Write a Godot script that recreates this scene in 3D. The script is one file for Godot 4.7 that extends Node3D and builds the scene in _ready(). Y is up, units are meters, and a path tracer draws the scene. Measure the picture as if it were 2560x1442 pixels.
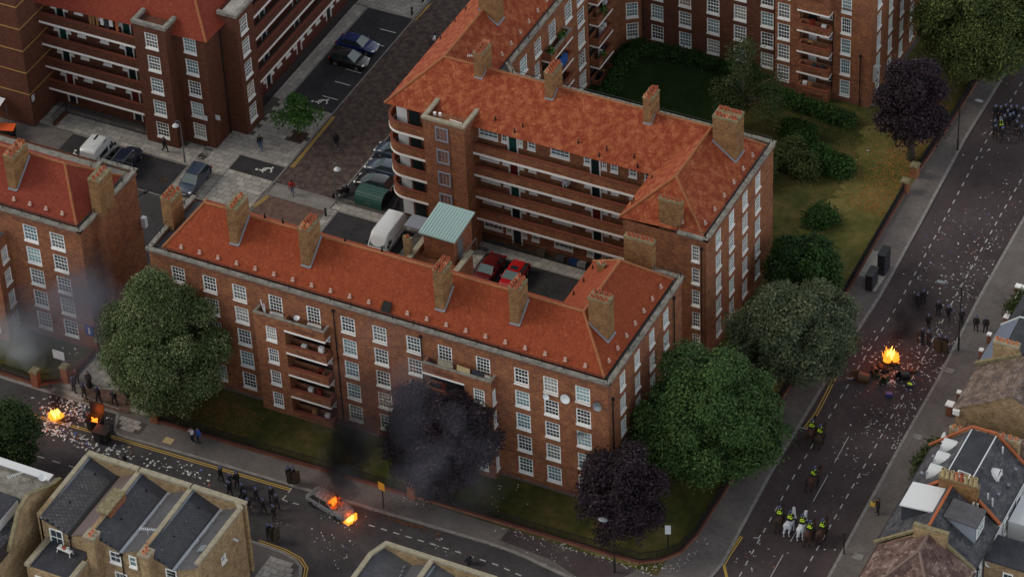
extends Node3D
# An estate of brick flats seen from a helicopter, with fires and police in the streets.
# World: x runs along the long block's front, z towards the camera, y up, metres.

const FOCAL := 8741.53
var cam: Camera3D
var used := {}
var rng := RandomNumberGenerator.new()
var M := {}

func _ready() -> void:
	rng.seed = 7
	setup_view()
	make_materials()
	ground()
	front_block()
	courtyard_block()
	garden_block()
	gallery_block()
	west_block()
	yellow_terrace()
	east_terrace()
	fences()
	vegetation()
	vehicles()
	street_things()
	people()
	horses()
	fires()
	smoke()
	litter()

func setup_view() -> void:
	cam = Camera3D.new()
	cam.name = "camera"
	cam.position = Vector3(100.15, 207.27, 195.59)
	cam.rotation_degrees = Vector3(-39.9208, 28.2289, -3.0028)
	cam.fov = 9.43
	cam.near = 5.0
	cam.far = 900.0
	add_child(cam)
	var e := Environment.new()
	e.background_mode = Environment.BG_SKY
	var sm := ProceduralSkyMaterial.new()
	sm.sky_top_color = Color(0.38, 0.39, 0.41)
	sm.sky_horizon_color = Color(0.96, 0.98, 1.0)
	sm.sky_curve = 0.5
	sm.ground_bottom_color = Color(0.12, 0.11, 0.11)
	sm.ground_horizon_color = Color(0.35, 0.35, 0.36)
	sm.sun_angle_max = 1.0
	var sky := Sky.new()
	sky.sky_material = sm
	e.sky = sky
	e.tonemap_mode = Environment.TONE_MAPPER_LINEAR
	e.tonemap_exposure = 1.76
	e.background_energy_multiplier = 1.0
	e.volumetric_fog_enabled = true
	e.volumetric_fog_density = 0.0
	e.sdfgi_enabled = true
	e.ssao_enabled = true
	e.ssil_enabled = true
	var w := WorldEnvironment.new()
	w.name = "world_environment"
	w.environment = e
	add_child(w)
	var sun := DirectionalLight3D.new()
	sun.name = "sun"
	sun.light_energy = 0.27
	sun.light_color = Color(1.0, 0.96, 0.9)
	sun.light_angular_distance = 24.0
	sun.shadow_enabled = true
	sun.rotation_degrees = Vector3(-40, -72, 0)
	add_child(sun)

# a photograph pixel (of 2560 x 1442) to the point where its ray meets the height h
func g(px: float, py: float, h := 0.0) -> Vector3:
	var d := cam.basis * Vector3((px - 1280.0) / FOCAL, -(py - 721.0) / FOCAL, -1.0)
	return cam.position + d * ((h - cam.position.y) / d.y)

# ---------------------------------------------------------------- mesh buffer
class MB:
	var v := PackedVector3Array()
	var n := PackedVector3Array()
	var uv := PackedVector2Array()
	var c := PackedColorArray()
	var col := Color(1, 1, 1)
	var xf := Transform3D.IDENTITY

	func tri(a: Vector3, b: Vector3, d: Vector3) -> void:   # anticlockwise seen from outside
		a = xf * a; b = xf * b; d = xf * d
		var nn := (b - a).cross(d - a).normalized()
		for p in [a, d, b]:
			v.append(p); n.append(nn); uv.append(Vector2.ZERO); c.append(col)

	func quad(a: Vector3, b: Vector3, d: Vector3, e: Vector3) -> void:
		tri(a, b, d)
		tri(a, d, e)

	func quad_uv(a: Vector3, b: Vector3, d: Vector3, e: Vector3, ua: Vector2, ub: Vector2, ud: Vector2, ue: Vector2) -> void:
		var nn := (b - a).cross(d - a)
		if nn.length() < 1e-8:
			nn = (d - a).cross(e - a)
		nn = nn.normalized()
		for p in [[a, ua], [d, ud], [b, ub], [a, ua], [e, ue], [d, ud]]:
			v.append(p[0]); n.append(nn); uv.append(p[1]); c.append(col)

	func sv(p: Vector3, nn: Vector3) -> void:
		v.append(xf * p); n.append((xf.basis * nn).normalized()); uv.append(Vector2.ZERO); c.append(col)

	func box(p: Vector3, q: Vector3) -> void:
		var a := Vector3(minf(p.x, q.x), minf(p.y, q.y), minf(p.z, q.z))
		var b := Vector3(maxf(p.x, q.x), maxf(p.y, q.y), maxf(p.z, q.z))
		quad(Vector3(a.x, a.y, b.z), Vector3(b.x, a.y, b.z), b, Vector3(a.x, b.y, b.z))
		quad(Vector3(b.x, a.y, a.z), a, Vector3(a.x, b.y, a.z), Vector3(b.x, b.y, a.z))
		quad(Vector3(b.x, a.y, b.z), Vector3(b.x, a.y, a.z), Vector3(b.x, b.y, a.z), b)
		quad(a, Vector3(a.x, a.y, b.z), Vector3(a.x, b.y, b.z), Vector3(a.x, b.y, a.z))
		quad(Vector3(a.x, b.y, b.z), b, Vector3(b.x, b.y, a.z), Vector3(a.x, b.y, a.z))
		quad(a, Vector3(b.x, a.y, a.z), Vector3(b.x, a.y, b.z), Vector3(a.x, a.y, b.z))

	func cbox(p: Vector3, s: Vector3) -> void:
		box(p - s / 2, p + s / 2)

	func frame_for(d: Vector3) -> Basis:
		var y := d.normalized()
		var t := Vector3.RIGHT if absf(y.x) < 0.8 else Vector3.FORWARD
		var x := t.cross(y).normalized()
		return Basis(x, y, x.cross(y))

	func tube(a: Vector3, b: Vector3, r0: float, r1: float, seg := 8, caps := true) -> void:
		var f := frame_for(b - a)
		for i in seg:
			var t0 := TAU * i / seg
			var t1 := TAU * (i + 1) / seg
			var d0 := f.x * cos(t0) + f.z * sin(t0)
			var d1 := f.x * cos(t1) + f.z * sin(t1)
			# smooth sides
			for p in [[a + d1 * r0, d1], [b + d0 * r1, d0], [a + d0 * r0, d0], [a + d1 * r0, d1], [b + d1 * r1, d1], [b + d0 * r1, d0]]:
				sv(p[0], p[1])
			if caps:
				tri(b, b + d1 * r1, b + d0 * r1)
				tri(a, a + d0 * r0, a + d1 * r0)

	func bar(a: Vector3, b: Vector3, w: float, h: float) -> void:   # a square bar
		var y := (b - a).normalized()
		var up := Vector3.UP if absf(y.y) < 0.9 else Vector3.RIGHT
		var x := y.cross(up).normalized() * (w / 2)
		var z := x.normalized().cross(y).normalized() * (h / 2)
		var p := [a - x - z, a + x - z, a + x + z, a - x + z]
		var q := [b - x - z, b + x - z, b + x + z, b - x + z]
		for i in 4:
			var j := (i + 1) % 4
			quad(p[j], p[i], q[i], q[j])
		quad(p[0], p[1], p[2], p[3])
		quad(q[3], q[2], q[1], q[0])

	func ball(o: Vector3, r: Vector3, su := 10, sv_ := 6, lo := -PI / 2, hi := PI / 2) -> void:
		for j in sv_:
			var a0 := lo + (hi - lo) * j / sv_
			var a1 := lo + (hi - lo) * (j + 1) / sv_
			for i in su:
				var t0 := TAU * i / su
				var t1 := TAU * (i + 1) / su
				var p := [Vector3(cos(a0) * cos(t0), sin(a0), cos(a0) * sin(t0)), Vector3(cos(a0) * cos(t1), sin(a0), cos(a0) * sin(t1)), Vector3(cos(a1) * cos(t1), sin(a1), cos(a1) * sin(t1)), Vector3(cos(a1) * cos(t0), sin(a1), cos(a1) * sin(t0))]
				for k in [0, 1, 2, 0, 2, 3]:
					sv(o + p[k] * r, p[k] / r)

	func rings(rs: Array, closed := true, cap := true) -> void:   # lofted rings, smooth
		var m: int = rs[0].size()
		var k := rs.size()
		var nr := []
		for j in k:
			var row := []
			for i in m:
				var du: Vector3 = rs[j][(i + 1) % m if closed else mini(i + 1, m - 1)] - rs[j][(i + m - 1) % m if closed else maxi(i - 1, 0)]
				var dv: Vector3 = rs[mini(j + 1, k - 1)][i] - rs[maxi(j - 1, 0)][i]
				row.append(du.cross(dv).normalized())
			nr.append(row)
		for j in k - 1:
			for i in (m if closed else m - 1):
				var i2 := (i + 1) % m
				for p in [[j, i], [j + 1, i2], [j, i2], [j, i], [j + 1, i], [j + 1, i2]]:
					sv(rs[p[0]][p[1]], nr[p[0]][p[1]])
		if cap and closed:
			for j in [0, k - 1]:
				var o := Vector3.ZERO
				for p in rs[j]:
					o += p
				o /= m
				for i in m:
					if j == 0:
						tri(o, rs[j][(i + 1) % m], rs[j][i])
					else:
						tri(o, rs[j][i], rs[j][(i + 1) % m])

	func lathe(o: Vector3, prof: Array, seg := 12) -> void:   # prof: Vector2(radius, height)
		var rs := []
		for p in prof:
			var row := []
			for i in seg:
				var t := -TAU * i / seg
				row.append(o + Vector3(cos(t) * p.x, p.y, sin(t) * p.x))
			rs.append(row)
		rings(rs)

	func sheet(pts: Array, y: float) -> void:   # a flat polygon, pts as Vector2(x, z)
		var pp := PackedVector2Array(pts)
		var ix := Geometry2D.triangulate_polygon(pp)
		for i in range(0, ix.size(), 3):
			var a := Vector3(pp[ix[i]].x, y, pp[ix[i]].y)
			var b := Vector3(pp[ix[i + 1]].x, y, pp[ix[i + 1]].y)
			var d := Vector3(pp[ix[i + 2]].x, y, pp[ix[i + 2]].y)
			if (b - a).cross(d - a).y > 0:
				tri(a, b, d)
			else:
				tri(a, d, b)

	func slab(pts: Array, y0: float, y1: float) -> void:   # a flat polygon with sides
		sheet(pts, y1)
		var area := 0.0
		for i in pts.size():
			area += pts[i].cross(pts[(i + 1) % pts.size()])
		for i in pts.size():
			var a: Vector2 = pts[i]
			var b: Vector2 = pts[(i + 1) % pts.size()]
			if area > 0:
				var t := a; a = b; b = t
			quad(Vector3(a.x, y0, a.y), Vector3(b.x, y0, b.y), Vector3(b.x, y1, b.y), Vector3(a.x, y1, a.y))

	func mesh() -> ArrayMesh:
		var a := []
		a.resize(Mesh.ARRAY_MAX)
		a[Mesh.ARRAY_VERTEX] = v
		a[Mesh.ARRAY_NORMAL] = n
		a[Mesh.ARRAY_TEX_UV] = uv
		a[Mesh.ARRAY_COLOR] = c
		var m := ArrayMesh.new()
		if v.size() > 0:
			m.add_surface_from_arrays(Mesh.PRIMITIVE_TRIANGLES, a)
		return m

# ---------------------------------------------------------------- scene helpers
func numbered(parent: Node, nm: String) -> String:
	var key := str(parent.get_instance_id()) + nm
	var k: int = used.get(key, 0)
	used[key] = k + 1
	return nm if k == 0 else "%s_%03d" % [nm, k]

func tag(o: Node, label := "", category := "", group := "", kind := "") -> void:
	if label: o.set_meta("label", label)
	if category: o.set_meta("category", category)
	if group: o.set_meta("group", group)
	if kind: o.set_meta("kind", kind)

func put(m: Mesh, nm: String, mt: Material, parent: Node = null, xf := Transform3D.IDENTITY) -> MeshInstance3D:
	if parent == null: parent = self
	var o := MeshInstance3D.new()
	o.mesh = m
	o.material_override = mt
	o.name = numbered(parent, nm)
	o.transform = xf
	parent.add_child(o, true)
	return o

func part(mb: MB, nm: String, mt: Material, parent: Node = null) -> MeshInstance3D:
	return put(mb.mesh(), nm, mt, parent)

func thing(nm: String, label: String, category: String, at := Vector3.ZERO, turn := 0.0, group := "") -> Node3D:
	var o := Node3D.new()
	o.name = numbered(self, nm)
	add_child(o, true)
	o.position = at
	o.rotation.y = turn
	tag(o, label, category, group)
	return o

func copy(src: Node3D, label: String, at: Vector3, turn: float, group := "") -> Node3D:
	var o: Node3D = src.duplicate()
	o.name = numbered(self, String(src.name).rstrip("_0123456789"))
	add_child(o, true)
	o.position = at
	o.rotation.y = turn
	o.set_meta("label", label)
	if group: o.set_meta("group", group)
	return o

func struct(mb: MB, nm: String, mt: Material) -> MeshInstance3D:
	var o := part(mb, nm, mt)
	o.set_meta("kind", "structure")
	return o

# ---------------------------------------------------------------- materials
func lin(r: float, gg: float, b: float) -> Color:
	return Color(r, gg, b).linear_to_srgb()

func plain(nm: String, c: Color, rough := 0.8, metal := 0.0) -> StandardMaterial3D:
	var m := StandardMaterial3D.new()
	m.resource_name = nm
	m.albedo_color = c.linear_to_srgb()
	m.roughness = rough
	m.metallic = metal
	M[nm] = m
	return m

func lut(stops: Array) -> Array:
	var out := []
	for i in 256:
		var t := i / 255.0 * (stops.size() - 1)
		var k := mini(int(t), stops.size() - 2)
		var a: Color = stops[k]
		out.append(a.lerp(stops[k + 1], t - k).linear_to_srgb())
	return out

func noise_image(size: int, freq: float, sd: int, oct := 4) -> PackedByteArray:
	var f := FastNoiseLite.new()
	f.seed = sd
	f.frequency = freq
	f.fractal_octaves = oct
	var im := f.get_seamless_image(size, size)
	im.convert(Image.FORMAT_L8)
	return im.get_data()

# two layers of noise through a ramp of linear colours
func mottled(size: int, f1: float, f2: float, w: float, stops: Array, sd: int) -> ImageTexture:
	var a := noise_image(size, f1, sd)
	var b := noise_image(size, f2, sd + 1, 3)
	var l := lut(stops)
	var out := PackedByteArray()
	out.resize(size * size * 3)
	for i in size * size:
		var t := clampi(int((a[i] * w + b[i] * (1.0 - w) - 127.5) * 1.25 + 127.5), 0, 255)
		var c: Color = l[t]
		out[i * 3] = c.r8
		out[i * 3 + 1] = c.g8
		out[i * 3 + 2] = c.b8
	return ImageTexture.create_from_image(Image.create_from_data(size, size, false, Image.FORMAT_RGB8, out))

# courses of small pieces, each with its own tone
func coursed(w: int, h: int, cw: int, ch: int, gap: Color, stops: Array, sd: int, patch: float, joint := 1) -> ImageTexture:
	var im := Image.create(w, h, false, Image.FORMAT_RGB8)
	im.fill(gap.linear_to_srgb())
	var l := lut(stops)
	var f := FastNoiseLite.new()
	f.seed = sd
	f.frequency = 0.012
	f.fractal_octaves = 4
	var r := RandomNumberGenerator.new()
	r.seed = sd
	var patches := f.get_seamless_image(w, h)
	for j in h / ch:
		var off := (cw / 2) * (j % 2)
		for i in range(-1, w / cw + 1):
			var x := i * cw + off
			var s := patches.get_pixel(posmod(x, w), posmod(j * ch, h)).r
			var t := clampf(0.5 + (s - 0.5) * 2.0 * patch + r.randfn() * 0.16, 0, 1)
			im.fill_rect(Rect2i(x, j * ch, cw - joint, ch - (1 if joint > 0 else 0)), l[int(t * 255)])
	return ImageTexture.create_from_image(im)

func tri_mat(nm: String, tex: Texture2D, metres: float, rough := 0.9, world := true) -> StandardMaterial3D:
	var m := StandardMaterial3D.new()
	m.resource_name = nm
	m.albedo_texture = tex
	m.roughness = rough
	m.uv1_triplanar = true
	m.uv1_world_triplanar = world
	m.uv1_scale = Vector3.ONE / metres
	m.metallic_specular = 0.3
	M[nm] = m
	return m

func uv_mat(nm: String, tex: Texture2D, metres: float, rough := 0.9) -> StandardMaterial3D:
	var m := StandardMaterial3D.new()
	m.resource_name = nm
	m.albedo_texture = tex
	m.roughness = rough
	m.uv1_scale = Vector3.ONE / metres
	m.metallic_specular = 0.3
	M[nm] = m
	return m

func make_materials() -> void:
	var red := coursed(1024, 1024, 16, 6, Color(0.208, 0.143, 0.105), [Color(0.092, 0.036, 0.025), Color(0.196, 0.065, 0.032), Color(0.305, 0.111, 0.045), Color(0.403, 0.163, 0.062)], 3, 0.25)
	tri_mat("red_brick", red, 14.4)
	var dark := coursed(1024, 1024, 16, 6, Color(0.169, 0.117, 0.098), [Color(0.078, 0.035, 0.027), Color(0.156, 0.055, 0.034), Color(0.247, 0.088, 0.044), Color(0.325, 0.130, 0.060)], 5, 0.25)
	tri_mat("dark_brick", dark, 14.4)
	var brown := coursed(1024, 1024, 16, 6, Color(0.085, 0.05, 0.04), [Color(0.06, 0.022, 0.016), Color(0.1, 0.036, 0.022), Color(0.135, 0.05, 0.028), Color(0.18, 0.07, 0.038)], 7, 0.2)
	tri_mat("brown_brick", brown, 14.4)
	var stock := coursed(1024, 1024, 16, 6, Color(0.271, 0.228, 0.165), [Color(0.123, 0.076, 0.049), Color(0.271, 0.177, 0.090), Color(0.382, 0.266, 0.138), Color(0.493, 0.367, 0.220)], 9, 0.3)
	tri_mat("stock_brick", stock, 14.4)
	var chim := coursed(1024, 1024, 16, 6, Color(0.206, 0.150, 0.094), [Color(0.075, 0.039, 0.022), Color(0.178, 0.084, 0.032), Color(0.262, 0.133, 0.051), Color(0.318, 0.177, 0.077)], 13, 0.25)
	tri_mat("chimney_brick", chim, 14.4)
	for a in [["roof_tile", 0.2, 17, [Color(0.172, 0.033, 0.015), Color(0.224, 0.046, 0.018), Color(0.257, 0.056, 0.022), Color(0.310, 0.083, 0.033)]], ["roof_tile_patched", 0.6, 19, [Color(0.204, 0.040, 0.020), Color(0.247, 0.054, 0.023), Color(0.305, 0.082, 0.035), Color(0.364, 0.126, 0.058)]], ["roof_tile_red", 0.15, 21, [Color(0.151, 0.028, 0.019), Color(0.192, 0.037, 0.022), Color(0.214, 0.044, 0.025), Color(0.250, 0.065, 0.036)]]]:
		uv_mat(a[0], coursed(1024, 1024, 12, 14, Color(0.2, 0.045, 0.018), a[3], a[2], a[1], 0), 13.2, 0.85)
	var slate := coursed(512, 512, 16, 12, Color(0.03, 0.03, 0.034), [Color(0.035, 0.037, 0.044), Color(0.06, 0.062, 0.072), Color(0.085, 0.085, 0.095), Color(0.13, 0.125, 0.13)], 23, 0.6)
	uv_mat("slate_roof", slate, 8.0, 0.55)
	var brown2 := coursed(512, 512, 14, 14, Color(0.06, 0.035, 0.03), [Color(0.07, 0.045, 0.042), Color(0.12, 0.075, 0.065), Color(0.19, 0.125, 0.105), Color(0.3, 0.23, 0.2)], 29, 0.6)
	uv_mat("brown_tile", brown2, 10.0, 0.8)
	var old := coursed(512, 512, 14, 10, Color(0.06, 0.05, 0.05), [Color(0.07, 0.055, 0.055), Color(0.13, 0.095, 0.085), Color(0.2, 0.14, 0.1), Color(0.27, 0.24, 0.24)], 31, 0.5)
	uv_mat("weathered_slate", old, 7.0, 0.7)
	tri_mat("asphalt", mottled(512, 0.05, 0.008, 0.45, [Color(0.036, 0.034, 0.036), Color(0.05, 0.047, 0.05), Color(0.062, 0.058, 0.062), Color(0.08, 0.074, 0.076)], 41), 22.0, 0.9)
	tri_mat("red_asphalt", mottled(512, 0.06, 0.007, 0.4, [Color(0.04, 0.03, 0.032), Color(0.056, 0.042, 0.044), Color(0.066, 0.05, 0.052), Color(0.082, 0.068, 0.068)], 43), 26.0, 0.9)
	tri_mat("bay_asphalt", mottled(512, 0.05, 0.01, 0.5, [Color(0.022, 0.022, 0.025), Color(0.032, 0.031, 0.034), Color(0.042, 0.04, 0.043), Color(0.055, 0.052, 0.054)], 47), 12.0, 0.92)
	tri_mat("pavement_grey", mottled(512, 0.05, 0.01, 0.45, [Color(0.091, 0.081, 0.078), Color(0.121, 0.108, 0.104), Color(0.143, 0.126, 0.120), Color(0.176, 0.158, 0.149)], 53), 15.0, 0.9)
	tri_mat("kerb_stone", mottled(256, 0.06, 0.02, 0.5, [Color(0.14, 0.13, 0.125), Color(0.22, 0.21, 0.2), Color(0.3, 0.285, 0.27)], 59), 4.0, 0.85)
	tri_mat("slab_joint", mottled(256, 0.06, 0.02, 0.5, [Color(0.06, 0.055, 0.05), Color(0.1, 0.09, 0.08)], 61), 5.0, 0.95)
	for k in 4:
		var s: float = [1.0, 1.2, 1.34, 1.1][k]
		tri_mat("slab%d" % k, mottled(256, 0.05, 0.015, 0.5, [Color(0.19, 0.18, 0.165) * s, Color(0.27, 0.255, 0.235) * s, Color(0.34, 0.325, 0.30) * s], 67 + k), 5.0, 0.85)
	var herring := coursed(1024, 1024, 12, 6, Color(0.05, 0.04, 0.036), [Color(0.045, 0.033, 0.034), Color(0.075, 0.053, 0.05), Color(0.105, 0.073, 0.064), Color(0.155, 0.115, 0.09)], 71, 0.6)
	tri_mat("brick_paving", herring, 11.0, 0.9)
	var apron := coursed(512, 512, 12, 6, Color(0.08, 0.06, 0.05), [Color(0.09, 0.055, 0.045), Color(0.14, 0.085, 0.066), Color(0.2, 0.13, 0.1)], 73, 0.5)
	tri_mat("brick_apron", apron, 6.0, 0.9)
	tri_mat("grass", mottled(512, 0.045, 0.008, 0.42, [Color(0.020, 0.027, 0.007), Color(0.044, 0.050, 0.012), Color(0.077, 0.068, 0.020), Color(0.125, 0.088, 0.035)], 79), 24.0, 1.0)
	tri_mat("dry_grass", mottled(512, 0.05, 0.007, 0.38, [Color(0.035, 0.048, 0.012), Color(0.075, 0.08, 0.02), Color(0.13, 0.115, 0.035), Color(0.19, 0.15, 0.06)], 83), 30.0, 1.0)
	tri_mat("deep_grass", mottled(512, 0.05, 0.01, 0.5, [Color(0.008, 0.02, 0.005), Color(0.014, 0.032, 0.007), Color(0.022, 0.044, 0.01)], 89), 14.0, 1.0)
	tri_mat("soil", mottled(256, 0.06, 0.02, 0.5, [Color(0.03, 0.02, 0.014), Color(0.055, 0.035, 0.024), Color(0.085, 0.052, 0.034)], 97), 5.0, 1.0)
	tri_mat("concrete", mottled(512, 0.05, 0.012, 0.5, [Color(0.075, 0.070, 0.058), Color(0.165, 0.155, 0.137), Color(0.247, 0.237, 0.209), Color(0.300, 0.289, 0.259)], 101), 6.0, 0.9)
	tri_mat("mossy_stone", mottled(512, 0.06, 0.015, 0.5, [Color(0.07, 0.07, 0.035), Color(0.16, 0.14, 0.075), Color(0.25, 0.21, 0.13), Color(0.3, 0.27, 0.19)], 103), 4.0, 0.95)
	tri_mat("coping", mottled(512, 0.05, 0.015, 0.5, [Color(0.2, 0.17, 0.12), Color(0.3, 0.27, 0.2), Color(0.38, 0.35, 0.28)], 107), 5.0, 0.9)
	tri_mat("flat_roof", mottled(512, 0.05, 0.01, 0.5, [Color(0.06, 0.06, 0.068), Color(0.09, 0.09, 0.1), Color(0.125, 0.125, 0.135)], 109), 8.0, 0.8)
	tri_mat("dark_felt", mottled(512, 0.05, 0.01, 0.5, [Color(0.03, 0.032, 0.04), Color(0.045, 0.047, 0.057), Color(0.062, 0.064, 0.074)], 113), 8.0, 0.85)
	tri_mat("hip_tile", mottled(256, 0.06, 0.02, 0.5, [Color(0.19, 0.07, 0.03), Color(0.3, 0.115, 0.05), Color(0.36, 0.17, 0.085)], 127), 4.0, 0.9)
	tri_mat("bark", mottled(256, 0.05, 0.02, 0.5, [Color(0.03, 0.025, 0.02), Color(0.06, 0.05, 0.04), Color(0.09, 0.08, 0.065)], 131), 2.0, 1.0)
	tri_mat("rust", mottled(256, 0.06, 0.02, 0.5, [Color(0.03, 0.028, 0.03), Color(0.1, 0.1, 0.105), Color(0.2, 0.21, 0.23), Color(0.2, 0.09, 0.045)], 137), 1.6, 0.8, false)
	plain("pale_brick", Color(0.5, 0.33, 0.27), 0.8)
	plain("brown_ridge", Color(0.17, 0.12, 0.1), 0.85)
	plain("lead_slope", Color(0.12, 0.145, 0.2), 0.6)
	plain("green_sheet", Color(0.02, 0.25, 0.12), 0.5)
	plain("pale_bark", Color(0.22, 0.2, 0.15), 0.9)
	plain("cabinet_black", Color(0.016, 0.018, 0.026), 0.4)
	plain("bin_olive", Color(0.03, 0.034, 0.014), 0.6)
	plain("lead", Color(0.24, 0.27, 0.32), 0.6)
	plain("red_coping", Color(0.17, 0.042, 0.022), 0.9)
	plain("fence_coping", Color(0.085, 0.026, 0.018), 0.9)
	plain("white_paint", Color(0.86, 0.86, 0.84), 0.5)
	plain("white_render", Color(0.62, 0.64, 0.66), 0.7)
	plain("cream_band", Color(0.36, 0.2, 0.06), 0.8)
	plain("black_metal", Color(0.018, 0.018, 0.02), 0.5, 0.2)
	plain("grey_metal", Color(0.2, 0.22, 0.24), 0.45, 0.4)
	plain("lamp_white", Color(0.6, 0.64, 0.66), 0.4)
	plain("pale_green_metal", Color(0.30, 0.42, 0.40), 0.5)
	plain("shed_green", Color(0.025, 0.085, 0.07), 0.45)
	plain("terracotta", Color(0.33, 0.085, 0.035), 0.85)
	plain("pale_terracotta", Color(0.5, 0.2, 0.1), 0.85)
	plain("buff_pot", Color(0.42, 0.33, 0.17), 0.85)
	plain("orange_ridge", Color(0.36, 0.10, 0.035), 0.85)
	plain("soot", Color(0.012, 0.011, 0.011), 0.95)
	plain("door_green", Color(0.012, 0.06, 0.045), 0.4)
	plain("door_dark", Color(0.012, 0.02, 0.022), 0.4)
	plain("door_red", Color(0.14, 0.016, 0.01), 0.5)
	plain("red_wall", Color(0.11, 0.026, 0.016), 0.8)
	plain("gallery_floor", Color(0.10, 0.09, 0.085), 0.9)
	plain("yellow_line", Color(0.5, 0.33, 0.06), 0.8)
	plain("white_line", Color(0.55, 0.55, 0.53), 0.8)
	plain("road_dash", Color(0.4, 0.4, 0.39), 0.8)
	plain("timber", Color(0.25, 0.13, 0.05), 0.8)
	plain("orange_plastic", Color(0.75, 0.11, 0.02), 0.5)
	plain("blue_tarp", Color(0.02, 0.09, 0.32), 0.5)
	plain("cloth_white", Color(0.6, 0.6, 0.6), 0.9)
	plain("cloth_dark", Color(0.02, 0.02, 0.03), 0.9)
	plain("bin_black", Color(0.012, 0.013, 0.014), 0.45)
	plain("bin_brown", Color(0.1, 0.045, 0.018), 0.7)
	plain("bin_blue", Color(0.02, 0.04, 0.2), 0.5)
	plain("tyre", Color(0.012, 0.012, 0.012), 0.8)
	plain("rim", Color(0.3, 0.3, 0.32), 0.35, 0.6)
	plain("head_light", Color(0.75, 0.78, 0.8), 0.15)
	plain("tail_light", Color(0.3, 0.01, 0.01), 0.25)
	plain("plate_white", Color(0.7, 0.7, 0.65), 0.4)
	plain("plate_yellow", Color(0.65, 0.45, 0.05), 0.4)
	plain("sign_blue", Color(0.01, 0.04, 0.25), 0.5)
	plain("sign_yellow", Color(0.6, 0.38, 0.05), 0.5)
	plain("hi_vis", Color(0.62, 0.85, 0.03), 0.6)
	plain("shield", Color(0.05, 0.045, 0.03), 0.25)
	for a in [["paint_blue", Color(0.008, 0.02, 0.12)], ["paint_black", Color(0.008, 0.008, 0.01)], ["paint_navy", Color(0.008, 0.014, 0.035)], ["paint_slate", Color(0.035, 0.055, 0.09)], ["paint_maroon", Color(0.10, 0.006, 0.008)], ["paint_red", Color(0.42, 0.006, 0.01)], ["paint_white", Color(0.62, 0.64, 0.65)]]:
		var p := plain(a[0], a[1], 0.35)
		p.clearcoat_enabled = true
		p.clearcoat = 1.0
		p.clearcoat_roughness = 0.06
	plain("car_glass", Color(0.02, 0.03, 0.034), 0.05).metallic_specular = 0.8
	# window panes with what hangs behind them
	var gl := [Color(0.02, 0.026, 0.03), Color(0.12, 0.14, 0.14), Color(0.15, 0.25, 0.26), Color(0.08, 0.17, 0.2), Color(0.28, 0.29, 0.27), Color(0.24, 0.17, 0.1), Color(0.035, 0.055, 0.065), Color(0.26, 0.4, 0.42)]
	for k in gl.size():
		plain("glass%d" % k, gl[k], 0.08).metallic_specular = 0.6

# ---------------------------------------------------------------- ground, roads, pavements
const ROAD := -0.10

func rect(x0: float, x1: float, z0: float, z1: float) -> Array:
	return [Vector2(x0, z0), Vector2(x1, z0), Vector2(x1, z1), Vector2(x0, z1)]

func flat(pts: Array, y: float, nm: String, mt: String) -> MeshInstance3D:
	var mb := MB.new()
	mb.sheet(pts, y)
	return struct(mb, nm, M[mt])

func strip(mb: MB, pts: Array, w: float, y: float, h := 0.0) -> void:   # a painted line or a kerb along a path of Vector2(x, z)
	for i in pts.size() - 1:
		var a: Vector2 = pts[i]
		var b: Vector2 = pts[i + 1]
		var d := (b - a).normalized()
		var s := Vector2(-d.y, d.x) * (w / 2)
		if i > 0: a -= d * (w * 0.12)
		if h > 0:
			mb.slab([a - s, b - s, b + s, a + s], y, y + h)
		else:
			mb.sheet([a - s, b - s, b + s, a + s], y)

func px_path(pix: Array) -> Array:
	var out := []
	for p in pix:
		var q := g(p[0], p[1])
		out.append(Vector2(q.x, q.z))
	return out

const NORTH_KERB := [Vector2(-110, 7.3), Vector2(-49.7, 7.0), Vector2(-41.7, 6.97), Vector2(-41.2, 8.0), Vector2(-40.8, 8.9), Vector2(-40.1, 9.4), Vector2(-39.0, 9.38), Vector2(-33.9, 9.13), Vector2(-26.3, 8.94), Vector2(-21, 8.8), Vector2(-16.2, 8.64), Vector2(-6.4, 8.38), Vector2(-3.5, 8.32), Vector2(-1.5, 8.4), Vector2(0, 8.6), Vector2(4, 9.25), Vector2(8, 9.9), Vector2(11.5, 9.6), Vector2(13.8, 7.8), Vector2(14.9, 5.2), Vector2(15.2, 2.4), Vector2(14.55, -9.6), Vector2(14.3, -26), Vector2(14.4, -35), Vector2(13.95, -46), Vector2(13.2, -60), Vector2(13.0, -75), Vector2(12.9, -130)]
const EAST_KERB := [Vector2(24.3, 14), Vector2(24.0, 0.3), Vector2(23.5, -18), Vector2(23.4, -26.3), Vector2(22.8, -38.7), Vector2(22.6, -50.5), Vector2(22.2, -75), Vector2(22.1, -130)]
const SOUTH_KERB := [Vector2(-110, 17.0), Vector2(-44, 16.9), Vector2(-22.1, 16.4), Vector2(-19.5, 16.5), Vector2(-18.0, 16.85), Vector2(-17.2, 17.4), Vector2(-16.75, 18.3), Vector2(-16.6, 20), Vector2(-16.4, 60)]

func slab_part(par: Node, k: int, x: float, z: float, w: float, d: float, y: float) -> void:
	var key := "slab %.2f %.2f" % [w, d]
	if not used.has(key):
		var mb := MB.new()
		mb.box(Vector3(-w / 2 + 0.018, -0.03, -d / 2 + 0.018), Vector3(w / 2 - 0.018, 0, d / 2 - 0.018))
		used[key] = mb.mesh()
	put(used[key], "slab", M["slab%d" % k], par, Transform3D(Basis.IDENTITY, Vector3(x, y, z)))

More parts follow.
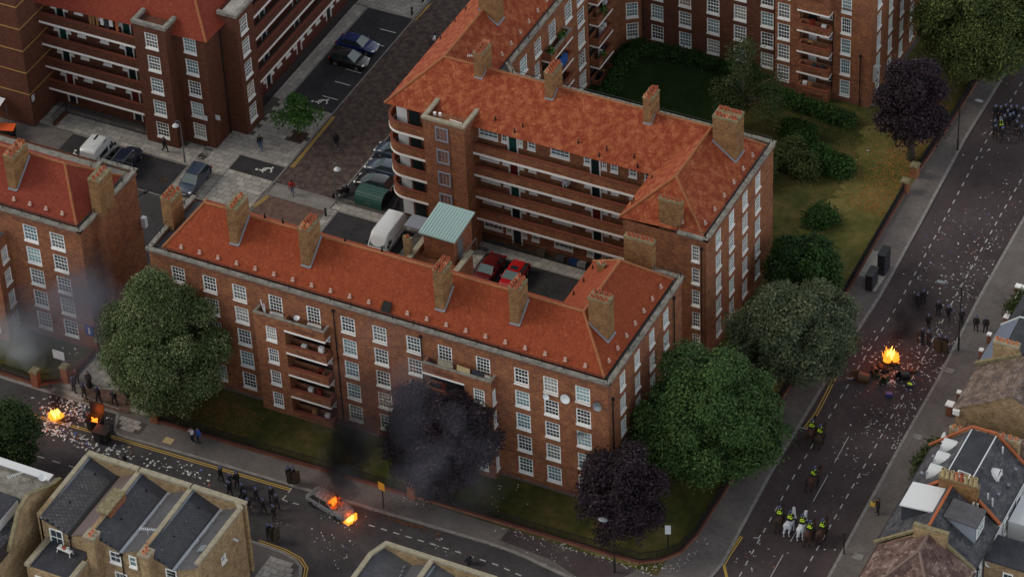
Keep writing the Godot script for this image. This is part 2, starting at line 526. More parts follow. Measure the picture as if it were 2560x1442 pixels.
# paving slabs laid in rows, each one a piece; keep() says which places are paved
func paving(nm: String, x0: float, x1: float, z0: float, z1: float, sw: float, sd: float, keep = null, along_z := false, y := 0.034) -> void:
	var mb := MB.new()
	mb.sheet(rect(x0, x1, z0, z1), 0.006)
	var par := struct(mb, nm, M["slab_joint"])
	var j := 0
	var lo := x0 if along_z else z0
	var hi := x1 if along_z else z1
	var a0 := z0 if along_z else x0
	var a1 := z1 if along_z else x1
	while lo + j * sd < hi - 0.05:
		var p0 := lo + j * sd
		var p1 := minf(p0 + sd, hi)
		var x := a0 - (sw * 0.5 if j % 2 else 0.0)
		while x < a1 - 0.08:
			var q0 := maxf(x, a0)
			var q1 := minf(x + sw, a1)
			if a1 - q1 < 0.08: q1 = a1
			var c := Vector2((q0 + q1) / 2, (p0 + p1) / 2)
			if along_z: c = Vector2(c.y, c.x)
			if q1 - q0 > 0.1 and (keep == null or keep.call(c)):
				var w := snappedf(q1 - q0, 0.01)
				var d := snappedf(p1 - p0, 0.01)
				slab_part(par, rng.randi() % 4, c.x, c.y, d if along_z else w, w if along_z else d, y)
			x += sw
		j += 1

func dashes(par: Node, nm: String, path: Array, length: float, gap: float, w: float, y: float, mt: String) -> void:
	var mb := MB.new()
	mb.sheet(rect(-w / 2, w / 2, -length / 2, length / 2), 0)
	var m := mb.mesh()
	var pos := 0.0
	for i in path.size() - 1:
		var a: Vector2 = path[i]
		var b: Vector2 = path[i + 1]
		var l := a.distance_to(b)
		while pos < l:
			var p := a.lerp(b, pos / l)
			var d := b - a
			put(m, nm, M[mt], par, Transform3D(Basis(Vector3.UP, atan2(d.x, d.y)), Vector3(p.x, y, p.y)))
			pos += length + gap
		pos -= l

func wheelchair_symbol(par: Node, at: Vector3, turn: float) -> void:
	var mb := MB.new()
	var pts := []
	for i in 15:
		var t := -2.6 + 4.4 * i / 14.0
		pts.append(Vector2(cos(t) * 0.36 + 0.02, sin(t) * 0.36 + 0.2))
	strip(mb, pts, 0.11, 0)
	strip(mb, [Vector2(-0.12, -0.42), Vector2(-0.05, 0.02), Vector2(0.3, 0.06), Vector2(0.46, 0.46), Vector2(0.62, 0.4)], 0.13, 0.002)
	strip(mb, [Vector2(-0.1, -0.2), Vector2(0.26, -0.14)], 0.11, 0.003)
	var head := []
	for i in 8:
		head.append(Vector2(-0.14 + cos(TAU * i / 8) * 0.12, -0.62 + sin(TAU * i / 8) * 0.12))
	mb.sheet(head, 0.001)
	put(mb.mesh(), "wheelchair_symbol", M["white_line"], par, Transform3D(Basis(Vector3.UP, turn).scaled(Vector3(1.25, 1, 1.25)), at))

func ground() -> void:
	var mb := MB.new()
	mb.sheet(rect(-400, 400, -400, 300), -0.14)
	struct(mb, "ground", M["asphalt"])
	mb = MB.new()
	mb.sheet(rect(-110, 60, 6.0, 17.6), ROAD)
	mb.sheet(rect(-17.2, -9.0, 17.6, 60), ROAD)
	var road := struct(mb, "front_road", M["asphalt"])
	mb = MB.new()
	mb.sheet([Vector2(10.5, 12), Vector2(12, -130), Vector2(24, -130), Vector2(25.2, 12)], ROAD + 0.006)
	var avenue := struct(mb, "avenue_road", M["red_asphalt"])
	# raised pavements with their kerbs
	mb = MB.new()
	var est: Array = NORTH_KERB.duplicate()
	est.append(Vector2(-110, -130))
	mb.slab(est, ROAD - 0.02, 0)
	var pav := struct(mb, "estate_pavement", M["pavement_grey"])
	mb = MB.new()
	strip(mb, NORTH_KERB, 0.26, ROAD - 0.02, 0.135)
	part(mb, "kerb", M["kerb_stone"], pav)
	mb = MB.new()
	var ep: Array = EAST_KERB.duplicate()
	ep.append_array([Vector2(75, -130), Vector2(75, 14)])
	mb.slab(ep, ROAD - 0.02, 0)
	pav = struct(mb, "east_pavement", M["pavement_grey"])
	mb = MB.new()
	strip(mb, EAST_KERB, 0.26, ROAD - 0.02, 0.135)
	part(mb, "kerb", M["kerb_stone"], pav)
	mb = MB.new()
	var sp: Array = SOUTH_KERB.duplicate()
	sp.append(Vector2(-110, 60))
	mb.slab(sp, ROAD - 0.02, 0)
	pav = struct(mb, "south_pavement", M["pavement_grey"])
	mb = MB.new()
	strip(mb, SOUTH_KERB, 0.26, ROAD - 0.02, 0.135)
	part(mb, "kerb", M["kerb_stone"], pav)
	mb = MB.new()
	mb.slab([Vector2(-9.2, 60), Vector2(-9.2, 18.2), Vector2(-8.4, 17.2), Vector2(60, 17.0), Vector2(60, 60)], ROAD - 0.02, 0)
	struct(mb, "south_east_pavement", M["pavement_grey"])
	# paler and darker repairs in the footways
	for p in [[[2133, 684], [2170, 620], [2225, 640], [2190, 700]], [[2165, 722], [2195, 678], [2215, 690], [2190, 728]]]:
		flat(px_path(p), 0.005, "pavement_patch", "slab1")
	for p in [[[2390, 1010], [2350, 1080], [2385, 1095], [2428, 1020]], [[2175, 1330], [2130, 1415], [2175, 1425], [2215, 1345]]]:
		flat(px_path(p), 0.005, "pavement_patch", "pavement_grey")
	for p in [[[1290, 1300], [1480, 1358], [1600, 1420], [1560, 1442], [1440, 1442], [1380, 1400], [1250, 1350]]]:
		flat(px_path(p), 0.005, "pavement_patch", "red_asphalt")
	# lawns
	flat(rect(-38.0, 10.8, 0.3, 6.1), 0.012, "front_lawn", "grass")
	flat([Vector2(3.6, 6.0), Vector2(8.6, 6.0), Vector2(10.9, 3.4), Vector2(11.7, 0), Vector2(11.7, -26), Vector2(11.3, -42), Vector2(10.8, -70), Vector2(10.8, -110), Vector2(3.2, -110), Vector2(3.4, -60)], 0.016, "east_lawn", "dry_grass")
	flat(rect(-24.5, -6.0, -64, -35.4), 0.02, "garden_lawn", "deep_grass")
	var edge := [Vector2(-10.5, -62), Vector2(-9.4, -57), Vector2(-9.8, -50), Vector2(-8.0, -44), Vector2(-9.0, -35.4)]
	for k in 90:   # the green thins out unevenly into the dry lawn
		var z := -34.0 - k * 0.31
		edge.append(Vector2(4.6 + sin(z * 0.35) * 0.7 + rng.randf_range(-0.55, 0.55), z))
	flat(edge, 0.024, "garden_lawn_edge", "grass")
	flat([Vector2(-110, 6.0), Vector2(-50.2, 6.0), Vector2(-48.4, 4.4), Vector2(-48.2, 0.5), Vector2(-110, 0.5)], 0.012, "west_lawn", "grass")
	# the street of paving bricks through the estate
	flat(rect(-45.1, -38.4, -130, -27.6), 0.008, "brick_street", "brick_paving")
	flat(rect(-44.9, -38.2, -27.6, -25.9), 0.03, "sett_crossing", "slab_joint")
	flat([Vector2(-44.8, -25.9), Vector2(-38.5, -25.9), Vector2(-39.3, -10), Vector2(-45.6, -10)], 0.012, "brick_apron", "brick_apron")
	var st := flat(rect(-50.45, -45.2, -56.9, -39.6), 0.010, "parking_bays", "bay_asphalt")
	for z in [-41.8, -44.4, -46.65, -51.6, -54.1]:
		mb = MB.new()
		mb.sheet(rect(-47.5, -45.75, z - 0.05, z + 0.05), 0.016)
		part(mb, "bay_line", M["white_line"], st)
	wheelchair_symbol(st, Vector3(-47.2, 0.02, -40.8), PI / 2)
	st = flat(rect(-50.2, -45.1, -30.15, -27.85), 0.014, "disabled_bay", "bay_asphalt")
	wheelchair_symbol(st, Vector3(-46.9, 0.02, -29.0), PI / 2)
	st = flat(rect(-67.2, -54.1, -26.6, -10), 0.010, "car_park", "bay_asphalt")
	wheelchair_symbol(st, Vector3(-65.3, 0.02, -23.6), 0.1)
	flat(rect(-56.8, -47.9, -21.6, 0.2), 0.016, "alley", "asphalt")
	flat(rect(-38.4, -31.6, -40, -28.2), 0.014, "parking_strip", "bay_asphalt")
	flat(rect(-37.2, -21.0, -26.2, -8.5), 0.010, "courtyard_asphalt", "bay_asphalt")
	flat(rect(-21.2, -4.4, -26.25, -8.5), 0.014, "courtyard_bays", "bay_asphalt")
	# kerb lines inside the estate
	mb = MB.new()
	for l in [[Vector2(-45.15, -130), Vector2(-45.15, -27.6), Vector2(-45.4, -25.5), Vector2(-46.2, -23.8)], [Vector2(-38.35, -39.6), Vector2(-38.35, -28.2)], [Vector2(-50.5, -56.9), Vector2(-50.5, -39.6)], [Vector2(-50.5, -56.95), Vector2(-45.2, -56.95)], [Vector2(-67.2, -26.65), Vector2(-54.1, -26.65), Vector2(-54.05, -21.5)], [Vector2(-56.8, -21.55), Vector2(-52.0, -21.55)], [Vector2(-37.3, -22.0), Vector2(-37.3, -26.25), Vector2(-33.0, -26.25)], [Vector2(-21.2, -26.3), Vector2(-5, -26.3)], [Vector2(-45.0, -27.65), Vector2(-38.2, -27.65)], [Vector2(-45.0, -25.85), Vector2(-38.2, -25.85)], [Vector2(-49.8, 6.0), Vector2(-41.8, 6.5)]]:
		strip(mb, l, 0.13, 0.0, 0.05)
	struct(mb, "estate_kerb", M["kerb_stone"])
	# slabs
	paving("tree_square_paving", -52.9, -45.25, -39.6, -30.2, 0.9, 0.62, func(p): return not (p.x < -51.0 and p.y < -33.2) and not (absf(p.x + 46.4) < 0.85 and absf(p.y + 34.95) < 0.85))
	paving("tower_front_paving", -72.0, -53.0, -29.9, -26.75, 0.9, 0.62, func(p): return not (p.x > -60.0 and p.x < -56.2 and p.y < -28.6))
	paving("bay_side_paving", -54.0, -50.25, -30.2, -21.6, 0.9, 0.62)
	paving("bay_front_paving", -50.2, -45.3, -27.8, -21.6, 0.9, 0.62)
	paving("gallery_strip_paving", -52.1, -50.6, -56.9, -39.65, 0.9, 0.5, null, true)
	paving("far_corner_paving", -52.0, -45.3, -63.5, -57.05, 0.9, 0.62)
	paving("courtyard_strip_paving", -24.0, -5.0, -27.7, -26.4, 0.85, 0.65)
	paving("shed_front_paving", -38.1, -29.0, -28.1, -26.35, 0.85, 0.58, func(p): return not (p.y < -27.7))
	paving("corner_strip_paving", -38.25, -37.4, -26.3, -21.5, 0.85, 0.6, null, true)
	paving("hut_side_paving", -29.0, -21.5, -27.0, -20.5, 0.85, 0.62)
	paving("alley_paving", -47.6, -38.9, -2.0, 6.3, 0.95, 0.65, func(p): return p.x > -47.8 + (6.3 - p.y) * 0.02 and p.x < -41.4 + p.y * 0.42)
	paving("crossing_paving", -48.9, -45.4, 4.6, 6.8, 0.95, 0.65, func(p): return p.x + p.y * 1.0 > -43.5)
	paving("tactile_paving", -41.2, -38.4, 7.15, 8.7, 0.7, 0.52, func(p): return p.x > -41.3 + (p.y - 7.15) * 0.55 and p.x < -39.2 + (p.y - 7.15) * 0.3)
	paving("street_corner_paving", -20.2, -17.35, 17.3, 21.5, 0.75, 0.6, func(p): return p.x < -17.6 - maxf(0, 18.0 - p.y) * 1.2)
	flat([Vector2(-45.4, 6.9), Vector2(-46.0, 5.2), Vector2(-42.0, 4.0), Vector2(-40.6, 6.6), Vector2(-41.6, 6.85)], 0.044, "brick_crossing", "brick_apron")
	# setts
	mb = MB.new()
	for j in 10:
		for i in 42:
			var x := -44.8 + i * 0.157
			var z := -27.5 + j * 0.158
			mb.box(Vector3(x, 0.02, z), Vector3(x + 0.13, 0.05, z + 0.13))
	var o := struct(mb, "setts", M["slab0"])
	o.set_meta("kind", "stuff")
	tag(o, "small grey setts of the raised crossing in the brick street", "setts")
	# tree pit, worn earth
	flat(rect(-47.15, -45.65, -35.65, -34.25), 0.038, "tree_pit", "soil")
	# markings
	dashes(avenue, "lane_dash", [Vector2(17.1, 3.0), Vector2(16.55, -9.6), Vector2(16.3, -26), Vector2(16.35, -35), Vector2(15.9, -46), Vector2(15.2, -60), Vector2(15.0, -80)], 0.62, 0.8, 0.11, ROAD + 0.014, "road_dash")
	dashes(avenue, "lane_dash", [Vector2(21.9, 3.0), Vector2(21.55, -17), Vector2(21.2, -27), Vector2(20.7, -38.7), Vector2(20.4, -50.5), Vector2(20.0, -80)], 0.64, 0.74, 0.11, ROAD + 0.014, "road_dash")
	dashes(avenue, "centre_line", [Vector2(19.5, 1.2), Vector2(19.2, -10), Vector2(18.95, -16.5)], 3.6, 1.7, 0.07, ROAD + 0.014, "road_dash")
	dashes(road, "lane_dash", [Vector2(-14.1, 10.44), Vector2(-6, 10.3), Vector2(-2, 10.35), Vector2(4, 11.2)], 0.58, 0.6, 0.12, ROAD + 0.008, "road_dash")
	dashes(road, "centre_dash", [Vector2(-60, 14.9), Vector2(-36, 14.45)], 0.8, 0.86, 0.1, ROAD + 0.008, "road_dash")
	mb = MB.new()
	for off in [0.0, 0.22]:
		strip(mb, [Vector2(-56, 10.35 + off), Vector2(-48.3, 10.1 + off), Vector2(-40.5, 9.68 + off), Vector2(-22.7, 9.22 + off)], 0.09, ROAD + 0.008)
		strip(mb, [Vector2(-22.1, 16.15 - off), Vector2(-19.5, 16.2 - off), Vector2(-17.8 + off * 0.5, 16.6 - off), Vector2(-16.85 + off, 17.3 - off * 0.4), Vector2(-16.45 + off, 18.3), Vector2(-16.3 + off, 20), Vector2(-16.1 + off, 24)], 0.09, ROAD + 0.008)
	part(mb, "double_yellow_line", M["yellow_line"], road)
	mb = MB.new()
	strip(mb, [Vector2(-22.72, 9.1), Vector2(-22.68, 9.75)], 0.1, ROAD + 0.012)
	strip(mb, px_path([[715, 1236], [705, 1246], [718, 1252]]), 0.1, ROAD + 0.012)
	strip(mb, px_path([[731, 1255], [746, 1259]]), 0.1, ROAD + 0.012)
	part(mb, "bay_marking", M["road_dash"], road)
	mb = MB.new()
	for off in [0.0, 0.24]:
		var a := []
		for p in px_path([[2087, 937], [2063, 985], [2040, 1030], [2012, 1066]]):
			a.append(p + Vector2(off, 0))
		strip(mb, a, 0.1, ROAD + 0.014)
		a = []
		for p in px_path([[1853, 1337], [1822, 1383], [1808, 1407], [1816, 1442], [1822, 1470]]):
			a.append(p + Vector2(off * 0.8, off * 0.3))
		strip(mb, a, 0.1, ROAD + 0.014)
		var f := px_path([[1045, 44], [1064, 24], [1078, 8]]) if off == 0.0 else px_path([[1038, 51], [1058, 29], [1072, 12]])
		strip(mb, f, 0.09, 0.022)
		f = px_path([[832, 292], [790, 342], [755, 385], [727, 418]]) if off == 0.0 else px_path([[837, 292], [797, 340], [760, 385], [732, 420]])
		strip(mb, f, 0.09, 0.022)
		f = px_path([[668, 488], [650, 502], [630, 514]]) if off == 0.0 else px_path([[672, 491], [655, 504], [634, 517]])
		strip(mb, f, 0.09, 0.022)
	part(mb, "double_yellow_line", M["yellow_line"], avenue)
	mb = MB.new()
	for l in [[[2117, 942], [2130, 946], [2136, 936]], [[2087, 934], [2100, 938]], [[1884, 1342], [1897, 1343], [1903, 1335]], [[1998, 1066], [2020, 1071]]]:
		strip(mb, px_path(l), 0.1, ROAD + 0.018)
	part(mb, "bay_marking", M["road_dash"], avenue)
	# covers and gratings let into the ground
	for p in [[962, 139, 0.7, "black_metal"], [420, 1102, 0.9, "buff_pot"], [407, 450, 0.8, "soil"], [690, 458, 0.6, "black_metal"], [2296, 1092, 0.8, "kerb_stone"], [2146, 1392, 0.9, "kerb_stone"], [2375, 927, 0.8, "kerb_stone"]]:
		var q := g(p[0], p[1])
		mb = MB.new()
		mb.box(Vector3(q.x - p[2] * 0.5, 0.0, q.z - p[2] * 0.4), Vector3(q.x + p[2] * 0.5, 0.045, q.z + p[2] * 0.4))
		struct(mb, "manhole_cover", M[p[3]])

# ---------------------------------------------------------------- building parts
func cells(lo: float, hi: float, cuts: Array) -> Array:
	var a := [lo, hi]
	for c in cuts:
		if c > lo and c < hi: a.append(c)
	a.sort()
	var out := []
	for v in a:
		if out.is_empty() or v - out[-1] > 0.001: out.append(v)
	return out

# a wall with real openings: holes are Rect2(left, bottom, width, height) in the wall's own plane
func facade(mb: MB, o: Vector3, u: Vector3, w: float, h: float, holes: Array, depth := 0.14) -> void:
	var n := u.cross(Vector3.UP)
	var xs := []
	var ys := []
	for r in holes:
		xs.append_array([r.position.x, r.end.x])
		ys.append_array([r.position.y, r.end.y])
	xs = cells(0, w, xs)
	ys = cells(0, h, ys)
	var P := func(x, y, d): return o + u * x + Vector3.UP * y - n * d
	for i in xs.size() - 1:
		for j in ys.size() - 1:
			var c := Vector2((xs[i] + xs[i + 1]) / 2, (ys[j] + ys[j + 1]) / 2)
			var open := false
			for r in holes:
				if r.has_point(c):
					open = true
					break
			if not open:
				mb.quad(P.call(xs[i], ys[j], 0), P.call(xs[i + 1], ys[j], 0), P.call(xs[i + 1], ys[j + 1], 0), P.call(xs[i], ys[j + 1], 0))
	for r in holes:
		var a: Vector2 = r.position
		var b: Vector2 = r.end
		mb.quad(P.call(a.x, a.y, 0), P.call(a.x, a.y, depth), P.call(a.x, b.y, depth), P.call(a.x, b.y, 0))
		mb.quad(P.call(b.x, a.y, depth), P.call(b.x, a.y, 0), P.call(b.x, b.y, 0), P.call(b.x, b.y, depth))
		mb.quad(P.call(a.x, a.y, 0), P.call(b.x, a.y, 0), P.call(b.x, a.y, depth), P.call(a.x, a.y, depth))
		mb.quad(P.call(a.x, b.y, depth), P.call(b.x, b.y, depth), P.call(b.x, b.y, 0), P.call(a.x, b.y, 0))

func window_meshes(w: float, h: float, cols: int, rows: int, sill: bool, fw := 0.1) -> Array:
	var key := "window %.2f %.2f %d %d %s" % [w, h, cols, rows, sill]
	if used.has(key): return used[key]
	var gl := MB.new()
	gl.cbox(Vector3(0, h / 2, -0.12), Vector3(w - 0.02, h - 0.02, 0.03))
	var fr := MB.new()
	fr.cbox(Vector3(-w / 2 + fw / 2, h / 2, -0.07), Vector3(fw, h, 0.09))
	fr.cbox(Vector3(w / 2 - fw / 2, h / 2, -0.07), Vector3(fw, h, 0.09))
	fr.cbox(Vector3(0, h - fw / 2, -0.07), Vector3(w - 2 * fw, fw, 0.09))
	fr.cbox(Vector3(0, fw / 2, -0.07), Vector3(w - 2 * fw, fw, 0.09))
	for i in range(1, cols):
		fr.cbox(Vector3(-w / 2 + fw + (w - 2 * fw) * i / cols, h / 2, -0.085), Vector3(0.022, h - 2 * fw, 0.05))
	for j in range(1, rows):
		var t := 0.07 if rows % 2 == 0 and j == rows / 2 else 0.022
		fr.cbox(Vector3(0, fw + (h - 2 * fw) * j / rows, -0.08), Vector3(w - 2 * fw, t, 0.055))
	var sl: ArrayMesh = null
	if sill:
		var sb := MB.new()
		sb.box(Vector3(-w / 2 - 0.03, -0.18, -0.1), Vector3(w / 2 + 0.03, 0, 0.07))
		sl = sb.mesh()
	used[key] = [gl.mesh(), fr.mesh(), sl]
	return used[key]

func pick_glass() -> String:
	var k: int = [0, 0, 1, 1, 1, 2, 2, 3, 3, 4, 5, 6, 6, 7, 6, 1][rng.randi() % 16]
	return "glass%d" % k

# at: middle of the opening's foot on the wall plane, n: outward
func window(par: Node, at: Vector3, n: Vector3, w: float, h: float, cols := 4, rows := 4, sill := true, glass := "") -> void:
	var ms := window_meshes(w, h, cols, rows, sill)
	var b := Basis(Vector3.UP.cross(n), Vector3.UP, n)
	var o := put(ms[0], "window", M[glass if glass else pick_glass()], par, Transform3D(b, at))
	put(ms[1], "frame", M["white_paint"], o)
	if sill: put(ms[2], "sill", M["white_paint"], o)

# a wall of windows: list of [middle x, top y, w, h] in the wall's plane
func window_wall(par: Node, nm: String, mt: String, o: Vector3, u: Vector3, w: float, h: float, wins: Array, extra := []) -> void:
	var holes := extra.duplicate()
	var n := u.cross(Vector3.UP)
	for a in wins:
		holes.append(Rect2(a[0] - a[2] / 2, a[1] - a[3], a[2], a[3]))
	var mb := MB.new()
	facade(mb, o, u, w, h, holes)
	part(mb, nm, M[mt], par)
	for a in wins:
		window(par, o + u * a[0] + Vector3.UP * (a[1] - a[3]), n, a[2], a[3], a[4] if a.size() > 4 else 4, a[5] if a.size() > 5 else 4, true, a[6] if a.size() > 6 else "")

# a tiled slope, a-b along the eave, c above b and d above a, laid in overlapping courses
func slope(mb: MB, a: Vector3, b: Vector3, c: Vector3, d: Vector3, gauge := 0.18, lift := 0.028) -> void:
	var u := (b - a).normalized()
	var nn := u.cross(d - a if d.distance_to(a) > c.distance_to(b) * 0.5 else c - b).normalized()
	var vv := nn.cross(u)
	var hgt := maxf((d - a).dot(vv), (c - b).dot(vv))
	var k := maxi(2, int(hgt / gauge))
	var U := func(p): return Vector2((p - a).dot(u), -(p - a).dot(vv))
	for i in k:
		var t0 := float(i) / k
		var t1 := float(i + 1) / k
		var p := [a.lerp(d, t0), b.lerp(c, t0), b.lerp(c, t1), a.lerp(d, t1)]
		var q0: Vector3 = p[0] + nn * lift
		var q1: Vector3 = p[1] + nn * lift
		mb.quad_uv(q0, q1, p[2], p[3], U.call(p[0]), U.call(p[1]), U.call(p[2]), U.call(p[3]))
		mb.quad_uv(p[0], p[1], q1, q0, U.call(p[0]), U.call(p[1]), U.call(p[1]), U.call(p[0]))

func ridge_run(mb: MB, pts: Array, r := 0.13) -> void:
	for i in pts.size() - 1:
		mb.tube(pts[i] + Vector3(0, 0.02, 0), pts[i + 1] + Vector3(0, 0.02, 0), r, r, 7)

func pot_mesh(h: float, r: float) -> ArrayMesh:
	var key := "pot %.2f %.2f" % [h, r]
	if not used.has(key):
		var mb := MB.new()
		mb.lathe(Vector3.ZERO, [Vector2(r * 1.15, 0), Vector2(r, h * 0.15), Vector2(r * 0.85, h * 0.8), Vector2(r * 1.08, h * 0.86), Vector2(r * 1.08, h), Vector2(r * 0.78, h), Vector2(r * 0.7, h * 0.5)], 10)
		used[key] = mb.mesh()
	return used[key]

func chimney(par: Node, x0: float, x1: float, z0: float, z1: float, y0: float, y1: float, pots: Array, mt := "chimney_brick", cap := "mossy_stone", lead := true, potmat := "terracotta") -> Node:
	var mb := MB.new()
	mb.box(Vector3(x0, y0, z0), Vector3(x1, y1 - 0.42, z1))
	mb.box(Vector3(x0 - 0.06, y1 - 0.42, z0 - 0.06), Vector3(x1 + 0.06, y1 - 0.16, z1 + 0.06))
	var c := part(mb, "chimney", M[mt], par)
	mb = MB.new()
	mb.box(Vector3(x0 - 0.035, y1 - 1.05, z0 - 0.035), Vector3(x1 + 0.035, y1 - 0.99, z1 + 0.035))
	part(mb, "band", M["cream_band"] if mt == "chimney_brick" else M[mt], c)
	mb = MB.new()
	mb.box(Vector3(x0 - 0.12, y1 - 0.16, z0 - 0.12), Vector3(x1 + 0.12, y1, z1 + 0.12))
	part(mb, "cap", M[cap], c)
	if pots.size() == 2:
		for i in pots[0]:
			for j in pots[1]:
				var px: float = x0 + (x1 - x0) * (i + 0.5) / pots[0]
				var pz: float = z0 + (z1 - z0) * (j + 0.5) / pots[1]
				var h := 0.18 + 0.14 * rng.randf()
				put(pot_mesh(snappedf(h, 0.04), 0.155), "pot", M["pale_terracotta"] if rng.randf() < 0.14 else M[potmat], c, Transform3D(Basis.IDENTITY, Vector3(px + rng.randf_range(-0.04, 0.04), y1, pz + rng.randf_range(-0.04, 0.04))))
	return c

func flashing(par: Node, pts: Array) -> void:
	var mb := MB.new()
	for i in pts.size() - 1:
		mb.bar(pts[i], pts[i + 1], 0.13, 0.13)
	part(mb, "lead_flashing", M["lead"], par)

# a thin safety rail on posts
func safety_rail(par: Node, pts: Array, h: float, step: float, nm := "railing", mt := "black_metal") -> void:
	var mb := MB.new()
	for i in pts.size() - 1:
		var a: Vector3 = pts[i]
		var b: Vector3 = pts[i + 1]
		mb.bar(a + Vector3(0, h, 0), b + Vector3(0, h, 0), 0.045, 0.045)
		var k := maxi(1, int(a.distance_to(b) / step))
		for j in k + 1:
			var p := a.lerp(b, float(j) / k)
			mb.bar(p, p + Vector3(0, h, 0), 0.05, 0.05)
	part(mb, nm, M[mt], par)

func bar_rail(par: Node, pts: Array, h: float, step: float, nm := "railing") -> void:
	var mb := MB.new()
	for i in pts.size() - 1:
		var a: Vector3 = pts[i]
		var b: Vector3 = pts[i + 1]
		mb.bar(a + Vector3(0, h, 0), b + Vector3(0, h, 0), 0.05, 0.05)
		mb.bar(a + Vector3(0, 0.12, 0), b + Vector3(0, 0.12, 0), 0.04, 0.04)
		var k := maxi(1, int(a.distance_to(b) / step))
		for j in k + 1:
			var p := a.lerp(b, float(j) / k)
			mb.bar(p, p + Vector3(0, h + (0.1 if j % 8 == 0 else 0.0), 0), 0.025 + (0.03 if j % 8 == 0 else 0.0), 0.025)
	part(mb, nm, M["black_metal"], par)

# coping on the wall head, gutter behind it
func parapet(par: Node, pts: Array, y: float, gutter := true, wide := 0.42) -> void:
	var mb := MB.new()
	for i in pts.size() - 1:
		var a: Vector2 = pts[i]
		var b: Vector2 = pts[i + 1]
		var d := (b - a).normalized() * (wide / 2)
		strip(mb, [a - (d if i > 0 else Vector2.ZERO), b + (d if i < pts.size() - 2 else Vector2.ZERO)], wide, y - 0.22 - 0.003 * i, 0.2)
	var o := part(mb, "parapet", M["concrete"], par)
	mb = MB.new()
	for i in pts.size() - 1:   # a dentilled brick course below
		var a: Vector2 = pts[i]
		var b: Vector2 = pts[i + 1]
		strip(mb, [a, b], wide - 0.14, y - 0.42 - 0.003 * i, 0.2)
		var k := int(a.distance_to(b) / 0.3)
		for j in k:
			var p := a.lerp(b, (j + 0.5) / k)
			mb.cbox(Vector3(p.x, y - 0.5, p.y), Vector3(0.3, 0.15, 0.3) if i % 2 == 0 else Vector3(0.3, 0.15, 0.15))
	part(mb, "dentil_course", M["dark_brick"], o)

func drainpipe(par: Node, x: float, z: float, y0: float, y1: float) -> void:
	var mb := MB.new()
	mb.tube(Vector3(x, y0, z), Vector3(x, y1, z), 0.06, 0.06, 6)
	mb.cbox(Vector3(x, y1, z), Vector3(0.26, 0.25, 0.2))
	part(mb, "drainpipe", M["black_metal"], par)

func roof_vent(par: Node, at: Vector3, out: Vector3) -> void:   # small pale tile vents along the eaves
	if not used.has("vent"):
		var mb := MB.new()
		mb.box(Vector3(-0.11, 0, -0.06), Vector3(0.11, 0.32, 0.06))
		mb.box(Vector3(-0.17, -0.03, -0.02), Vector3(0.17, 0.05, 0.16))
		used["vent"] = mb.mesh()
	put(used["vent"], "roof_vent", M["pale_brick"], par, Transform3D(Basis(Vector3.UP.cross(out), Vector3.UP, out), at))

func vent_pipe(par: Node, at: Vector3) -> void:
	var mb := MB.new()
	mb.tube(at - Vector3(0, 0.2, 0), at + Vector3(0, 0.4, 0), 0.06, 0.06, 6)
	mb.tube(at - Vector3(0, 0.2, 0), at + Vector3(0, 0.06, 0), 0.13, 0.09, 6)
	part(mb, "vent_pipe", M["black_metal"], par)

func dish(par: Node, at: Vector3, out: Vector3, r: float, mt := "lamp_white") -> void:
	var mb := MB.new()
	var f := mb.frame_for((out + Vector3(0, 0.25, 0)).normalized())
	mb.xf = Transform3D(f, at + out * 0.35)
	mb.lathe(Vector3.ZERO, [Vector2(0.02, -0.10), Vector2(r * 0.6, -0.05), Vector2(r, 0.05), Vector2(r * 0.98, 0.07), Vector2(r * 0.6, -0.02), Vector2(0.02, -0.07)], 14)
	mb.tube(Vector3(0, -0.08, 0), Vector3(0, -0.4, 0), 0.03, 0.03, 5)
	mb.tube(Vector3(0, -0.08, r * 0.9), Vector3(0, 0.35, 0.05), 0.015, 0.015, 5)
	part(mb, "satellite_dish", M[mt], par)

func aerial(par: Node, at: Vector3, turn: float, h := 1.0, mt := "lamp_white") -> void:
	var mb := MB.new()
	mb.xf = Transform3D(Basis(Vector3.UP, turn), at)
	mb.tube(Vector3.ZERO, Vector3(0, h, 0), 0.025, 0.025, 5)
	mb.bar(Vector3(-0.7, h, 0), Vector3(0.7, h, 0), 0.035, 0.035)
	for k in 9:
		var x := -0.65 + k * 0.16
		mb.bar(Vector3(x, h, -0.25 + k * 0.012), Vector3(x, h, 0.25 - k * 0.012), 0.03, 0.02)
	part(mb, "television_aerial", M[mt], par)

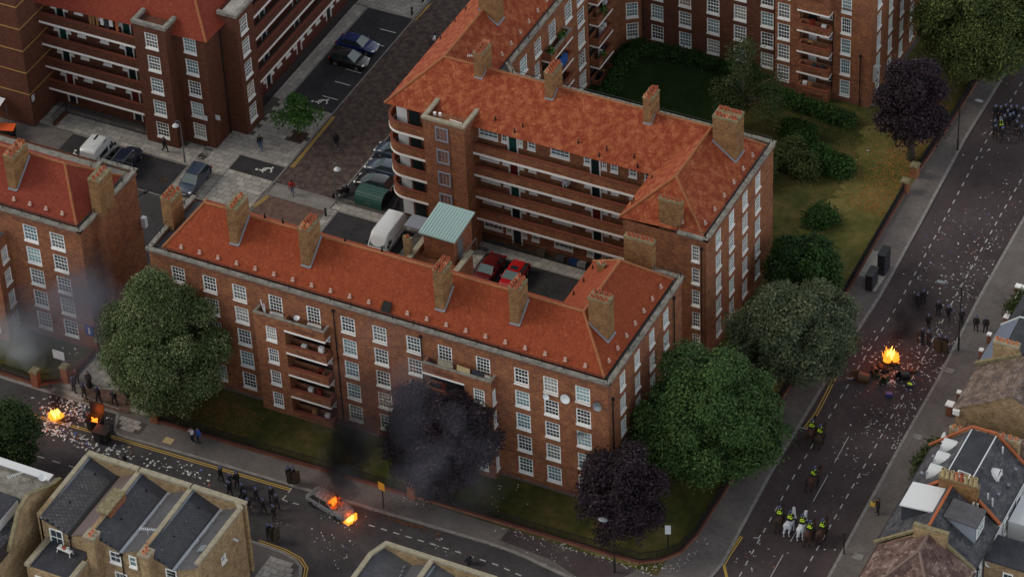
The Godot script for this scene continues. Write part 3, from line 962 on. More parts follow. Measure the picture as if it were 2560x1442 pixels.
# an access gallery: brick balustrade over a white slab edge, doors and windows on the wall behind
# o: left end on the ground (of the balustrade's outer face), u: along, w: length
func gallery(par: Node, o: Vector3, u: Vector3, w: float, floors: Array, depth: float, top: float, pattern: Array, back := "red_brick") -> void:
	var n := u.cross(Vector3.UP)
	var B := Basis(u, Vector3.UP, n)
	var all := floors.duplicate()
	all.push_front(0.35)
	# back wall
	var wins := []
	var holes := []
	for i in all.size():
		for a in pattern:
			var y: float = all[i]
			if a[1] == "door":
				holes.append([a[0], y + 2.05, 0.85, 2.0, "door"])
			else:
				wins.append([a[0], y + 1.95, a[2], 0.85, a[3], 2])
	var ex := []
	for h in holes:
		ex.append(Rect2(h[0] - h[2] / 2, h[1] - h[3], h[2], h[3]))
	window_wall(par, "gallery_wall", back, o - n * depth, u, w, top, wins, ex)
	for h in holes:
		var mb := MB.new()
		mb.xf = Transform3D(B, o + u * h[0] - n * depth + Vector3(0, h[1] - h[3], 0))
		mb.box(Vector3(-h[2] / 2, 0, -0.1), Vector3(h[2] / 2, h[3], -0.05))
		var d := part(mb, "door", M[["door_green", "door_dark", "door_dark", "door_red", "door_dark"][rng.randi() % 5]], par)
		mb = MB.new()
		mb.xf = Transform3D(B, o + u * h[0] - n * depth + Vector3(0, h[1] - h[3], 0))
		mb.box(Vector3(-h[2] / 2 - 0.12, 0, -0.05), Vector3(-h[2] / 2 + 0.02, h[3] + 0.1, 0.04))
		mb.box(Vector3(h[2] / 2 - 0.02, 0, -0.05), Vector3(h[2] / 2 + 0.12, h[3] + 0.1, 0.04))
		part(mb, "door_frame", M["white_paint"], d)
	for y in floors:
		var mb := MB.new()
		mb.xf = Transform3D(B, o + Vector3(0, y, 0))
		mb.box(Vector3(0, -0.16, -depth), Vector3(w, 0.0, -0.24))
		var s := part(mb, "gallery_slab", M["gallery_floor"], par)
		mb = MB.new()
		mb.xf = Transform3D(B, o + Vector3(0, y, 0))
		mb.box(Vector3(0, -0.18, -0.24), Vector3(w, 0.06, 0.035))
		part(mb, "slab_edge", M["white_paint"], s)
		mb = MB.new()
		mb.xf = Transform3D(B, o + Vector3(0, y, 0))
		mb.box(Vector3(0, 0.06, -0.22), Vector3(w, 1.0, 0))
		s = part(mb, "balustrade", M["brown_brick" if back != "red_brick" else back], par)
		mb = MB.new()
		mb.xf = Transform3D(B, o + Vector3(0, y, 0))
		mb.box(Vector3(0, 1.0, -0.25), Vector3(w, 1.07, 0.03))
		part(mb, "coping", M["red_coping"], s)

# ---------------------------------------------------------------- the brick blocks
const HEADS := [12.8, 10.25, 7.7, 5.15, 2.6]

func tiles(par: Node, slopes: Array, ridges: Array, mt := "roof_tile", rt := "hip_tile", gauge := 0.18) -> Node:
	var mb := MB.new()
	for s in slopes:
		slope(mb, s[0], s[1], s[2], s[3], gauge)
	var r := part(mb, "roof", M[mt], par)
	mb = MB.new()
	for l in ridges:
		ridge_run(mb, l)
	part(mb, "ridge_tiles", M[rt], r)
	return r

# a stack of loggia balconies: brick fronts, white soffit edges, open between; x runs along u from the stack's left end
func loggias(par: Node, o: Vector3, u: Vector3, w: float, proj: float, soffits: Array, top: float, open_left: bool, open_right: bool, deep := 1.1, brick := "red_brick") -> void:
	var n := u.cross(Vector3.UP)
	var X := Transform3D(Basis(u, Vector3.UP, n), o)
	var lo := 0.0
	for i in soffits.size() + 1:
		var y0: float = 0.0 if i == 0 else soffits[i - 1]
		var y1: float = top if i == soffits.size() else soffits[i] - 1.62
		var mb := MB.new()
		mb.xf = X
		mb.box(Vector3(0, y0 + (0.13 if i > 0 else 0.0), proj - 0.2), Vector3(w, y1, proj))
		if open_right: mb.box(Vector3(w - 0.2, y0 + (0.13 if i > 0 else 0.0), 0), Vector3(w, y1, proj - 0.2))
		if open_left: mb.box(Vector3(0, y0 + (0.13 if i > 0 else 0.0), 0), Vector3(0.2, y1, proj - 0.2))
		var b := part(mb, "balcony_front", M[brick], par)
		mb = MB.new()
		mb.xf = X
		mb.box(Vector3(-0.03, y1, proj - 0.24), Vector3(w + 0.03, y1 + 0.07, proj + 0.03))
		if open_right: mb.box(Vector3(w - 0.24, y1, 0), Vector3(w + 0.03, y1 + 0.07, proj - 0.24))
		part(mb, "coping", M["concrete"] if i == soffits.size() else M["red_coping"], b)
		# a lattice of raised bricks
		mb = MB.new()
		mb.xf = X
		for k in 7:
			var cx := w * 0.5 + (k - 3) * 0.3
			for s in [-1, 1]:
				mb.bar(Vector3(cx - 0.15 * s, (y0 + y1) / 2 - 0.2, proj + 0.012), Vector3(cx + 0.15 * s, (y0 + y1) / 2 + 0.2, proj + 0.012), 0.07, 0.03)
		part(mb, "brick_lattice", M["dark_brick"], b)
		if i > 0:
			mb = MB.new()
			mb.xf = X
			mb.box(Vector3(0, y0 - 0.02, -deep), Vector3(w, y0 + 0.13, proj - 0.2))
			var s2 := part(mb, "balcony_slab", M["gallery_floor"], par)
			mb = MB.new()
			mb.xf = X
			mb.box(Vector3(-0.03, y0 - 0.04, proj - 0.2), Vector3(w + 0.035, y0 + 0.13, proj + 0.035))
			if open_right: mb.box(Vector3(w - 0.2, y0 - 0.04, 0), Vector3(w + 0.035, y0 + 0.13, proj - 0.2))
			if open_left: mb.box(Vector3(-0.035, y0 - 0.04, 0), Vector3(0.2, y0 + 0.13, proj - 0.2))
			part(mb, "slab_edge", M["white_paint"], s2)
	# recess behind, with a window and a door on each floor
	for y in soffits:
		var mb := MB.new()
		mb.xf = X
		mb.box(Vector3(0, y - 2.3, -deep - 0.1), Vector3(w, y - 0.05, -deep))
		mb.box(Vector3(-0.1, y - 2.3, -deep), Vector3(0, y - 0.05, 0))
		mb.box(Vector3(w, y - 2.3, -deep), Vector3(w + 0.1, y - 0.05, 0))
		part(mb, "recess_wall", M[brick], par)
		window(par, X * Vector3(w * 0.68, y - 1.75, -deep + 0.13), n, 1.3, 1.4, 3, 2, false)
		mb = MB.new()
		mb.xf = X
		mb.box(Vector3(w * 0.25 - 0.42, y - 2.3, -deep), Vector3(w * 0.25 + 0.42, y - 0.25, -deep + 0.05))
		part(mb, "door", M["door_dark"] if rng.randf() < 0.6 else M["white_paint"], par)
		# things kept out here
		for k in 2:
			var cx := w * rng.randf_range(0.15, 0.85)
			mb = MB.new()
			mb.xf = X
			mb.box(Vector3(cx - 0.22, y - 2.28, proj - 0.7), Vector3(cx + 0.22, y - 1.5 + 0.4 * rng.randf(), proj - 0.35))
			part(mb, "stored_box", M[["cloth_white", "blue_tarp", "door_red", "cloth_dark", "timber", "paint_white"][rng.randi() % 6]], par)

func front_block() -> void:
	var t := thing("apartment_block", "long red brick block with tiled roof behind the smoking pavement", "apartment block", Vector3.ZERO)
	var wins := []
	for x in [-38.1, -34.9, -31.9, -21.1, -18.0, -14.7, -4.4, -1.65, 1.35]:
		for y in HEADS:
			wins.append([x + 40.9, y, 1.38, 1.72])
	for x in [-28.27, -24.5, -11.67, -8.03]:
		wins.append([x + 40.9, 12.8, 1.36, 2.05, 4, 5, "glass0"])
	var holes := []
	for s in [10.0, 7.45, 4.9, 2.35]:
		holes.append(Rect2(-26.95 + 40.9, s - 1.6, 3.9, 1.5))
		holes.append(Rect2(-13.35 + 40.9, s - 1.6, 3.9, 1.5))
	window_wall(t, "wall", "red_brick", Vector3(-40.9, 0, 0), Vector3.RIGHT, 44.6, 13.8, wins, holes)
	wins = []
	for z in [2.9, 5.85, 8.85, 11.75]:
		for y in HEADS:
			wins.append([z, y + 0.12, 1.1, 1.72])
	window_wall(t, "wall", "red_brick", Vector3(3.7, 0, 0), Vector3.FORWARD, 15.0, 13.8, wins)
	var mb := MB.new()
	mb.quad(Vector3(3.7, 0, -15), Vector3(-4.0, 0, -15), Vector3(-4.0, 13.8, -15), Vector3(3.7, 13.8, -15))
	mb.quad(Vector3(-4.0, 0, -15), Vector3(-4.0, 0, -8), Vector3(-4.0, 13.8, -8), Vector3(-4.0, 13.8, -15))
	mb.quad(Vector3(-4.0, 0, -8), Vector3(-40.9, 0, -8), Vector3(-40.9, 13.8, -8), Vector3(-4.0, 13.8, -8))
	mb.quad(Vector3(-40.9, 0, -8), Vector3(-40.9, 0, 0), Vector3(-40.9, 13.8, 0), Vector3(-40.9, 13.8, -8))
	part(mb, "back_wall", M["red_brick"], t)
	mb = MB.new()
	mb.box(Vector3(-41.0, 0, -8.1), Vector3(3.78, 0.35, 0.08))
	mb.box(Vector3(-4.1, 0, -15.08), Vector3(3.78, 0.35, -8.1))
	part(mb, "plinth", M["dark_brick"], t)
	for y in [3.0, 11.0]:
		mb = MB.new()
		mb.box(Vector3(-40.95, y, 0.0), Vector3(3.75, y + 0.1, 0.03))
		mb.box(Vector3(3.7, y, -15), Vector3(3.735, y + 0.1, 0.0))
		part(mb, "string_course", M["dark_brick"], t)
	mb = MB.new()
	mb.sheet([Vector2(-40.7, -7.9), Vector2(-40.7, -0.1), Vector2(3.6, -0.1), Vector2(3.6, -14.9), Vector2(-3.9, -14.9), Vector2(-3.9, -7.9)], 13.7)
	part(mb, "gutter", M["flat_roof"], t)
	parapet(t, [Vector2(-40.9, -8.0), Vector2(-40.9, 0.05), Vector2(3.75, 0.05), Vector2(3.75, -15.0), Vector2(0.9, -15.0)], 14.2)
	safety_rail(t, [Vector3(-40.9, 14.1, -8.5), Vector3(-40.9, 14.1, 0.0), Vector3(3.7, 14.1, 0.0), Vector3(3.7, 14.1, -14.9), Vector3(1.2, 14.1, -14.9)], 0.6, 1.95)
	var e := 14.05
	var L := Vector3(-39.8, e, -0.5)
	var R := Vector3(3.2, e, -0.5)
	var rl := Vector3(-37.3, 17.2, -4.25)
	var rr := Vector3(-0.4, 17.2, -4.25)
	var rw := Vector3(-0.45, 17.2, -11.6)
	var roof := tiles(t, [[L, R, rr, rl], [R, Vector3(3.2, e, -14.5), rw, rr], [Vector3(3.2, e, -14.5), Vector3(-4.3, e - 0.2, -14.2), rw, rw], [Vector3(-4.3, e - 0.2, -14.2), Vector3(-4.3, e - 0.2, -8.2), rr, rw], [Vector3(-4.3, e - 0.2, -8.2), Vector3(-39.8, e - 0.2, -8.2), rl, rr], [Vector3(-39.8, e - 0.2, -8.2), L, rl, rl]],
		[[L, rl, rr, R], [rr, rw, Vector3(3.2, e, -14.5)], [rw, Vector3(-4.3, e - 0.2, -14.2)], [rl, Vector3(-39.8, e - 0.2, -8.2)]])
	chimney(t, -33.7, -32.8, -2.1, -4.4, 13.9, 19.4, [1, 5])
	chimney(t, -26.5, -25.6, -2.0, -4.2, 13.9, 19.4, [2, 6])
	chimney(t, -13.3, -12.4, -1.7, -3.5, 13.9, 19.4, [2, 6])
	chimney(t, -6.4, -5.5, -2.2, -4.0, 13.9, 19.4, [2, 5])
	chimney(t, 0.3, 2.0, -3.7, -5.1, 14.0, 19.3, [4, 2])
	chimney(t, -41.3, -40.25, -3.3, -5.2, 13.0, 17.1, [2, 4])
	chimney(t, -1.6, 1.0, -14.8, -15.7, 0.0, 17.0, [6, 1])
	chimney(t, -2.5, -1.9, -11.2, -11.8, 14.5, 16.4, [1, 1])
	flashing(roof, [Vector3(-33.7, 15.45, -2.03), Vector3(-32.8, 15.45, -2.03), Vector3(-32.74, 17.3, -4.25)])
	flashing(roof, [Vector3(-26.5, 15.4, -1.95), Vector3(-25.6, 15.4, -1.95), Vector3(-25.54, 17.3, -4.2)])
	flashing(roof, [Vector3(-13.3, 15.15, -1.65), Vector3(-12.4, 15.15, -1.65), Vector3(-12.34, 16.6, -3.5)])
	flashing(roof, [Vector3(-6.4, 15.55, -2.15), Vector3(-5.5, 15.55, -2.15), Vector3(-5.44, 17.1, -4.0)])
	flashing(roof, [Vector3(0.28, 16.7, -3.65), Vector3(2.07, 15.1, -3.65), Vector3(2.07, 15.1, -5.1)])
	for k in 22:
		var x := -38.0 + k * 1.87
		if absf(x + 17.6) > 0.6: roof_vent(roof, Vector3(x, 14.42, -0.85), Vector3.BACK)
	for k in 7:
		roof_vent(roof, Vector3(2.8, 14.42, -2.2 - k * 1.75), Vector3.RIGHT)
	for p in [Vector3(-31.6, 17.0, -4.9), Vector3(-29.8, 17.0, -4.9), Vector3(-28.0, 17.0, -4.8), Vector3(-23.5, 17.1, -4.7), Vector3(-20.0, 17.0, -4.9), Vector3(-3.6, 14.5, -12.6), Vector3(-3.5, 14.6, -10.6), Vector3(-3.6, 14.5, -8.8)]:
		vent_pipe(roof, p)
	mb = MB.new()
	mb.xf = Transform3D(Basis(Vector3.RIGHT, 0.7), Vector3(-17.55, 14.5, -0.75))
	mb.box(Vector3(-0.42, 0, -0.55), Vector3(0.42, 0.1, 0.35))
	part(mb, "roof_hatch", M["soot"], roof)
	# the two projecting bays
	for b in [[-30.05, -27.0, -23.0, -28.4, false], [-9.45, -6.85, -13.4, -8.05, true]]:
		var x0: float = minf(b[0], b[1])
		var x1: float = maxf(b[0], b[1])
		var bw := []
		for s in [10.0, 7.45, 4.9, 2.35]:
			bw.append([b[3] - x0, s, 1.06, 1.55])
		window_wall(t, "bay_wall", "red_brick", Vector3(x0, 0, 1.0), Vector3.RIGHT, x1 - x0, 11.15, bw)
		var sw := []
		if b[4]:
			for s in [10.0, 7.45, 4.9, 2.35]:
				sw.append([0.5, s, 0.62, 1.55, 2, 4])
			window_wall(t, "bay_side_wall", "red_brick", Vector3(x1, 0, 1.0), Vector3.FORWARD, 1.0, 11.15, sw)
			mb = MB.new()
			mb.box(Vector3(x0, 0, 0.02), Vector3(x0 + 0.2, 11.15, 0.98))
		else:
			mb = MB.new()
			mb.box(Vector3(x0, 0, 0.02), Vector3(x0 + 0.2, 11.15, 0.98))
			mb.box(Vector3(x1 - 0.2, 0, 0.02), Vector3(x1, 11.15, 0.98))
		part(mb, "bay_return", M["red_brick"], t)
		mb = MB.new()
		mb.box(Vector3(x0 - 0.03, 11.15, 0.75), Vector3(x1 + 0.03, 11.25, 1.04))
		mb.box(Vector3(x0 - 0.03 if not b[4] else x1 - 0.22, 11.15, 0), Vector3(x0 + 0.22 if not b[4] else x1 + 0.03, 11.25, 0.75))
		part(mb, "terrace_coping", M["concrete"], t)
		mb = MB.new()
		mb.sheet(rect(minf(x0, b[2]) + 0.05, maxf(x1, b[2]) - 0.05, 0.0, 0.95), 10.3)
		part(mb, "terrace", M["flat_roof"], t)
	loggias(t, Vector3(-27.0, 0, 0.0), Vector3.RIGHT, 4.0, 1.0, [2.35, 4.9, 7.45, 10.0], 11.15, false, true)
	loggias(t, Vector3(-13.4, 0, 0.0), Vector3.RIGHT, 3.95, 1.0, [2.35, 4.9, 7.45, 10.0], 11.15, true, false)
	# odds and ends on the terraces and walls
	for a in [[Vector3(-29.0, 10.35, 0.55), Vector3(-29.6, 12.2, 0.3), 0.12, "lamp_white"], [Vector3(-28.9, 10.35, 0.7), Vector3(-29.25, 11.9, 0.35), 0.1, "cloth_white"]]:
		mb = MB.new()
		mb.bar(a[0], a[1], a[2], 0.05)
		part(mb, "leaning_board", M[a[3]], t)
	for a in [[-11.4, 1.3, 0.85, 0.4, "coping"], [-9.6, 1.25, 0.75, 0.3, "buff_pot"], [-8.2, 1.2, 0.8, 0.35, "cloth_dark"]]:
		mb = MB.new()
		mb.xf = Transform3D(Basis(Vector3.BACK, -0.06), Vector3(a[0], 11.0, 0.7))
		mb.box(Vector3(-a[1] / 2, 0, -0.03), Vector3(a[1] / 2, a[2], 0.03))
		part(mb, "hung_cloth", M[a[4]], t)
	dish(t, Vector3(-25.9, 11.3, 0.6), Vector3(0.2, 0.9, 0.2), 0.28)
	dish(t, Vector3(-2.4 + 2.3, 11.3, 0.05), Vector3.BACK, 0.45)
	dish(t, Vector3(2.9, 11.5, 0.05), Vector3.BACK, 0.42, "grey_metal")
	dish(t, Vector3(2.5, 4.9, 0.05), Vector3.BACK, 0.4)
	dish(t, Vector3(1.2, 7.6, 0.05), Vector3.BACK, 0.36, "grey_metal")
	dish(t, Vector3(-1.9, 10.9, 0.05), Vector3.BACK, 0.3)
	drainpipe(t, -22.4, 0.1, 0.3, 13.2)
	drainpipe(t, -13.9, 0.1, 0.3, 13.2)
	drainpipe(t, 3.82, -13.2, 0.3, 13.2)
	drainpipe(t, 3.82, -0.7, 0.3, 11.8)
	# stair tower at the back with its lift hut
	mb = MB.new()
	mb.box(Vector3(-20.1, 0, -12.3), Vector3(-15.2, 12.0, -8.0))
	mb.box(Vector3(-20.1, 12.0, -12.3), Vector3(-19.8, 12.7, -8.0))
	mb.box(Vector3(-15.5, 12.0, -12.3), Vector3(-15.2, 12.7, -8.0))
	mb.box(Vector3(-19.8, 12.0, -8.3), Vector3(-15.5, 12.7, -8.0))
	var tw := part(mb, "stair_tower", M["red_brick"], t)
	mb = MB.new()
	mb.box(Vector3(-20.2, 12.7, -12.4), Vector3(-19.72, 12.85, -7.95))
	mb.box(Vector3(-15.58, 12.7, -12.4), Vector3(-15.1, 12.85, -7.95))
	part(mb, "coping", M["coping"], tw)
	mb = MB.new()
	mb.box(Vector3(-19.2, 12.0, -14.2), Vector3(-16.2, 14.9, -10.8))
	tw = part(mb, "lift_hut", M["red_brick"], t)
	mb = MB.new()
	var h0 := [Vector3(-19.55, 15.35, -14.6), Vector3(-15.95, 15.35, -14.55), Vector3(-15.9, 14.95, -10.45), Vector3(-19.5, 14.95, -10.5)]
	mb.quad(h0[3], h0[2], h0[1], h0[0])
	mb.quad(h0[0] - Vector3(0, 0.12, 0), h0[1] - Vector3(0, 0.12, 0), h0[2] - Vector3(0, 0.12, 0), h0[3] - Vector3(0, 0.12, 0))
	for i in 4:
		mb.quad(h0[i], h0[(i + 1) % 4], h0[(i + 1) % 4] - Vector3(0, 0.12, 0), h0[i] - Vector3(0, 0.12, 0))
	for k in 13:
		var x := -19.35 + k * 0.28
		mb.bar(Vector3(x, 15.36, -14.5), Vector3(x, 14.98, -10.5), 0.07, 0.07)
	part(mb, "metal_roof", M["pale_green_metal"], tw)
	mb = MB.new()
	mb.box(Vector3(-16.22, 12.1, -12.4), Vector3(-16.16, 14.2, -11.4))
	part(mb, "door", M["grey_metal"], tw)
	safety_rail(tw, [Vector3(-15.6, 12.0, -13.8), Vector3(-15.6, 12.0, -10.9)], 1.1, 0.9, "guard_rail", "grey_metal")
	chimney(t, -20.6, -20.0, -9.6, -10.2, 12.0, 14.6, [1, 1], "stock_brick")

func lattice_window(par: Node, at: Vector3) -> void:
	if not used.has("lattice"):
		var gl := MB.new()
		gl.cbox(Vector3(0, 0.75, -0.1), Vector3(1.2, 1.5, 0.04))
		var fr := MB.new()
		for s in [-1, 1]:
			fr.cbox(Vector3(s * 0.6, 0.75, -0.03), Vector3(0.12, 1.6, 0.14))
		fr.cbox(Vector3(0, 0.02, -0.03), Vector3(1.08, 0.12, 0.14))
		fr.cbox(Vector3(0, 1.48, -0.03), Vector3(1.08, 0.12, 0.14))
		for i in 3:
			var x := -0.33 + i * 0.33
			for k in 3:
				var y := 0.15 + k * 0.42
				for s in [-1, 1]:
					fr.bar(Vector3(x + s * 0.06, y, -0.05), Vector3(x + s * 0.15, y + 0.12, -0.05), 0.045, 0.04)
					fr.bar(Vector3(x + s * 0.15, y + 0.12, -0.05), Vector3(x + s * 0.15, y + 0.3, -0.05), 0.045, 0.04)
					fr.bar(Vector3(x + s * 0.15, y + 0.3, -0.05), Vector3(x + s * 0.06, y + 0.42, -0.05), 0.045, 0.04)
		used["lattice"] = [gl.mesh(), fr.mesh()]
	var o := put(used["lattice"][0], "stair_window", M["soot"], par, Transform3D(Basis.IDENTITY, at))
	put(used["lattice"][1], "lattice", M["lead"], o)

func arc_path(rounded: float, x1: float, z: float, x0: float, zback: float) -> Array:
	var out := [Vector2(x1, z), Vector2(x0 + rounded, z)]
	for i in range(1, 9):
		var a := PI / 2 * i / 8.0
		out.append(Vector2(x0 + rounded - sin(a) * rounded, z - rounded + cos(a) * rounded))
	out.append(Vector2(x0, zback))
	return out

func courtyard_block() -> void:
	var t := thing("apartment_block", "brick block with white edged access galleries above the courtyard with red cars", "apartment block")
	var fl := [3.4, 5.97, 8.54, 11.1]
	var pat := []
	for a in [[-22.1, 2.0, 4], [-20.0, 0.62, 2], [-19.15, 0, 0], [-18.35, 0.45, 2], [-17.25, 0.8, 2], [-14.35, 1.95, 4], [-11.6, 0.7, 2], [-10.8, 0, 0], [-9.9, 0.5, 2], [-8.9, 0.75, 2], [-7.05, 0.8, 2], [-5.5, 0.8, 2]]:
		pat.append([a[0] + 22.65, "door"] if a[1] == 0 else [a[0] + 22.65 + (0.45 if a[0] < -22 else 0.0), "window", a[1], a[2]])
	gallery(t, Vector3(-22.65, 0, -27.0), Vector3.RIGHT, 18.2, fl, 1.25, 13.9, pat)
	bar_rail(t, [Vector3(-22.6, 0.0, -27.75), Vector3(-4.5, 0.0, -27.75)], 1.1, 0.14, "gallery_railing")
	# gallery ends round the west corner
	var mb := MB.new()
	facade(mb, Vector3(-31.2, 0, -28.3), Vector3.RIGHT, 4.4, 13.9, [])
	mb.quad(Vector3(-31.2, 0, -62), Vector3(-31.2, 0, -28.3), Vector3(-31.2, 13.9, -28.3), Vector3(-31.2, 13.9, -62))
	part(mb, "gallery_end_wall", M["red_brick"], t)
	for i in 5:
		mb = MB.new()
		var y: float = ([0.35] + fl)[i]
		mb.box(Vector3(-29.9, y + 0.02, -28.28), Vector3(-28.8, y + 2.1, -28.24))
		part(mb, "door", M["door_dark"], t)
		mb = MB.new()
		mb.box(Vector3(-31.18, y + 0.02, -28.29), Vector3(-30.1, y + 2.2, -28.26))
		part(mb, "render_panel", M["white_render"], t)
	for y in fl:
		var path := arc_path(1.7, -26.9, -27.1, -32.0, -31.5)
		mb = MB.new()
		strip(mb, path, 0.2, y + 0.06, 0.95)
		var b := part(mb, "curved_balustrade", M["red_brick"], t)
		mb = MB.new()
		strip(mb, path, 0.26, y + 1.01, 0.06)
		part(mb, "coping", M["red_coping"], b)
		mb = MB.new()
		strip(mb, path, 0.28, y - 0.18, 0.24)
		part(mb, "slab_edge", M["white_paint"], b)
		mb = MB.new()
		var poly := path.duplicate()
		poly.append_array([Vector2(-31.2, -31.5), Vector2(-31.2, -28.3), Vector2(-26.9, -28.3)])
		mb.slab(poly, y - 0.15, y + 0.02)
		part(mb, "gallery_slab", M["gallery_floor"], b)
	bar_rail(t, [Vector3(-32.3, 0, -29.3), Vector3(-31.9, 0, -27.3), Vector3(-27.2, 0, -27.2)], 1.1, 0.14, "entrance_railing")
	# stair tower
	mb = MB.new()
	facade(mb, Vector3(-26.9, 0, -25.5), Vector3.RIGHT, 4.25, 14.9, [])
	facade(mb, Vector3(-22.65, 0, -25.5), Vector3.FORWARD, 3.2, 14.9, [])
	facade(mb, Vector3(-26.9, 0, -28.7), Vector3.BACK, 3.2, 14.9, [])
	mb.sheet(rect(-26.9, -22.65, -28.6, -25.6), 14.35)
	var tw := part(mb, "stair_tower", M["red_brick"], t)
	mb = MB.new()
	mb.box(Vector3(-27.0, 14.8, -28.8), Vector3(-26.6, 15.05, -25.4))
	mb.box(Vector3(-22.95, 14.8, -28.8), Vector3(-22.55, 15.05, -25.4))
	mb.box(Vector3(-26.6, 14.8, -25.8), Vector3(-22.95, 15.05, -25.4))
	part(mb, "coping", M["coping"], tw)
	mb = MB.new()
	mb.box(Vector3(-25.72, 0, -25.52), Vector3(-24.2, 14.4, -25.47))
	part(mb, "dark_panel", M["dark_brick"], tw)
	for k in 5:
		lattice_window(tw, Vector3(-24.96, 12.75 - 2.58 * k, -25.44))
	mb = MB.new()
	mb.box(Vector3(-28.6, 3.0, -25.4), Vector3(-26.5, 3.12, -23.6))
	part(mb, "canopy", M["lead"], tw)
	mb = MB.new()
	mb.tube(Vector3(-26.2, 14.6, -26.6), Vector3(-26.2, 14.9, -26.6), 0.14, 0.14, 8)
	mb.tube(Vector3(-25.7, 14.6, -26.7), Vector3(-25.7, 14.9, -26.7), 0.14, 0.14, 8)
	mb.bar(Vector3(-24.6, 14.5, -26.5), Vector3(-23.2, 14.7, -26.2), 0.06, 0.3)
	part(mb, "vent_cap", M["white_paint"], tw)
	# east wing
	var wins := []
	for y in HEADS:
		wins.append([6.98, y + 0.3, 0.78, 1.75, 3, 4])
	window_wall(t, "wall", "red_brick", Vector3(-4.4, 0, -20.5), Vector3.RIGHT, 8.0, 13.9, wins)
	wins = []
	for z in [2.7, 5.6, 8.6, 11.5]:
		for y in HEADS:
			wins.append([z, y + 0.35, 1.18, 1.75])
	window_wall(t, "wall", "red_brick", Vector3(3.6, 0, -20.5), Vector3.FORWARD, 15.0, 13.9, wins)
	mb = MB.new()
	mb.quad(Vector3(-4.4, 0, -28.3), Vector3(-4.4, 0, -20.5), Vector3(-4.4, 13.9, -20.5), Vector3(-4.4, 13.9, -28.3))
	mb.quad(Vector3(3.6, 0, -35.5), Vector3(-23.8, 0, -35.5), Vector3(-23.8, 13.9, -35.5), Vector3(3.6, 13.9, -35.5))
	part(mb, "back_wall", M["red_brick"], t)
	mb = MB.new()
	mb.box(Vector3(-4.5, 0, -35.6), Vector3(3.68, 0.4, -20.42))
	part(mb, "plinth", M["dark_brick"], t)
	mb = MB.new()
	mb.box(Vector3(3.6, 11.15, -35.5), Vector3(3.63, 11.25, -20.5))
	mb.box(Vector3(3.6, 3.1, -35.5), Vector3(3.63, 3.2, -20.5))
	part(mb, "string_course", M["dark_brick"], t)
	parapet(t, [Vector2(0.9, -20.45), Vector2(3.65, -20.45), Vector2(3.65, -35.55), Vector2(-22.6, -35.55), Vector2(-23.75, -36.8), Vector2(-23.75, -62)], 14.3)
	mb = MB.new()
	mb.sheet([Vector2(0.8, -20.7), Vector2(3.45, -20.7), Vector2(3.45, -35.3), Vector2(-22.6, -35.3), Vector2(-24.0, -36.8), Vector2(-24.0, -62), Vector2(-25.5, -62), Vector2(-25.0, -34), Vector2(1.5, -34), Vector2(1.5, -23)], 13.9)
	part(mb, "gutter", M["flat_roof"], t)
	safety_rail(t, [Vector3(0.9, 14.2, -20.5), Vector3(3.55, 14.2, -20.5), Vector3(3.55, 14.2, -35.4), Vector3(-22.6, 14.2, -35.4), Vector3(-23.7, 14.2, -36.8), Vector3(-23.7, 14.2, -60)], 0.6, 1.95)
	var e := 14.05
	var rl := Vector3(-27.75, 17.2, -31.85)
	var rr := Vector3(-0.8, 17.2, -31.75)
	var ap := Vector3(-0.85, 17.2, -24.1)
	var rb := Vector3(-27.9, 17.2, -62)
	var W0 := Vector3(-31.7, e, -27.0)
	var roof := tiles(t, [[W0, Vector3(-4.75, e, -27.0), rr, rl], [Vector3(-4.75, e, -27.0), Vector3(-4.75, e, -20.4), ap, rr], [Vector3(-4.75, e, -20.4), Vector3(3.15, e, -20.9), ap, ap], [Vector3(3.15, e, -20.9), Vector3(3.15, e, -35.0), rr, ap], [Vector3(3.15, e, -35.0), Vector3(-24.3, e, -35.0), rl, rr], [Vector3(-24.3, e, -35.0), Vector3(-24.3, e, -62), rb, rl], [Vector3(-31.7, e, -62), W0, rl, rb]],
		[[W0, rl, rr, ap, Vector3(3.15, e, -20.9)], [ap, Vector3(-4.75, e, -20.4)], [rr, Vector3(3.15, e, -35.0)], [rl, rb]], "roof_tile_patched")
	chimney(t, -24.2, -23.4, -30.9, -33.0, 14.0, 19.3, [2, 5])
	chimney(t, -16.9, -16.1, -30.7, -32.8, 14.0, 19.3, [2, 5])
	chimney(t, -7.1, -6.35, -30.8, -32.7, 14.0, 19.3, [2, 4])
	chimney(t, -0.2, 2.0, -30.6, -32.5, 14.0, 19.4, [6, 2])
	chimney(t, -1.1, 0.95, -20.9, -21.7, 9.0, 16.9, [5, 1])
	chimney(t, -28.2, -26.3, -39.8, -41.2, 14.0, 19.3, [4, 2])
	chimney(t, -28.2, -26.3, -52.8, -54.2, 14.0, 19.3, [4, 2])
	flashing(roof, [Vector3(-24.2, 16.6, -30.85), Vector3(-23.4, 16.6, -30.85), Vector3(-23.35, 17.25, -31.9)])
	flashing(roof, [Vector3(-16.9, 16.5, -30.65), Vector3(-16.1, 16.5, -30.65), Vector3(-16.05, 17.25, -31.9)])
	flashing(roof, [Vector3(-7.1, 16.55, -30.75), Vector3(-6.35, 16.55, -30.75), Vector3(-6.3, 17.25, -31.9)])
	flashing(roof, [Vector3(-0.25, 16.8, -30.55), Vector3(2.05, 15.0, -30.55), Vector3(2.05, 15.0, -32.5)])
	flashing(roof, [Vector3(-28.2, 17.3, -39.75), Vector3(-26.25, 15.95, -39.75), Vector3(-26.25, 15.95, -41.2)])
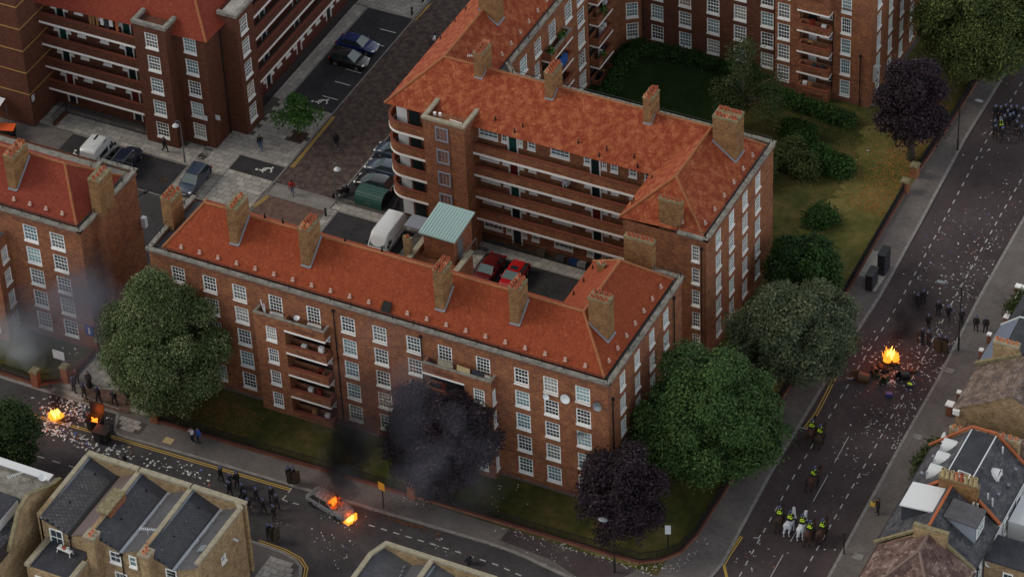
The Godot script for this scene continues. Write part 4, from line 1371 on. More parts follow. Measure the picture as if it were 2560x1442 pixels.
	for p in [[-20.67, 14.74, -27.99], [-17.92, 14.77, -28.04], [-18.47, 14.4, -27.46], [-12.29, 14.71, -27.94], [-9.46, 14.72, -27.96], [-9.92, 14.33, -27.35], [-6.74, 14.72, -27.96], [-6.1, 14.3, -27.3], [-4.1, 14.55, -26.0], [-4.3, 14.4, -22.6], [-4.3, 14.4, -22.2], [-31.2, 14.4, -37.5], [-31.2, 14.4, -40.5], [-31.1, 14.5, -42.5]]:
		vent_pipe(roof, Vector3(p[0], p[1], p[2]))
	for k in 6:
		roof_vent(roof, Vector3(2.75, 14.4, -22.2 - k * 2.1), Vector3.RIGHT)
		roof_vent(roof, Vector3(-24.75, 14.45, -37.5 - k * 1.9), Vector3.RIGHT)
	roof_vent(roof, Vector3(1.0, 14.6, -21.3), Vector3.BACK)
	aerial(roof, Vector3(-24.9, 17.0, -32.5), 0.4, 0.7)
	dish(t, Vector3(-26.6, 4.8, -26.6), Vector3(-0.6, 0, 0.8), 0.4)
	dish(t, Vector3(-5.6, 1.8, -26.9), Vector3(-0.5, 0, 0.8), 0.5)
	drainpipe(t, 3.2, -20.4, 0.3, 13.0)
	# garden side of the west wing: windows and two stacks of balconies
	wins = []
	for z in [4.45, 16.85]:
		for y in HEADS:
			wins.append([z, y, 1.5, 1.8, 3, 4])
	wins.append([7.55, 12.8, 1.4, 1.8, 3, 4])
	wins.append([10.65, 12.8, 1.5, 2.1, 4, 5, "glass6"])
	wins.append([14.2, 12.8, 1.5, 2.1, 4, 5, "glass6"])
	for y in HEADS.slice(1):
		wins.append([7.2, y, 1.0, 1.7, 3, 4])
	var holes := []
	for s in [2.1, 4.65, 7.2, 9.75]:
		holes.append(Rect2(8.3, s - 1.6, 4.6, 1.5))
		holes.append(Rect2(18.6, s - 1.6, 3.2, 1.5))
	window_wall(t, "garden_wall", "red_brick", Vector3(-23.8, 0, -35.5), Vector3.FORWARD, 26.5, 13.9, wins, holes)
	loggias(t, Vector3(-23.8, 0, -43.8), Vector3.FORWARD, 4.6, 1.0, [2.1, 4.65, 7.2, 9.75], 10.75, true, true)
	loggias(t, Vector3(-23.8, 0, -54.1), Vector3.FORWARD, 3.2, 1.0, [2.1, 4.65, 7.2, 9.75], 10.75, true, true)
	for p in [Vector3(-23.1, 10.8, -44.3), Vector3(-23.2, 10.8, -46.9), Vector3(-22.9, 8.2, -55.5), Vector3(-22.9, 3.0, -55.2)]:
		leaf_ball(t, "balcony_plant", p, Vector3(0.45, 0.55, 0.6), 60, [Color(0.03, 0.08, 0.015), Color(0.06, 0.13, 0.02)])
	mb = MB.new()
	mb.box(Vector3(-23.0, 7.9, -47.0), Vector3(-22.7, 8.9, -44.6))
	part(mb, "blue_sheet", M["blue_tarp"], t)

func garden_block() -> void:
	var t := thing("apartment_block", "red brick block with a stack of white edged balconies beyond the dark green garden", "apartment block")
	var heads := [12.35, 9.85, 7.4, 4.95, 2.45]
	var wins := []
	for x in [-20.4, -17.35, -14.3, -11.4, -8.5]:
		for y in heads:
			wins.append([x + 22.0, y, 1.36, 1.75])
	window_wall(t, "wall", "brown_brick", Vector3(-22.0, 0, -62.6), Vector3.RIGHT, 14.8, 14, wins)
	wins = []
	for y in heads:
		wins.append([1.0, y + 0.1, 1.3, 1.8])
		wins.append([7.5, y + 0.15, 1.05, 1.8])
	var holes := []
	for s in [2.9, 5.4, 7.9, 10.3]:
		holes.append(Rect2(2.85, s - 1.6, 3.25, 1.5))
	window_wall(t, "wall", "red_brick", Vector3(-7.2, 0, -61.3), Vector3.RIGHT, 10.1, 14, wins, holes)
	loggias(t, Vector3(-4.4, 0, -61.3), Vector3.RIGHT, 3.3, 0.95, [2.9, 5.4, 7.9, 10.3], 13.6, true, true)
	wins = []
	for z in [2.1, 5.2, 8.3, 11.2, 14.2]:
		for y in heads:
			wins.append([z, y + 0.2, 1.1, 1.75])
	window_wall(t, "wall", "red_brick", Vector3(2.9, 0, -61.3), Vector3.FORWARD, 30, 14, wins)
	# canted corner
	wins = []
	for y in heads:
		wins.append([1.1, y, 1.25, 1.75])
	var a := Vector3(-23.8, 0, -61.4)
	var b := Vector3(-22.0, 0, -62.6)
	window_wall(t, "canted_wall", "red_brick", a, (b - a).normalized(), a.distance_to(b), 14, wins)
	var mb := MB.new()
	mb.box(Vector3(-7.2, 0, -62.6), Vector3(-7.12, 14, -61.3))
	mb.box(Vector3(-22, 13.9, -75), Vector3(2.8, 14.2, -61.5))
	part(mb, "roof_slab", M["concrete"], t)
	mb = MB.new()
	mb.box(Vector3(-22.0, 0, -62.52), Vector3(-7.2, 0.6, -62.5))
	mb.box(Vector3(-7.2, 0, -61.3), Vector3(2.95, 0.8, -61.25))
	part(mb, "plinth", M["dark_brick"], t)
	for y in [2.85, 11.0]:
		mb = MB.new()
		mb.box(Vector3(-7.2, y, -61.3), Vector3(-4.5, y + 0.1, -61.26))
		mb.box(Vector3(-1.0, y, -61.3), Vector3(2.94, y + 0.1, -61.26))
		part(mb, "string_course", M["dark_brick"], t)
	mb = MB.new()
	mb.box(Vector3(2.9, 2.6, -62.6), Vector3(3.4, 4.4, -62.1))
	part(mb, "wall_sign", M["lamp_white"], t)
	drainpipe(t, -21.9, -62.4, 0, 13)
	drainpipe(t, 1.9, -61.2, 0, 6)

func gallery_block() -> void:
	var t := thing("apartment_block", "brick block with dark galleries and windowed towers beside the camper van", "apartment block")
	var fl := [2.6, 5.3, 8.0, 10.7]
	var pat := [[1.2, "window", 0.6, 2], [1.9, "door"], [2.6, "window", 0.5, 2], [4.1, "window", 0.95, 3], [6.7, "window", 0.95, 3], [8.7, "window", 0.5, 2], [9.5, "door"]]
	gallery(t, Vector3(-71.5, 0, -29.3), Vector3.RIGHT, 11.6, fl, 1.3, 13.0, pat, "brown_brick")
	bar_rail(t, [Vector3(-69.6, 0, -29.2), Vector3(-60.0, 0, -29.25)], 1.1, 0.14, "gallery_railing")
	var wins := []
	for k in 5:
		wins.append([1.95, 13.35 - 2.67 * k, 1.42, 1.75])
	window_wall(t, "tower_wall", "brown_brick", Vector3(-59.9, 0, -28.7), Vector3.RIGHT, 3.6, 14.3, wins)
	var mb := MB.new()
	facade(mb, Vector3(-56.3, 0, -28.7), Vector3.FORWARD, 2.0, 14.3, [])
	facade(mb, Vector3(-59.9, 0, -31), Vector3.BACK, 2.3, 14.3, [])
	mb.sheet(rect(-59.9, -56.3, -31, -28.8), 13.9)
	part(mb, "tower_return", M["brown_brick"], t)
	mb = MB.new()
	mb.box(Vector3(-60.0, 14.1, -30.8), Vector3(-59.6, 14.45, -28.6))
	mb.box(Vector3(-56.6, 14.1, -30.8), Vector3(-56.2, 14.45, -28.6))
	mb.box(Vector3(-59.6, 14.1, -29.0), Vector3(-56.6, 14.45, -28.6))
	part(mb, "tower_coping", M["concrete"], t)
	wins = []
	for k in 5:
		wins.append([1.72, 12.8 - 2.55 * k, 1.4, 1.7])
	window_wall(t, "wall", "brown_brick", Vector3(-56.3, 0, -30.1), Vector3.RIGHT, 3.35, 13.0, wins)
	mb = MB.new()
	facade(mb, Vector3(-52.95, 0, -30.1), Vector3.FORWARD, 3.2, 13.0, [])
	part(mb, "wall", M["brown_brick"], t)
	# east tower
	mb = MB.new()
	facade(mb, Vector3(-53.1, 0, -33.3), Vector3.RIGHT, 1.95, 14.2, [])
	facade(mb, Vector3(-53.1, 0, -40), Vector3.BACK, 6.7, 14.2, [])
	mb.sheet(rect(-53.1, -51.15, -40, -33.4), 13.9)
	part(mb, "tower_return", M["brown_brick"], t)
	wins = []
	for k in 5:
		wins.append([1.35, 13.35 - 2.62 * k, 1.35, 1.8])
	window_wall(t, "tower_wall", "brown_brick", Vector3(-51.15, 0, -33.3), Vector3.FORWARD, 3.2, 14.2, wins)
	mb = MB.new()
	mb.box(Vector3(-53.2, 14.0, -33.6), Vector3(-51.05, 14.35, -33.2))
	mb.box(Vector3(-51.45, 14.0, -40), Vector3(-51.05, 14.35, -33.6))
	part(mb, "tower_coping", M["concrete"], t)
	mb = MB.new()
	mb.sheet(rect(-53.0, -51.3, -40, -33.5), 14.05)
	part(mb, "tower_flat_roof", M["slab2"], t)
	# the east gallery along the brick street
	pat = []
	for k in 5:
		var x := 2.0 + k * 6.2
		pat.append_array([[x, "window", 0.9, 2], [x + 1.4, "window", 0.5, 2], [x + 2.2, "door"], [x + 3.0, "window", 0.5, 2], [x + 4.4, "window", 0.9, 2]])
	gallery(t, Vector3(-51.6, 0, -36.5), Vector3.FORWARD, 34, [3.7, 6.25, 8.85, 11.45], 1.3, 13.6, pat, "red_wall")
	bar_rail(t, [Vector3(-52.0, 0, -37.2), Vector3(-52.0, 0, -70)], 1.1, 0.14, "gallery_railing")
	var e := 13.05
	var c0 := Vector3(-52.5, e, -29.85)
	var top := Vector3(-56.6, 17.0, -34.3)
	tiles(t, [[Vector3(-72, e, -29.0), c0, top, Vector3(-72, 17.0, -34.3)], [c0, Vector3(-52.3, e, -36.5), top + Vector3(0, 0, -2), top], [Vector3(-51.4, 14.0, -36.4), Vector3(-51.4, 14.0, -72), Vector3(-56.6, 17.4, -72), Vector3(-56.6, 17.4, -36.4)]], [[c0, top, Vector3(-72, 17.0, -34.3)]], "roof_tile_red")
	drainpipe(t, -52.85, -32.9, 0, 12.8)
	# tall stack with pale brick bands
	mb = MB.new()
	mb.box(Vector3(-76, 0, -34), Vector3(-71.3, 19, -26))
	var st := part(mb, "stack_tower", M["brown_brick"], t)
	for k in 6:
		mb = MB.new()
		mb.box(Vector3(-76.03, 3.9 + 2.62 * k, -34), Vector3(-71.26, 4.02 + 2.62 * k, -25.96))
		part(mb, "brick_band", M["cream_band"], st)
	mb = MB.new()
	mb.box(Vector3(-71.26, 3.0, -26.6), Vector3(-71.2, 3.7, -26.15))
	part(mb, "notice", M["lamp_white"], st)
	# notices, washing and lumber on the top gallery
	for a in [[-54.0, 3.3, -30.05], [-52.9, 3.3, -30.6]]:
		mb = MB.new()
		mb.box(Vector3(a[0], a[1], a[2]), Vector3(a[0] + 0.5, a[1] + 0.55, a[2] + 0.06))
		part(mb, "notice", M["lamp_white"], t)
	for a in [[-65.6, 0.28, 1.9, "timber"], [-65.2, 0.2, 1.8, "timber"], [-64.8, 0.25, 1.85, "timber"], [-64.3, 0.35, 0.9, "cloth_white"], [-63.8, 0.45, 1.3, "cloth_dark"], [-63.3, 0.4, 0.8, "cloth_white"], [-62.6, 0.32, 1.7, "orange_ridge"]]:
		mb = MB.new()
		mb.box(Vector3(a[0], 12.85 - a[2], -29.75), Vector3(a[0] + a[1], 12.85, -29.68))
		part(mb, "stored_board" if a[3] == "timber" else "washing", M[a[3]], t)
	mb = MB.new()
	mb.xf = Transform3D(Basis(Vector3.UP, 0.0), Vector3(-69.6, 0, -26.9))
	mb.bar(Vector3(0, 0.2, 0), Vector3(0.1, 0.2, -2.3), 0.25, 0.4)
	part(mb, "ramp_wall", M["brown_brick"], t)
	bar_rail(t, [Vector3(-69.6, 0.3, -26.9), Vector3(-69.5, 0.3, -29.2)], 1.1, 0.14, "ramp_railing")

func west_block() -> void:
	var t := thing("apartment_block", "brick block with a red hipped roof beside the white smoke", "apartment block")
	var wins := []
	for x in [-53.25, -50.4, -66.5, -69.5]:
		for y in HEADS:
			wins.append([x + 80, y + 0.12, 1.5, 1.78])
	window_wall(t, "wall", "red_brick", Vector3(-80, 0, 0.4), Vector3.RIGHT, 32.2, 13.9, wins)
	wins = []
	for y in HEADS.slice(1):
		wins.append([1.3, y, 1.0, 1.6])
	wins.append([1.3, 12.75, 0.9, 1.6])
	window_wall(t, "bay_wall", "red_brick", Vector3(-55.8, 0, 2.6), Vector3.FORWARD, 2.2, 11.6, wins.slice(0, 4))
	wins = []
	for y in HEADS.slice(1):
		wins.append([7.0, y, 1.4, 1.6])
		wins.append([3.4, y, 1.4, 1.6])
	window_wall(t, "bay_wall", "red_brick", Vector3(-64.4, 0, 2.6), Vector3.RIGHT, 8.6, 11.6, wins)
	var mb := MB.new()
	mb.sheet(rect(-64.4, -55.8, 0.4, 2.6), 11.2)
	part(mb, "terrace", M["flat_roof"], t)
	mb = MB.new()
	facade(mb, Vector3(-47.8, 0, 0.4), Vector3.FORWARD, 9.5, 13.9, [])
	mb.quad(Vector3(-47.8, 0, -9.1), Vector3(-80, 0, -9.1), Vector3(-80, 13.9, -9.1), Vector3(-47.8, 13.9, -9.1))
	part(mb, "wall", M["red_brick"], t)
	mb = MB.new()
	mb.box(Vector3(-80, 0, -9.15), Vector3(-47.72, 0.4, 0.48))
	part(mb, "plinth", M["dark_brick"], t)
	for y in [3.0, 11.0]:
		mb = MB.new()
		mb.box(Vector3(-55.7, y, 0.4), Vector3(-47.76, y + 0.1, 0.43))
		mb.box(Vector3(-47.8, y, -9.1), Vector3(-47.77, y + 0.1, 0.4))
		part(mb, "string_course", M["dark_brick"], t)
	parapet(t, [Vector2(-80, 0.45), Vector2(-47.75, 0.45), Vector2(-47.75, -2.3)], 14.2)
	parapet(t, [Vector2(-47.75, -4.9), Vector2(-47.75, -9.1), Vector2(-51.3, -9.1), Vector2(-51.3, -7.5)], 14.2)
	mb = MB.new()
	mb.sheet(rect(-80, -48.0, -9.0, 0.3), 13.75)
	part(mb, "gutter", M["concrete"], t)
	safety_rail(t, [Vector3(-80, 14.1, 0.4), Vector3(-47.8, 14.1, 0.4), Vector3(-47.8, 14.1, -2.2)], 0.6, 1.9)
	safety_rail(t, [Vector3(-51.3, 14.1, -7.4), Vector3(-51.3, 14.1, -9.0), Vector3(-47.8, 14.1, -9.0), Vector3(-47.8, 14.1, -5.0)], 0.7, 1.5)
	var e := 14.05
	var F := Vector3(-48.4, e, -0.1)
	var rp := Vector3(-51.7, 17.2, -4.1)
	var roof := tiles(t, [[Vector3(-80, e, -0.1), F, rp, Vector3(-80, 17.2, -4.1)], [F, Vector3(-48.4, e, -7.9), rp, rp], [Vector3(-48.4, e, -7.9), Vector3(-80, e, -7.9), Vector3(-80, 17.2, -4.1), rp]], [[F, rp, Vector3(-80, 17.2, -4.1)], [rp, Vector3(-48.4, e, -7.9)]], "roof_tile_red")
	chimney(t, -56.2, -55.3, -1.3, -3.9, 14.0, 18.7, [2, 5])
	chimney(t, -48.1, -47.1, -2.3, -4.6, 13.6, 17.8, [1, 4])
	mb = MB.new()
	mb.box(Vector3(-48.1, 0, -4.75), Vector3(-46.95, 13.6, -2.15))
	part(mb, "chimney_breast", M["red_brick"], t)
	flashing(roof, [Vector3(-56.2, 15.05, -1.25), Vector3(-55.3, 15.05, -1.25), Vector3(-55.25, 17.2, -3.9)])
	for k in 4:
		roof_vent(roof, Vector3(-55.2 + k * 1.7, 14.55, -0.55), Vector3.BACK)
	mb = MB.new()
	for k in 3:
		mb.bar(Vector3(-50.8 + k * 0.35, 13.85, -8.6), Vector3(-49.4 + k * 0.35, 13.85, -8.2), 0.14, 0.14)
	part(mb, "stored_pipe", M["grey_metal"], t)
	mb = MB.new()
	mb.box(Vector3(-48.8, 1.7, 0.44), Vector3(-47.9, 2.9, 0.5))
	var s := part(mb, "notice_board", M["sign_blue"], t)
	mb = MB.new()
	mb.box(Vector3(-48.45, 1.9, 0.5), Vector3(-48.25, 2.7, 0.515))
	part(mb, "print", M["lamp_white"], s)
	mb = MB.new()
	mb.box(Vector3(-47.75, 7.6, -9.3), Vector3(-47.3, 8.7, -8.85))
	part(mb, "wall_box", M["lamp_white"], t)
	mb = MB.new()
	mb.tube(Vector3(-47.7, 11.2, -9.0), Vector3(-46.9, 11.9, -9.0), 0.04, 0.04, 5)
	mb.cbox(Vector3(-46.8, 12.0, -9.0), Vector3(0.25, 0.25, 0.5))
	part(mb, "security_camera", M["black_metal"], t)

# ---------------------------------------------------------------- terraced houses
# slates large enough to tell apart, one piece each, laid on a slope in half-bonded rows
func slated(par: Node, nm: String, a: Vector3, b: Vector3, c: Vector3, d: Vector3, sw: float, sd: float, mats: Array) -> void:
	var u := (b - a).normalized()
	var nn := u.cross(d - a).normalized()
	var vv := nn.cross(u)
	var L := a.distance_to(b)
	var H := (d - a).dot(vv)
	var rows := int(H / sd)
	var key := "slate %.2f %.2f" % [sw, sd]
	if not used.has(key):
		var mb := MB.new()
		mb.box(Vector3(-sw / 2 + 0.012, 0, 0), Vector3(sw / 2 - 0.012, sd + 0.03, 0.022))
		used[key] = mb.mesh()
	for j in rows:
		var n := int(L / sw)
		for i in n:
			var x := (i + 0.5 + (0.5 if j % 2 else 0.0)) * L / n
			if x > L - sw * 0.3: continue
			var p := a + u * x + vv * (j * H / rows)
			var B := Basis(u, vv, nn) * Basis(Vector3.RIGHT, 0.03)
			put(used[key], nm, M[mats[rng.randi() % mats.size()]], par, Transform3D(B, p + nn * 0.03))

func butterfly_house(label: String, x0: float, x1: float, xv: float, kind: int) -> Node3D:
	var t := thing("terraced_house", label, "house", Vector3.ZERO, 0, "yellow brick houses with valley roofs")
	var zf := 19.3
	var zr := 27.4
	var mb := MB.new()
	# walls: front with parapet, back following the valley
	mb.box(Vector3(x0, 0, zf), Vector3(x1, 7.75, zf + 0.3))
	var yl := 7.3
	var yv := 6.3
	var P := [Vector2(x0, 0), Vector2(x1, 0), Vector2(x1, yl + 0.25), Vector2(xv, yv), Vector2(x0, yl)]
	part(mb, "front_wall", M["stock_brick"], t)
	mb = MB.new()
	var ix := Geometry2D.triangulate_polygon(PackedVector2Array(P))
	for i in range(0, ix.size(), 3):
		var q := []
		for k in 3:
			q.append(Vector3(P[ix[i + k]].x, P[ix[i + k]].y, zr))
		if (q[1] - q[0]).cross(q[2] - q[0]).z > 0: mb.tri(q[0], q[1], q[2])
		else: mb.tri(q[0], q[2], q[1])
	part(mb, "rear_wall", M["stock_brick"], t)
	mb = MB.new()
	mb.box(Vector3(x0 - 0.05, 7.75, zf - 0.06), Vector3(x1 + 0.05, 7.97, zf + 0.42))
	part(mb, "coping", M["coping"], t)
	# roof planes
	mb = MB.new()
	var a := Vector3(xv, yv, zf + 0.3)
	var b := Vector3(xv, yv, zr + 0.12)
	var lt := Vector3(x0 + 0.2, 7.55, zf + 0.3)
	var lb := Vector3(x0 + 0.2, 7.3, zr + 0.12)
	var rt := Vector3(x1 - 0.12, 7.5, zf + 0.3)
	var rb := Vector3(x1 - 0.12, 7.45, zr + 0.12)
	mb.quad(a, b, lb, lt)
	var rf := part(mb, "slate_slope", M["dark_felt"], t)
	slated(rf, "slate", a + Vector3(-0.15, 0.08, 0), b + Vector3(-0.15, 0.08, 0), lb, lt, 0.42 if kind == 0 else 0.36, 0.27 if kind == 0 else 0.24, ["slate_a", "slate_b", "slate_c"] if kind > 0 else ["slate_d", "slate_e", "slate_b"])
	mb = MB.new()
	mb.quad(b, a, rt, rb)
	var r2 := part(mb, "felt_slope", M["brown_felt"] if kind == 0 else M["flat_roof"], t)
	if kind == 0:
		slated(r2, "slate", b + Vector3(0.15, 0.08, 0), a + Vector3(0.15, 0.08, 0), rt, rb, 0.3, 0.24, ["brown_slate_a", "brown_slate_b"])
	mb = MB.new()
	mb.bar(a + Vector3(0, 0.08, 0), b + Vector3(0, 0.08, 0), 0.3, 0.05)
	part(mb, "valley_gutter", M["lead"] if kind > 0 else M["soot"], t)
	if kind > 0:
		for k in 4:
			mb = MB.new()
			mb.xf = Transform3D(Basis(Vector3.BACK, 0.2 + 0.1 * k) * Basis(Vector3.UP, rng.randf_range(-0.1, 0.1)), Vector3(xv + 0.25, yv + 0.16, zf + 1.2 + k * 1.25))
			mb.box(Vector3(-0.14, 0, -0.55), Vector3(0.16, 0.03, 0.55))
			part(mb, "valley_board", M["flat_roof"], t)
	# west party wall and lead
	mb = MB.new()
	mb.box(Vector3(x0 - 0.18, 0, zf + 0.3), Vector3(x0 + 0.18, 7.7, zr))
	part(mb, "party_wall", M["stock_brick"], t)
	mb = MB.new()
	mb.bar(Vector3(x0, 7.75, zf + 0.4), Vector3(x0, 7.6, zr), 0.4, 0.12)
	part(mb, "party_coping", M["coping"], t)
	mb = MB.new()
	mb.bar(lt + Vector3(0.05, 0.04, 0), lb + Vector3(0.05, 0.04, 0), 0.16, 0.08)
	part(mb, "lead_flashing", M["lead"], t)
	# small roof vents
	for k in 4:
		mb = MB.new()
		var p := lt.lerp(a, 0.45).lerp(lb.lerp(b, 0.35), 0.15 + 0.24 * k)
		mb.tube(p, p + Vector3(0, 0.22, 0), 0.09, 0.06, 6)
		part(mb, "roof_vent", M["grey_metal"] if k % 2 else M["black_metal"], t)
	drainpipe(t, xv, zr + 0.1, 0, yv - 0.2)
	return t

func yellow_terrace() -> void:
	for a in [["slate_a", Color(0.045, 0.046, 0.055)], ["slate_b", Color(0.06, 0.06, 0.068)], ["slate_c", Color(0.05, 0.053, 0.066)], ["slate_d", Color(0.085, 0.08, 0.082)], ["slate_e", Color(0.07, 0.068, 0.072)], ["brown_slate_a", Color(0.14, 0.105, 0.1)], ["brown_slate_b", Color(0.125, 0.098, 0.096)], ["brown_felt", Color(0.12, 0.09, 0.088)]]:
		plain(a[0], a[1], 0.7)
	var t := butterfly_house("yellow brick end house with grey slates and a brownish felt slope", -36.0, -30.9, -33.1, 0)
	window(t, Vector3(-34.45, 4.65, 27.56), Vector3.BACK, 1.3, 1.85, 2, 2, true, "glass6")
	# rear extension with a flat roof
	var mb := MB.new()
	mb.box(Vector3(-35.4, 0, 27.45), Vector3(-31.0, 4.9, 30.9))
	var x := part(mb, "rear_extension", M["stock_brick"], t)
	mb = MB.new()
	mb.sheet(rect(-35.1, -31.3, 27.45, 30.7), 5.0)
	mb.quad(Vector3(-35.1, 4.85, 30.75), Vector3(-31.3, 4.85, 30.75), Vector3(-31.3, 5.0, 30.7), Vector3(-35.1, 5.0, 30.7))
	part(mb, "felt_roof", M["dark_felt"], x)
	mb = MB.new()
	mb.box(Vector3(-35.6, 4.9, 27.45), Vector3(-35.1, 5.2, 30.9))
	part(mb, "coping", M["coping"], x)
	mb = MB.new()
	mb.box(Vector3(-31.3, 4.9, 28.6), Vector3(-30.85, 5.2, 30.9))
	part(mb, "coping", M["coping"], x)
	window(t, Vector3(-34.0, 2.9, 31.06), Vector3.BACK, 1.2, 1.4, 2, 2)
	# a bench with pots on the flat roof is a thing of its own
	var bn := thing("bench", "pale wooden bench with pots standing on dark flat roof", "bench", Vector3(-33.2, 5.0, 28.3), -0.1)
	mb = MB.new()
	mb.box(Vector3(-0.7, 0.38, -0.2), Vector3(0.7, 0.45, 0.2))
	part(mb, "seat", M["cloth_white"], bn)
	for sx in [-0.6, 0.6]:
		mb = MB.new()
		mb.bar(Vector3(sx, 0.4, -0.15), Vector3(sx * 1.15, 0, -0.25), 0.06, 0.06)
		mb.bar(Vector3(sx, 0.4, 0.15), Vector3(sx * 1.15, 0, 0.25), 0.06, 0.06)
		part(mb, "leg", M["cloth_white"], bn)
	for k in 3:
		var pot := put(pot_mesh(0.24, 0.14), "flower_pot", M[["cloth_white", "terracotta", "cloth_white"][k]], null, Transform3D(Basis.IDENTITY, Vector3(-33.6 + k * 0.35, 5.45, 28.25)))
		tag(pot, ["round white pot on the roof bench", "reddish clay pot on the roof bench", "small white pot at the bench end"][k], "pot")
	var t2 := butterfly_house("yellow brick middle house with dark slates and white lichen by its parapet", -30.9, -25.8, -28.1, 1)
	window(t2, Vector3(-28.7, 5.0, 27.56), Vector3.BACK, 1.1, 1.2, 2, 2)
	window(t2, Vector3(-26.98, 5.2, 27.56), Vector3.BACK, 0.75, 1.15, 1, 2)
	window(t2, Vector3(-28.4, 2.4, 27.56), Vector3.BACK, 1.2, 1.5, 3, 2)
	aerial(t2, Vector3(-26.6, 7.0, 25.4), 0.3, 0.8)
	var c := chimney(t2, -30.95, -30.1, 27.4, 28.3, 0, 7.9, [1, 2], "stock_brick", "coping", false, "pale_terracotta")
	# raised stack on the party wall
	mb = MB.new()
	mb.box(Vector3(-31.3, 6.8, 22.6), Vector3(-30.35, 7.95, 25.2))
	part(mb, "stack_base", M["red_brick"], t2)
	mb = MB.new()
	mb.box(Vector3(-31.6, 7.95, 22.4), Vector3(-30.4, 8.08, 25.5))
	part(mb, "stack_slab", M["mossy_stone"], t2)
	var t3 := butterfly_house("yellow brick corner house with a canted front corner and roof hatch", -25.8, -20.6, -23.0, 1)
	window(t3, Vector3(-23.3, 5.0, 27.56), Vector3.BACK, 1.05, 1.3, 1, 3)
	chimney(t3, -25.7, -24.85, 27.4, 28.3, 0, 7.9, [1, 2], "stock_brick", "coping", false, "pale_terracotta")
	mb = MB.new()
	facade(mb, Vector3(-20.6, 0, 27.4), Vector3.FORWARD, 7.3, 7.75, [Rect2(3.4, 4.85, 0.75, 0.75)])
	mb.quad(Vector3(-20.6, 0, 20.1), Vector3(-21.6, 0, 19.28), Vector3(-21.6, 7.75, 19.28), Vector3(-20.6, 7.75, 20.1))
	part(mb, "gable_wall", M["stock_brick"], t3)
	window(t3, Vector3(-20.6, 4.85, 23.62), Vector3.RIGHT, 0.75, 0.75, 1, 2)
	mb = MB.new()
	mb.bar(Vector3(-20.72, 7.86, 27.4), Vector3(-20.72, 7.86, 20.0), 0.42, 0.2)
	mb.bar(Vector3(-20.72, 7.864, 20.15), Vector3(-21.75, 7.864, 19.3), 0.42, 0.2)
	part(mb, "gable_coping", M["coping"], t3)
	mb = MB.new()
	mb.xf = Transform3D(Basis(Vector3.BACK, 0.45), Vector3(-21.6, 7.1, 25.0))
	mb.box(Vector3(-0.35, 0.0, -0.4), Vector3(0.35, 0.14, 0.4))
	part(mb, "roof_hatch", M["grey_metal"], t3)
	mb = MB.new()
	mb.tube(Vector3(-20.6, 5.95, 21.9), Vector3(-20.15, 5.85, 21.9), 0.1, 0.1, 6)
	part(mb, "flue", M["lamp_white"], t3)
	# house at the bottom, past the side street
	t = thing("terraced_house", "grey roofed corner house with stained parapet across the side street", "house")
	mb = MB.new()
	facade(mb, Vector3(-8.4, 0, 28), Vector3.FORWARD, 7.5, 7.8, [])
	mb.box(Vector3(-8.4, 0, 27.7), Vector3(2.5, 6.6, 28))
	mb.box(Vector3(2.2, 0, 19.1), Vector3(2.5, 7.8, 27.7))
	mb.quad(Vector3(-7.85, 0, 18.8), Vector3(-8.4, 0, 20.5), Vector3(-8.4, 7.8, 20.5), Vector3(-7.85, 7.8, 18.8))
	mb.box(Vector3(-7.85, 0, 18.8), Vector3(2.5, 7.8, 19.1))
	part(mb, "wall", M["stock_brick"], t)
	mb = MB.new()
	mb.bar(Vector3(-8.2, 7.9, 28), Vector3(-8.2, 7.9, 20.45), 0.4, 0.2)
	mb.bar(Vector3(-8.2, 7.904, 20.6), Vector3(-7.6, 7.904, 18.9), 0.4, 0.2)
	mb.bar(Vector3(-7.75, 7.9, 18.95), Vector3(2.5, 7.9, 18.95), 0.42, 0.2)
	mb.bar(Vector3(-3.3, 7.86, 19.1), Vector3(-3.3, 7.86, 28), 0.4, 0.2)
	part(mb, "coping", M["coping"], t)
	mb = MB.new()
	mb.quad(Vector3(-5.2, 6.5, 19.1), Vector3(-5.2, 6.5, 28), Vector3(-8.05, 7.6, 28), Vector3(-8.05, 7.6, 19.1))
	mb.quad(Vector3(-5.2, 6.5, 28), Vector3(-5.2, 6.5, 19.1), Vector3(-3.4, 7.4, 19.1), Vector3(-3.4, 7.4, 28))
	mb.quad(Vector3(-0.4, 6.5, 19.1), Vector3(-0.4, 6.5, 28), Vector3(-3.2, 7.6, 28), Vector3(-3.2, 7.6, 19.1))
	mb.quad(Vector3(-0.4, 6.5, 28), Vector3(-0.4, 6.5, 19.1), Vector3(2.4, 7.4, 19.1), Vector3(2.4, 7.4, 28))
	part(mb, "felt_roof", M["flat_roof"], t)
	mb = MB.new()
	for k in 5:
		mb.bar(Vector3(-5.6 + 0.1 * k, 6.75, 19.6 + k * 0.5), Vector3(-5.65 + 0.1 * k, 6.75, 19.9 + k * 0.5), 0.07, 0.03)
	mb.bar(Vector3(-3.0, 7.5, 19.3), Vector3(-3.0, 7.5, 28), 0.2, 0.1)
	part(mb, "lead_patch", M["lead"], t)
	# the house at the left edge
	t = thing("terraced_house", "yellow brick house with a flat concrete front roof and white capping", "house")
	mb = MB.new()
	var prof := [Vector2(22.2, 0), Vector2(34, 0), Vector2(34, 5.4), Vector2(30.6, 5.5), Vector2(28.4, 8.4), Vector2(26.8, 8.8), Vector2(23.4, 7.0), Vector2(22.2, 6.7)]
	var ix := Geometry2D.triangulate_polygon(PackedVector2Array(prof))
	for i in range(0, ix.size(), 3):
		var q := []
		for k in 3:
			q.append(Vector3(-37.2, prof[ix[i + k]].y, prof[ix[i + k]].x))
		if (q[1] - q[0]).cross(q[2] - q[0]).x > 0: mb.tri(q[0], q[1], q[2])
		else: mb.tri(q[0], q[2], q[1])
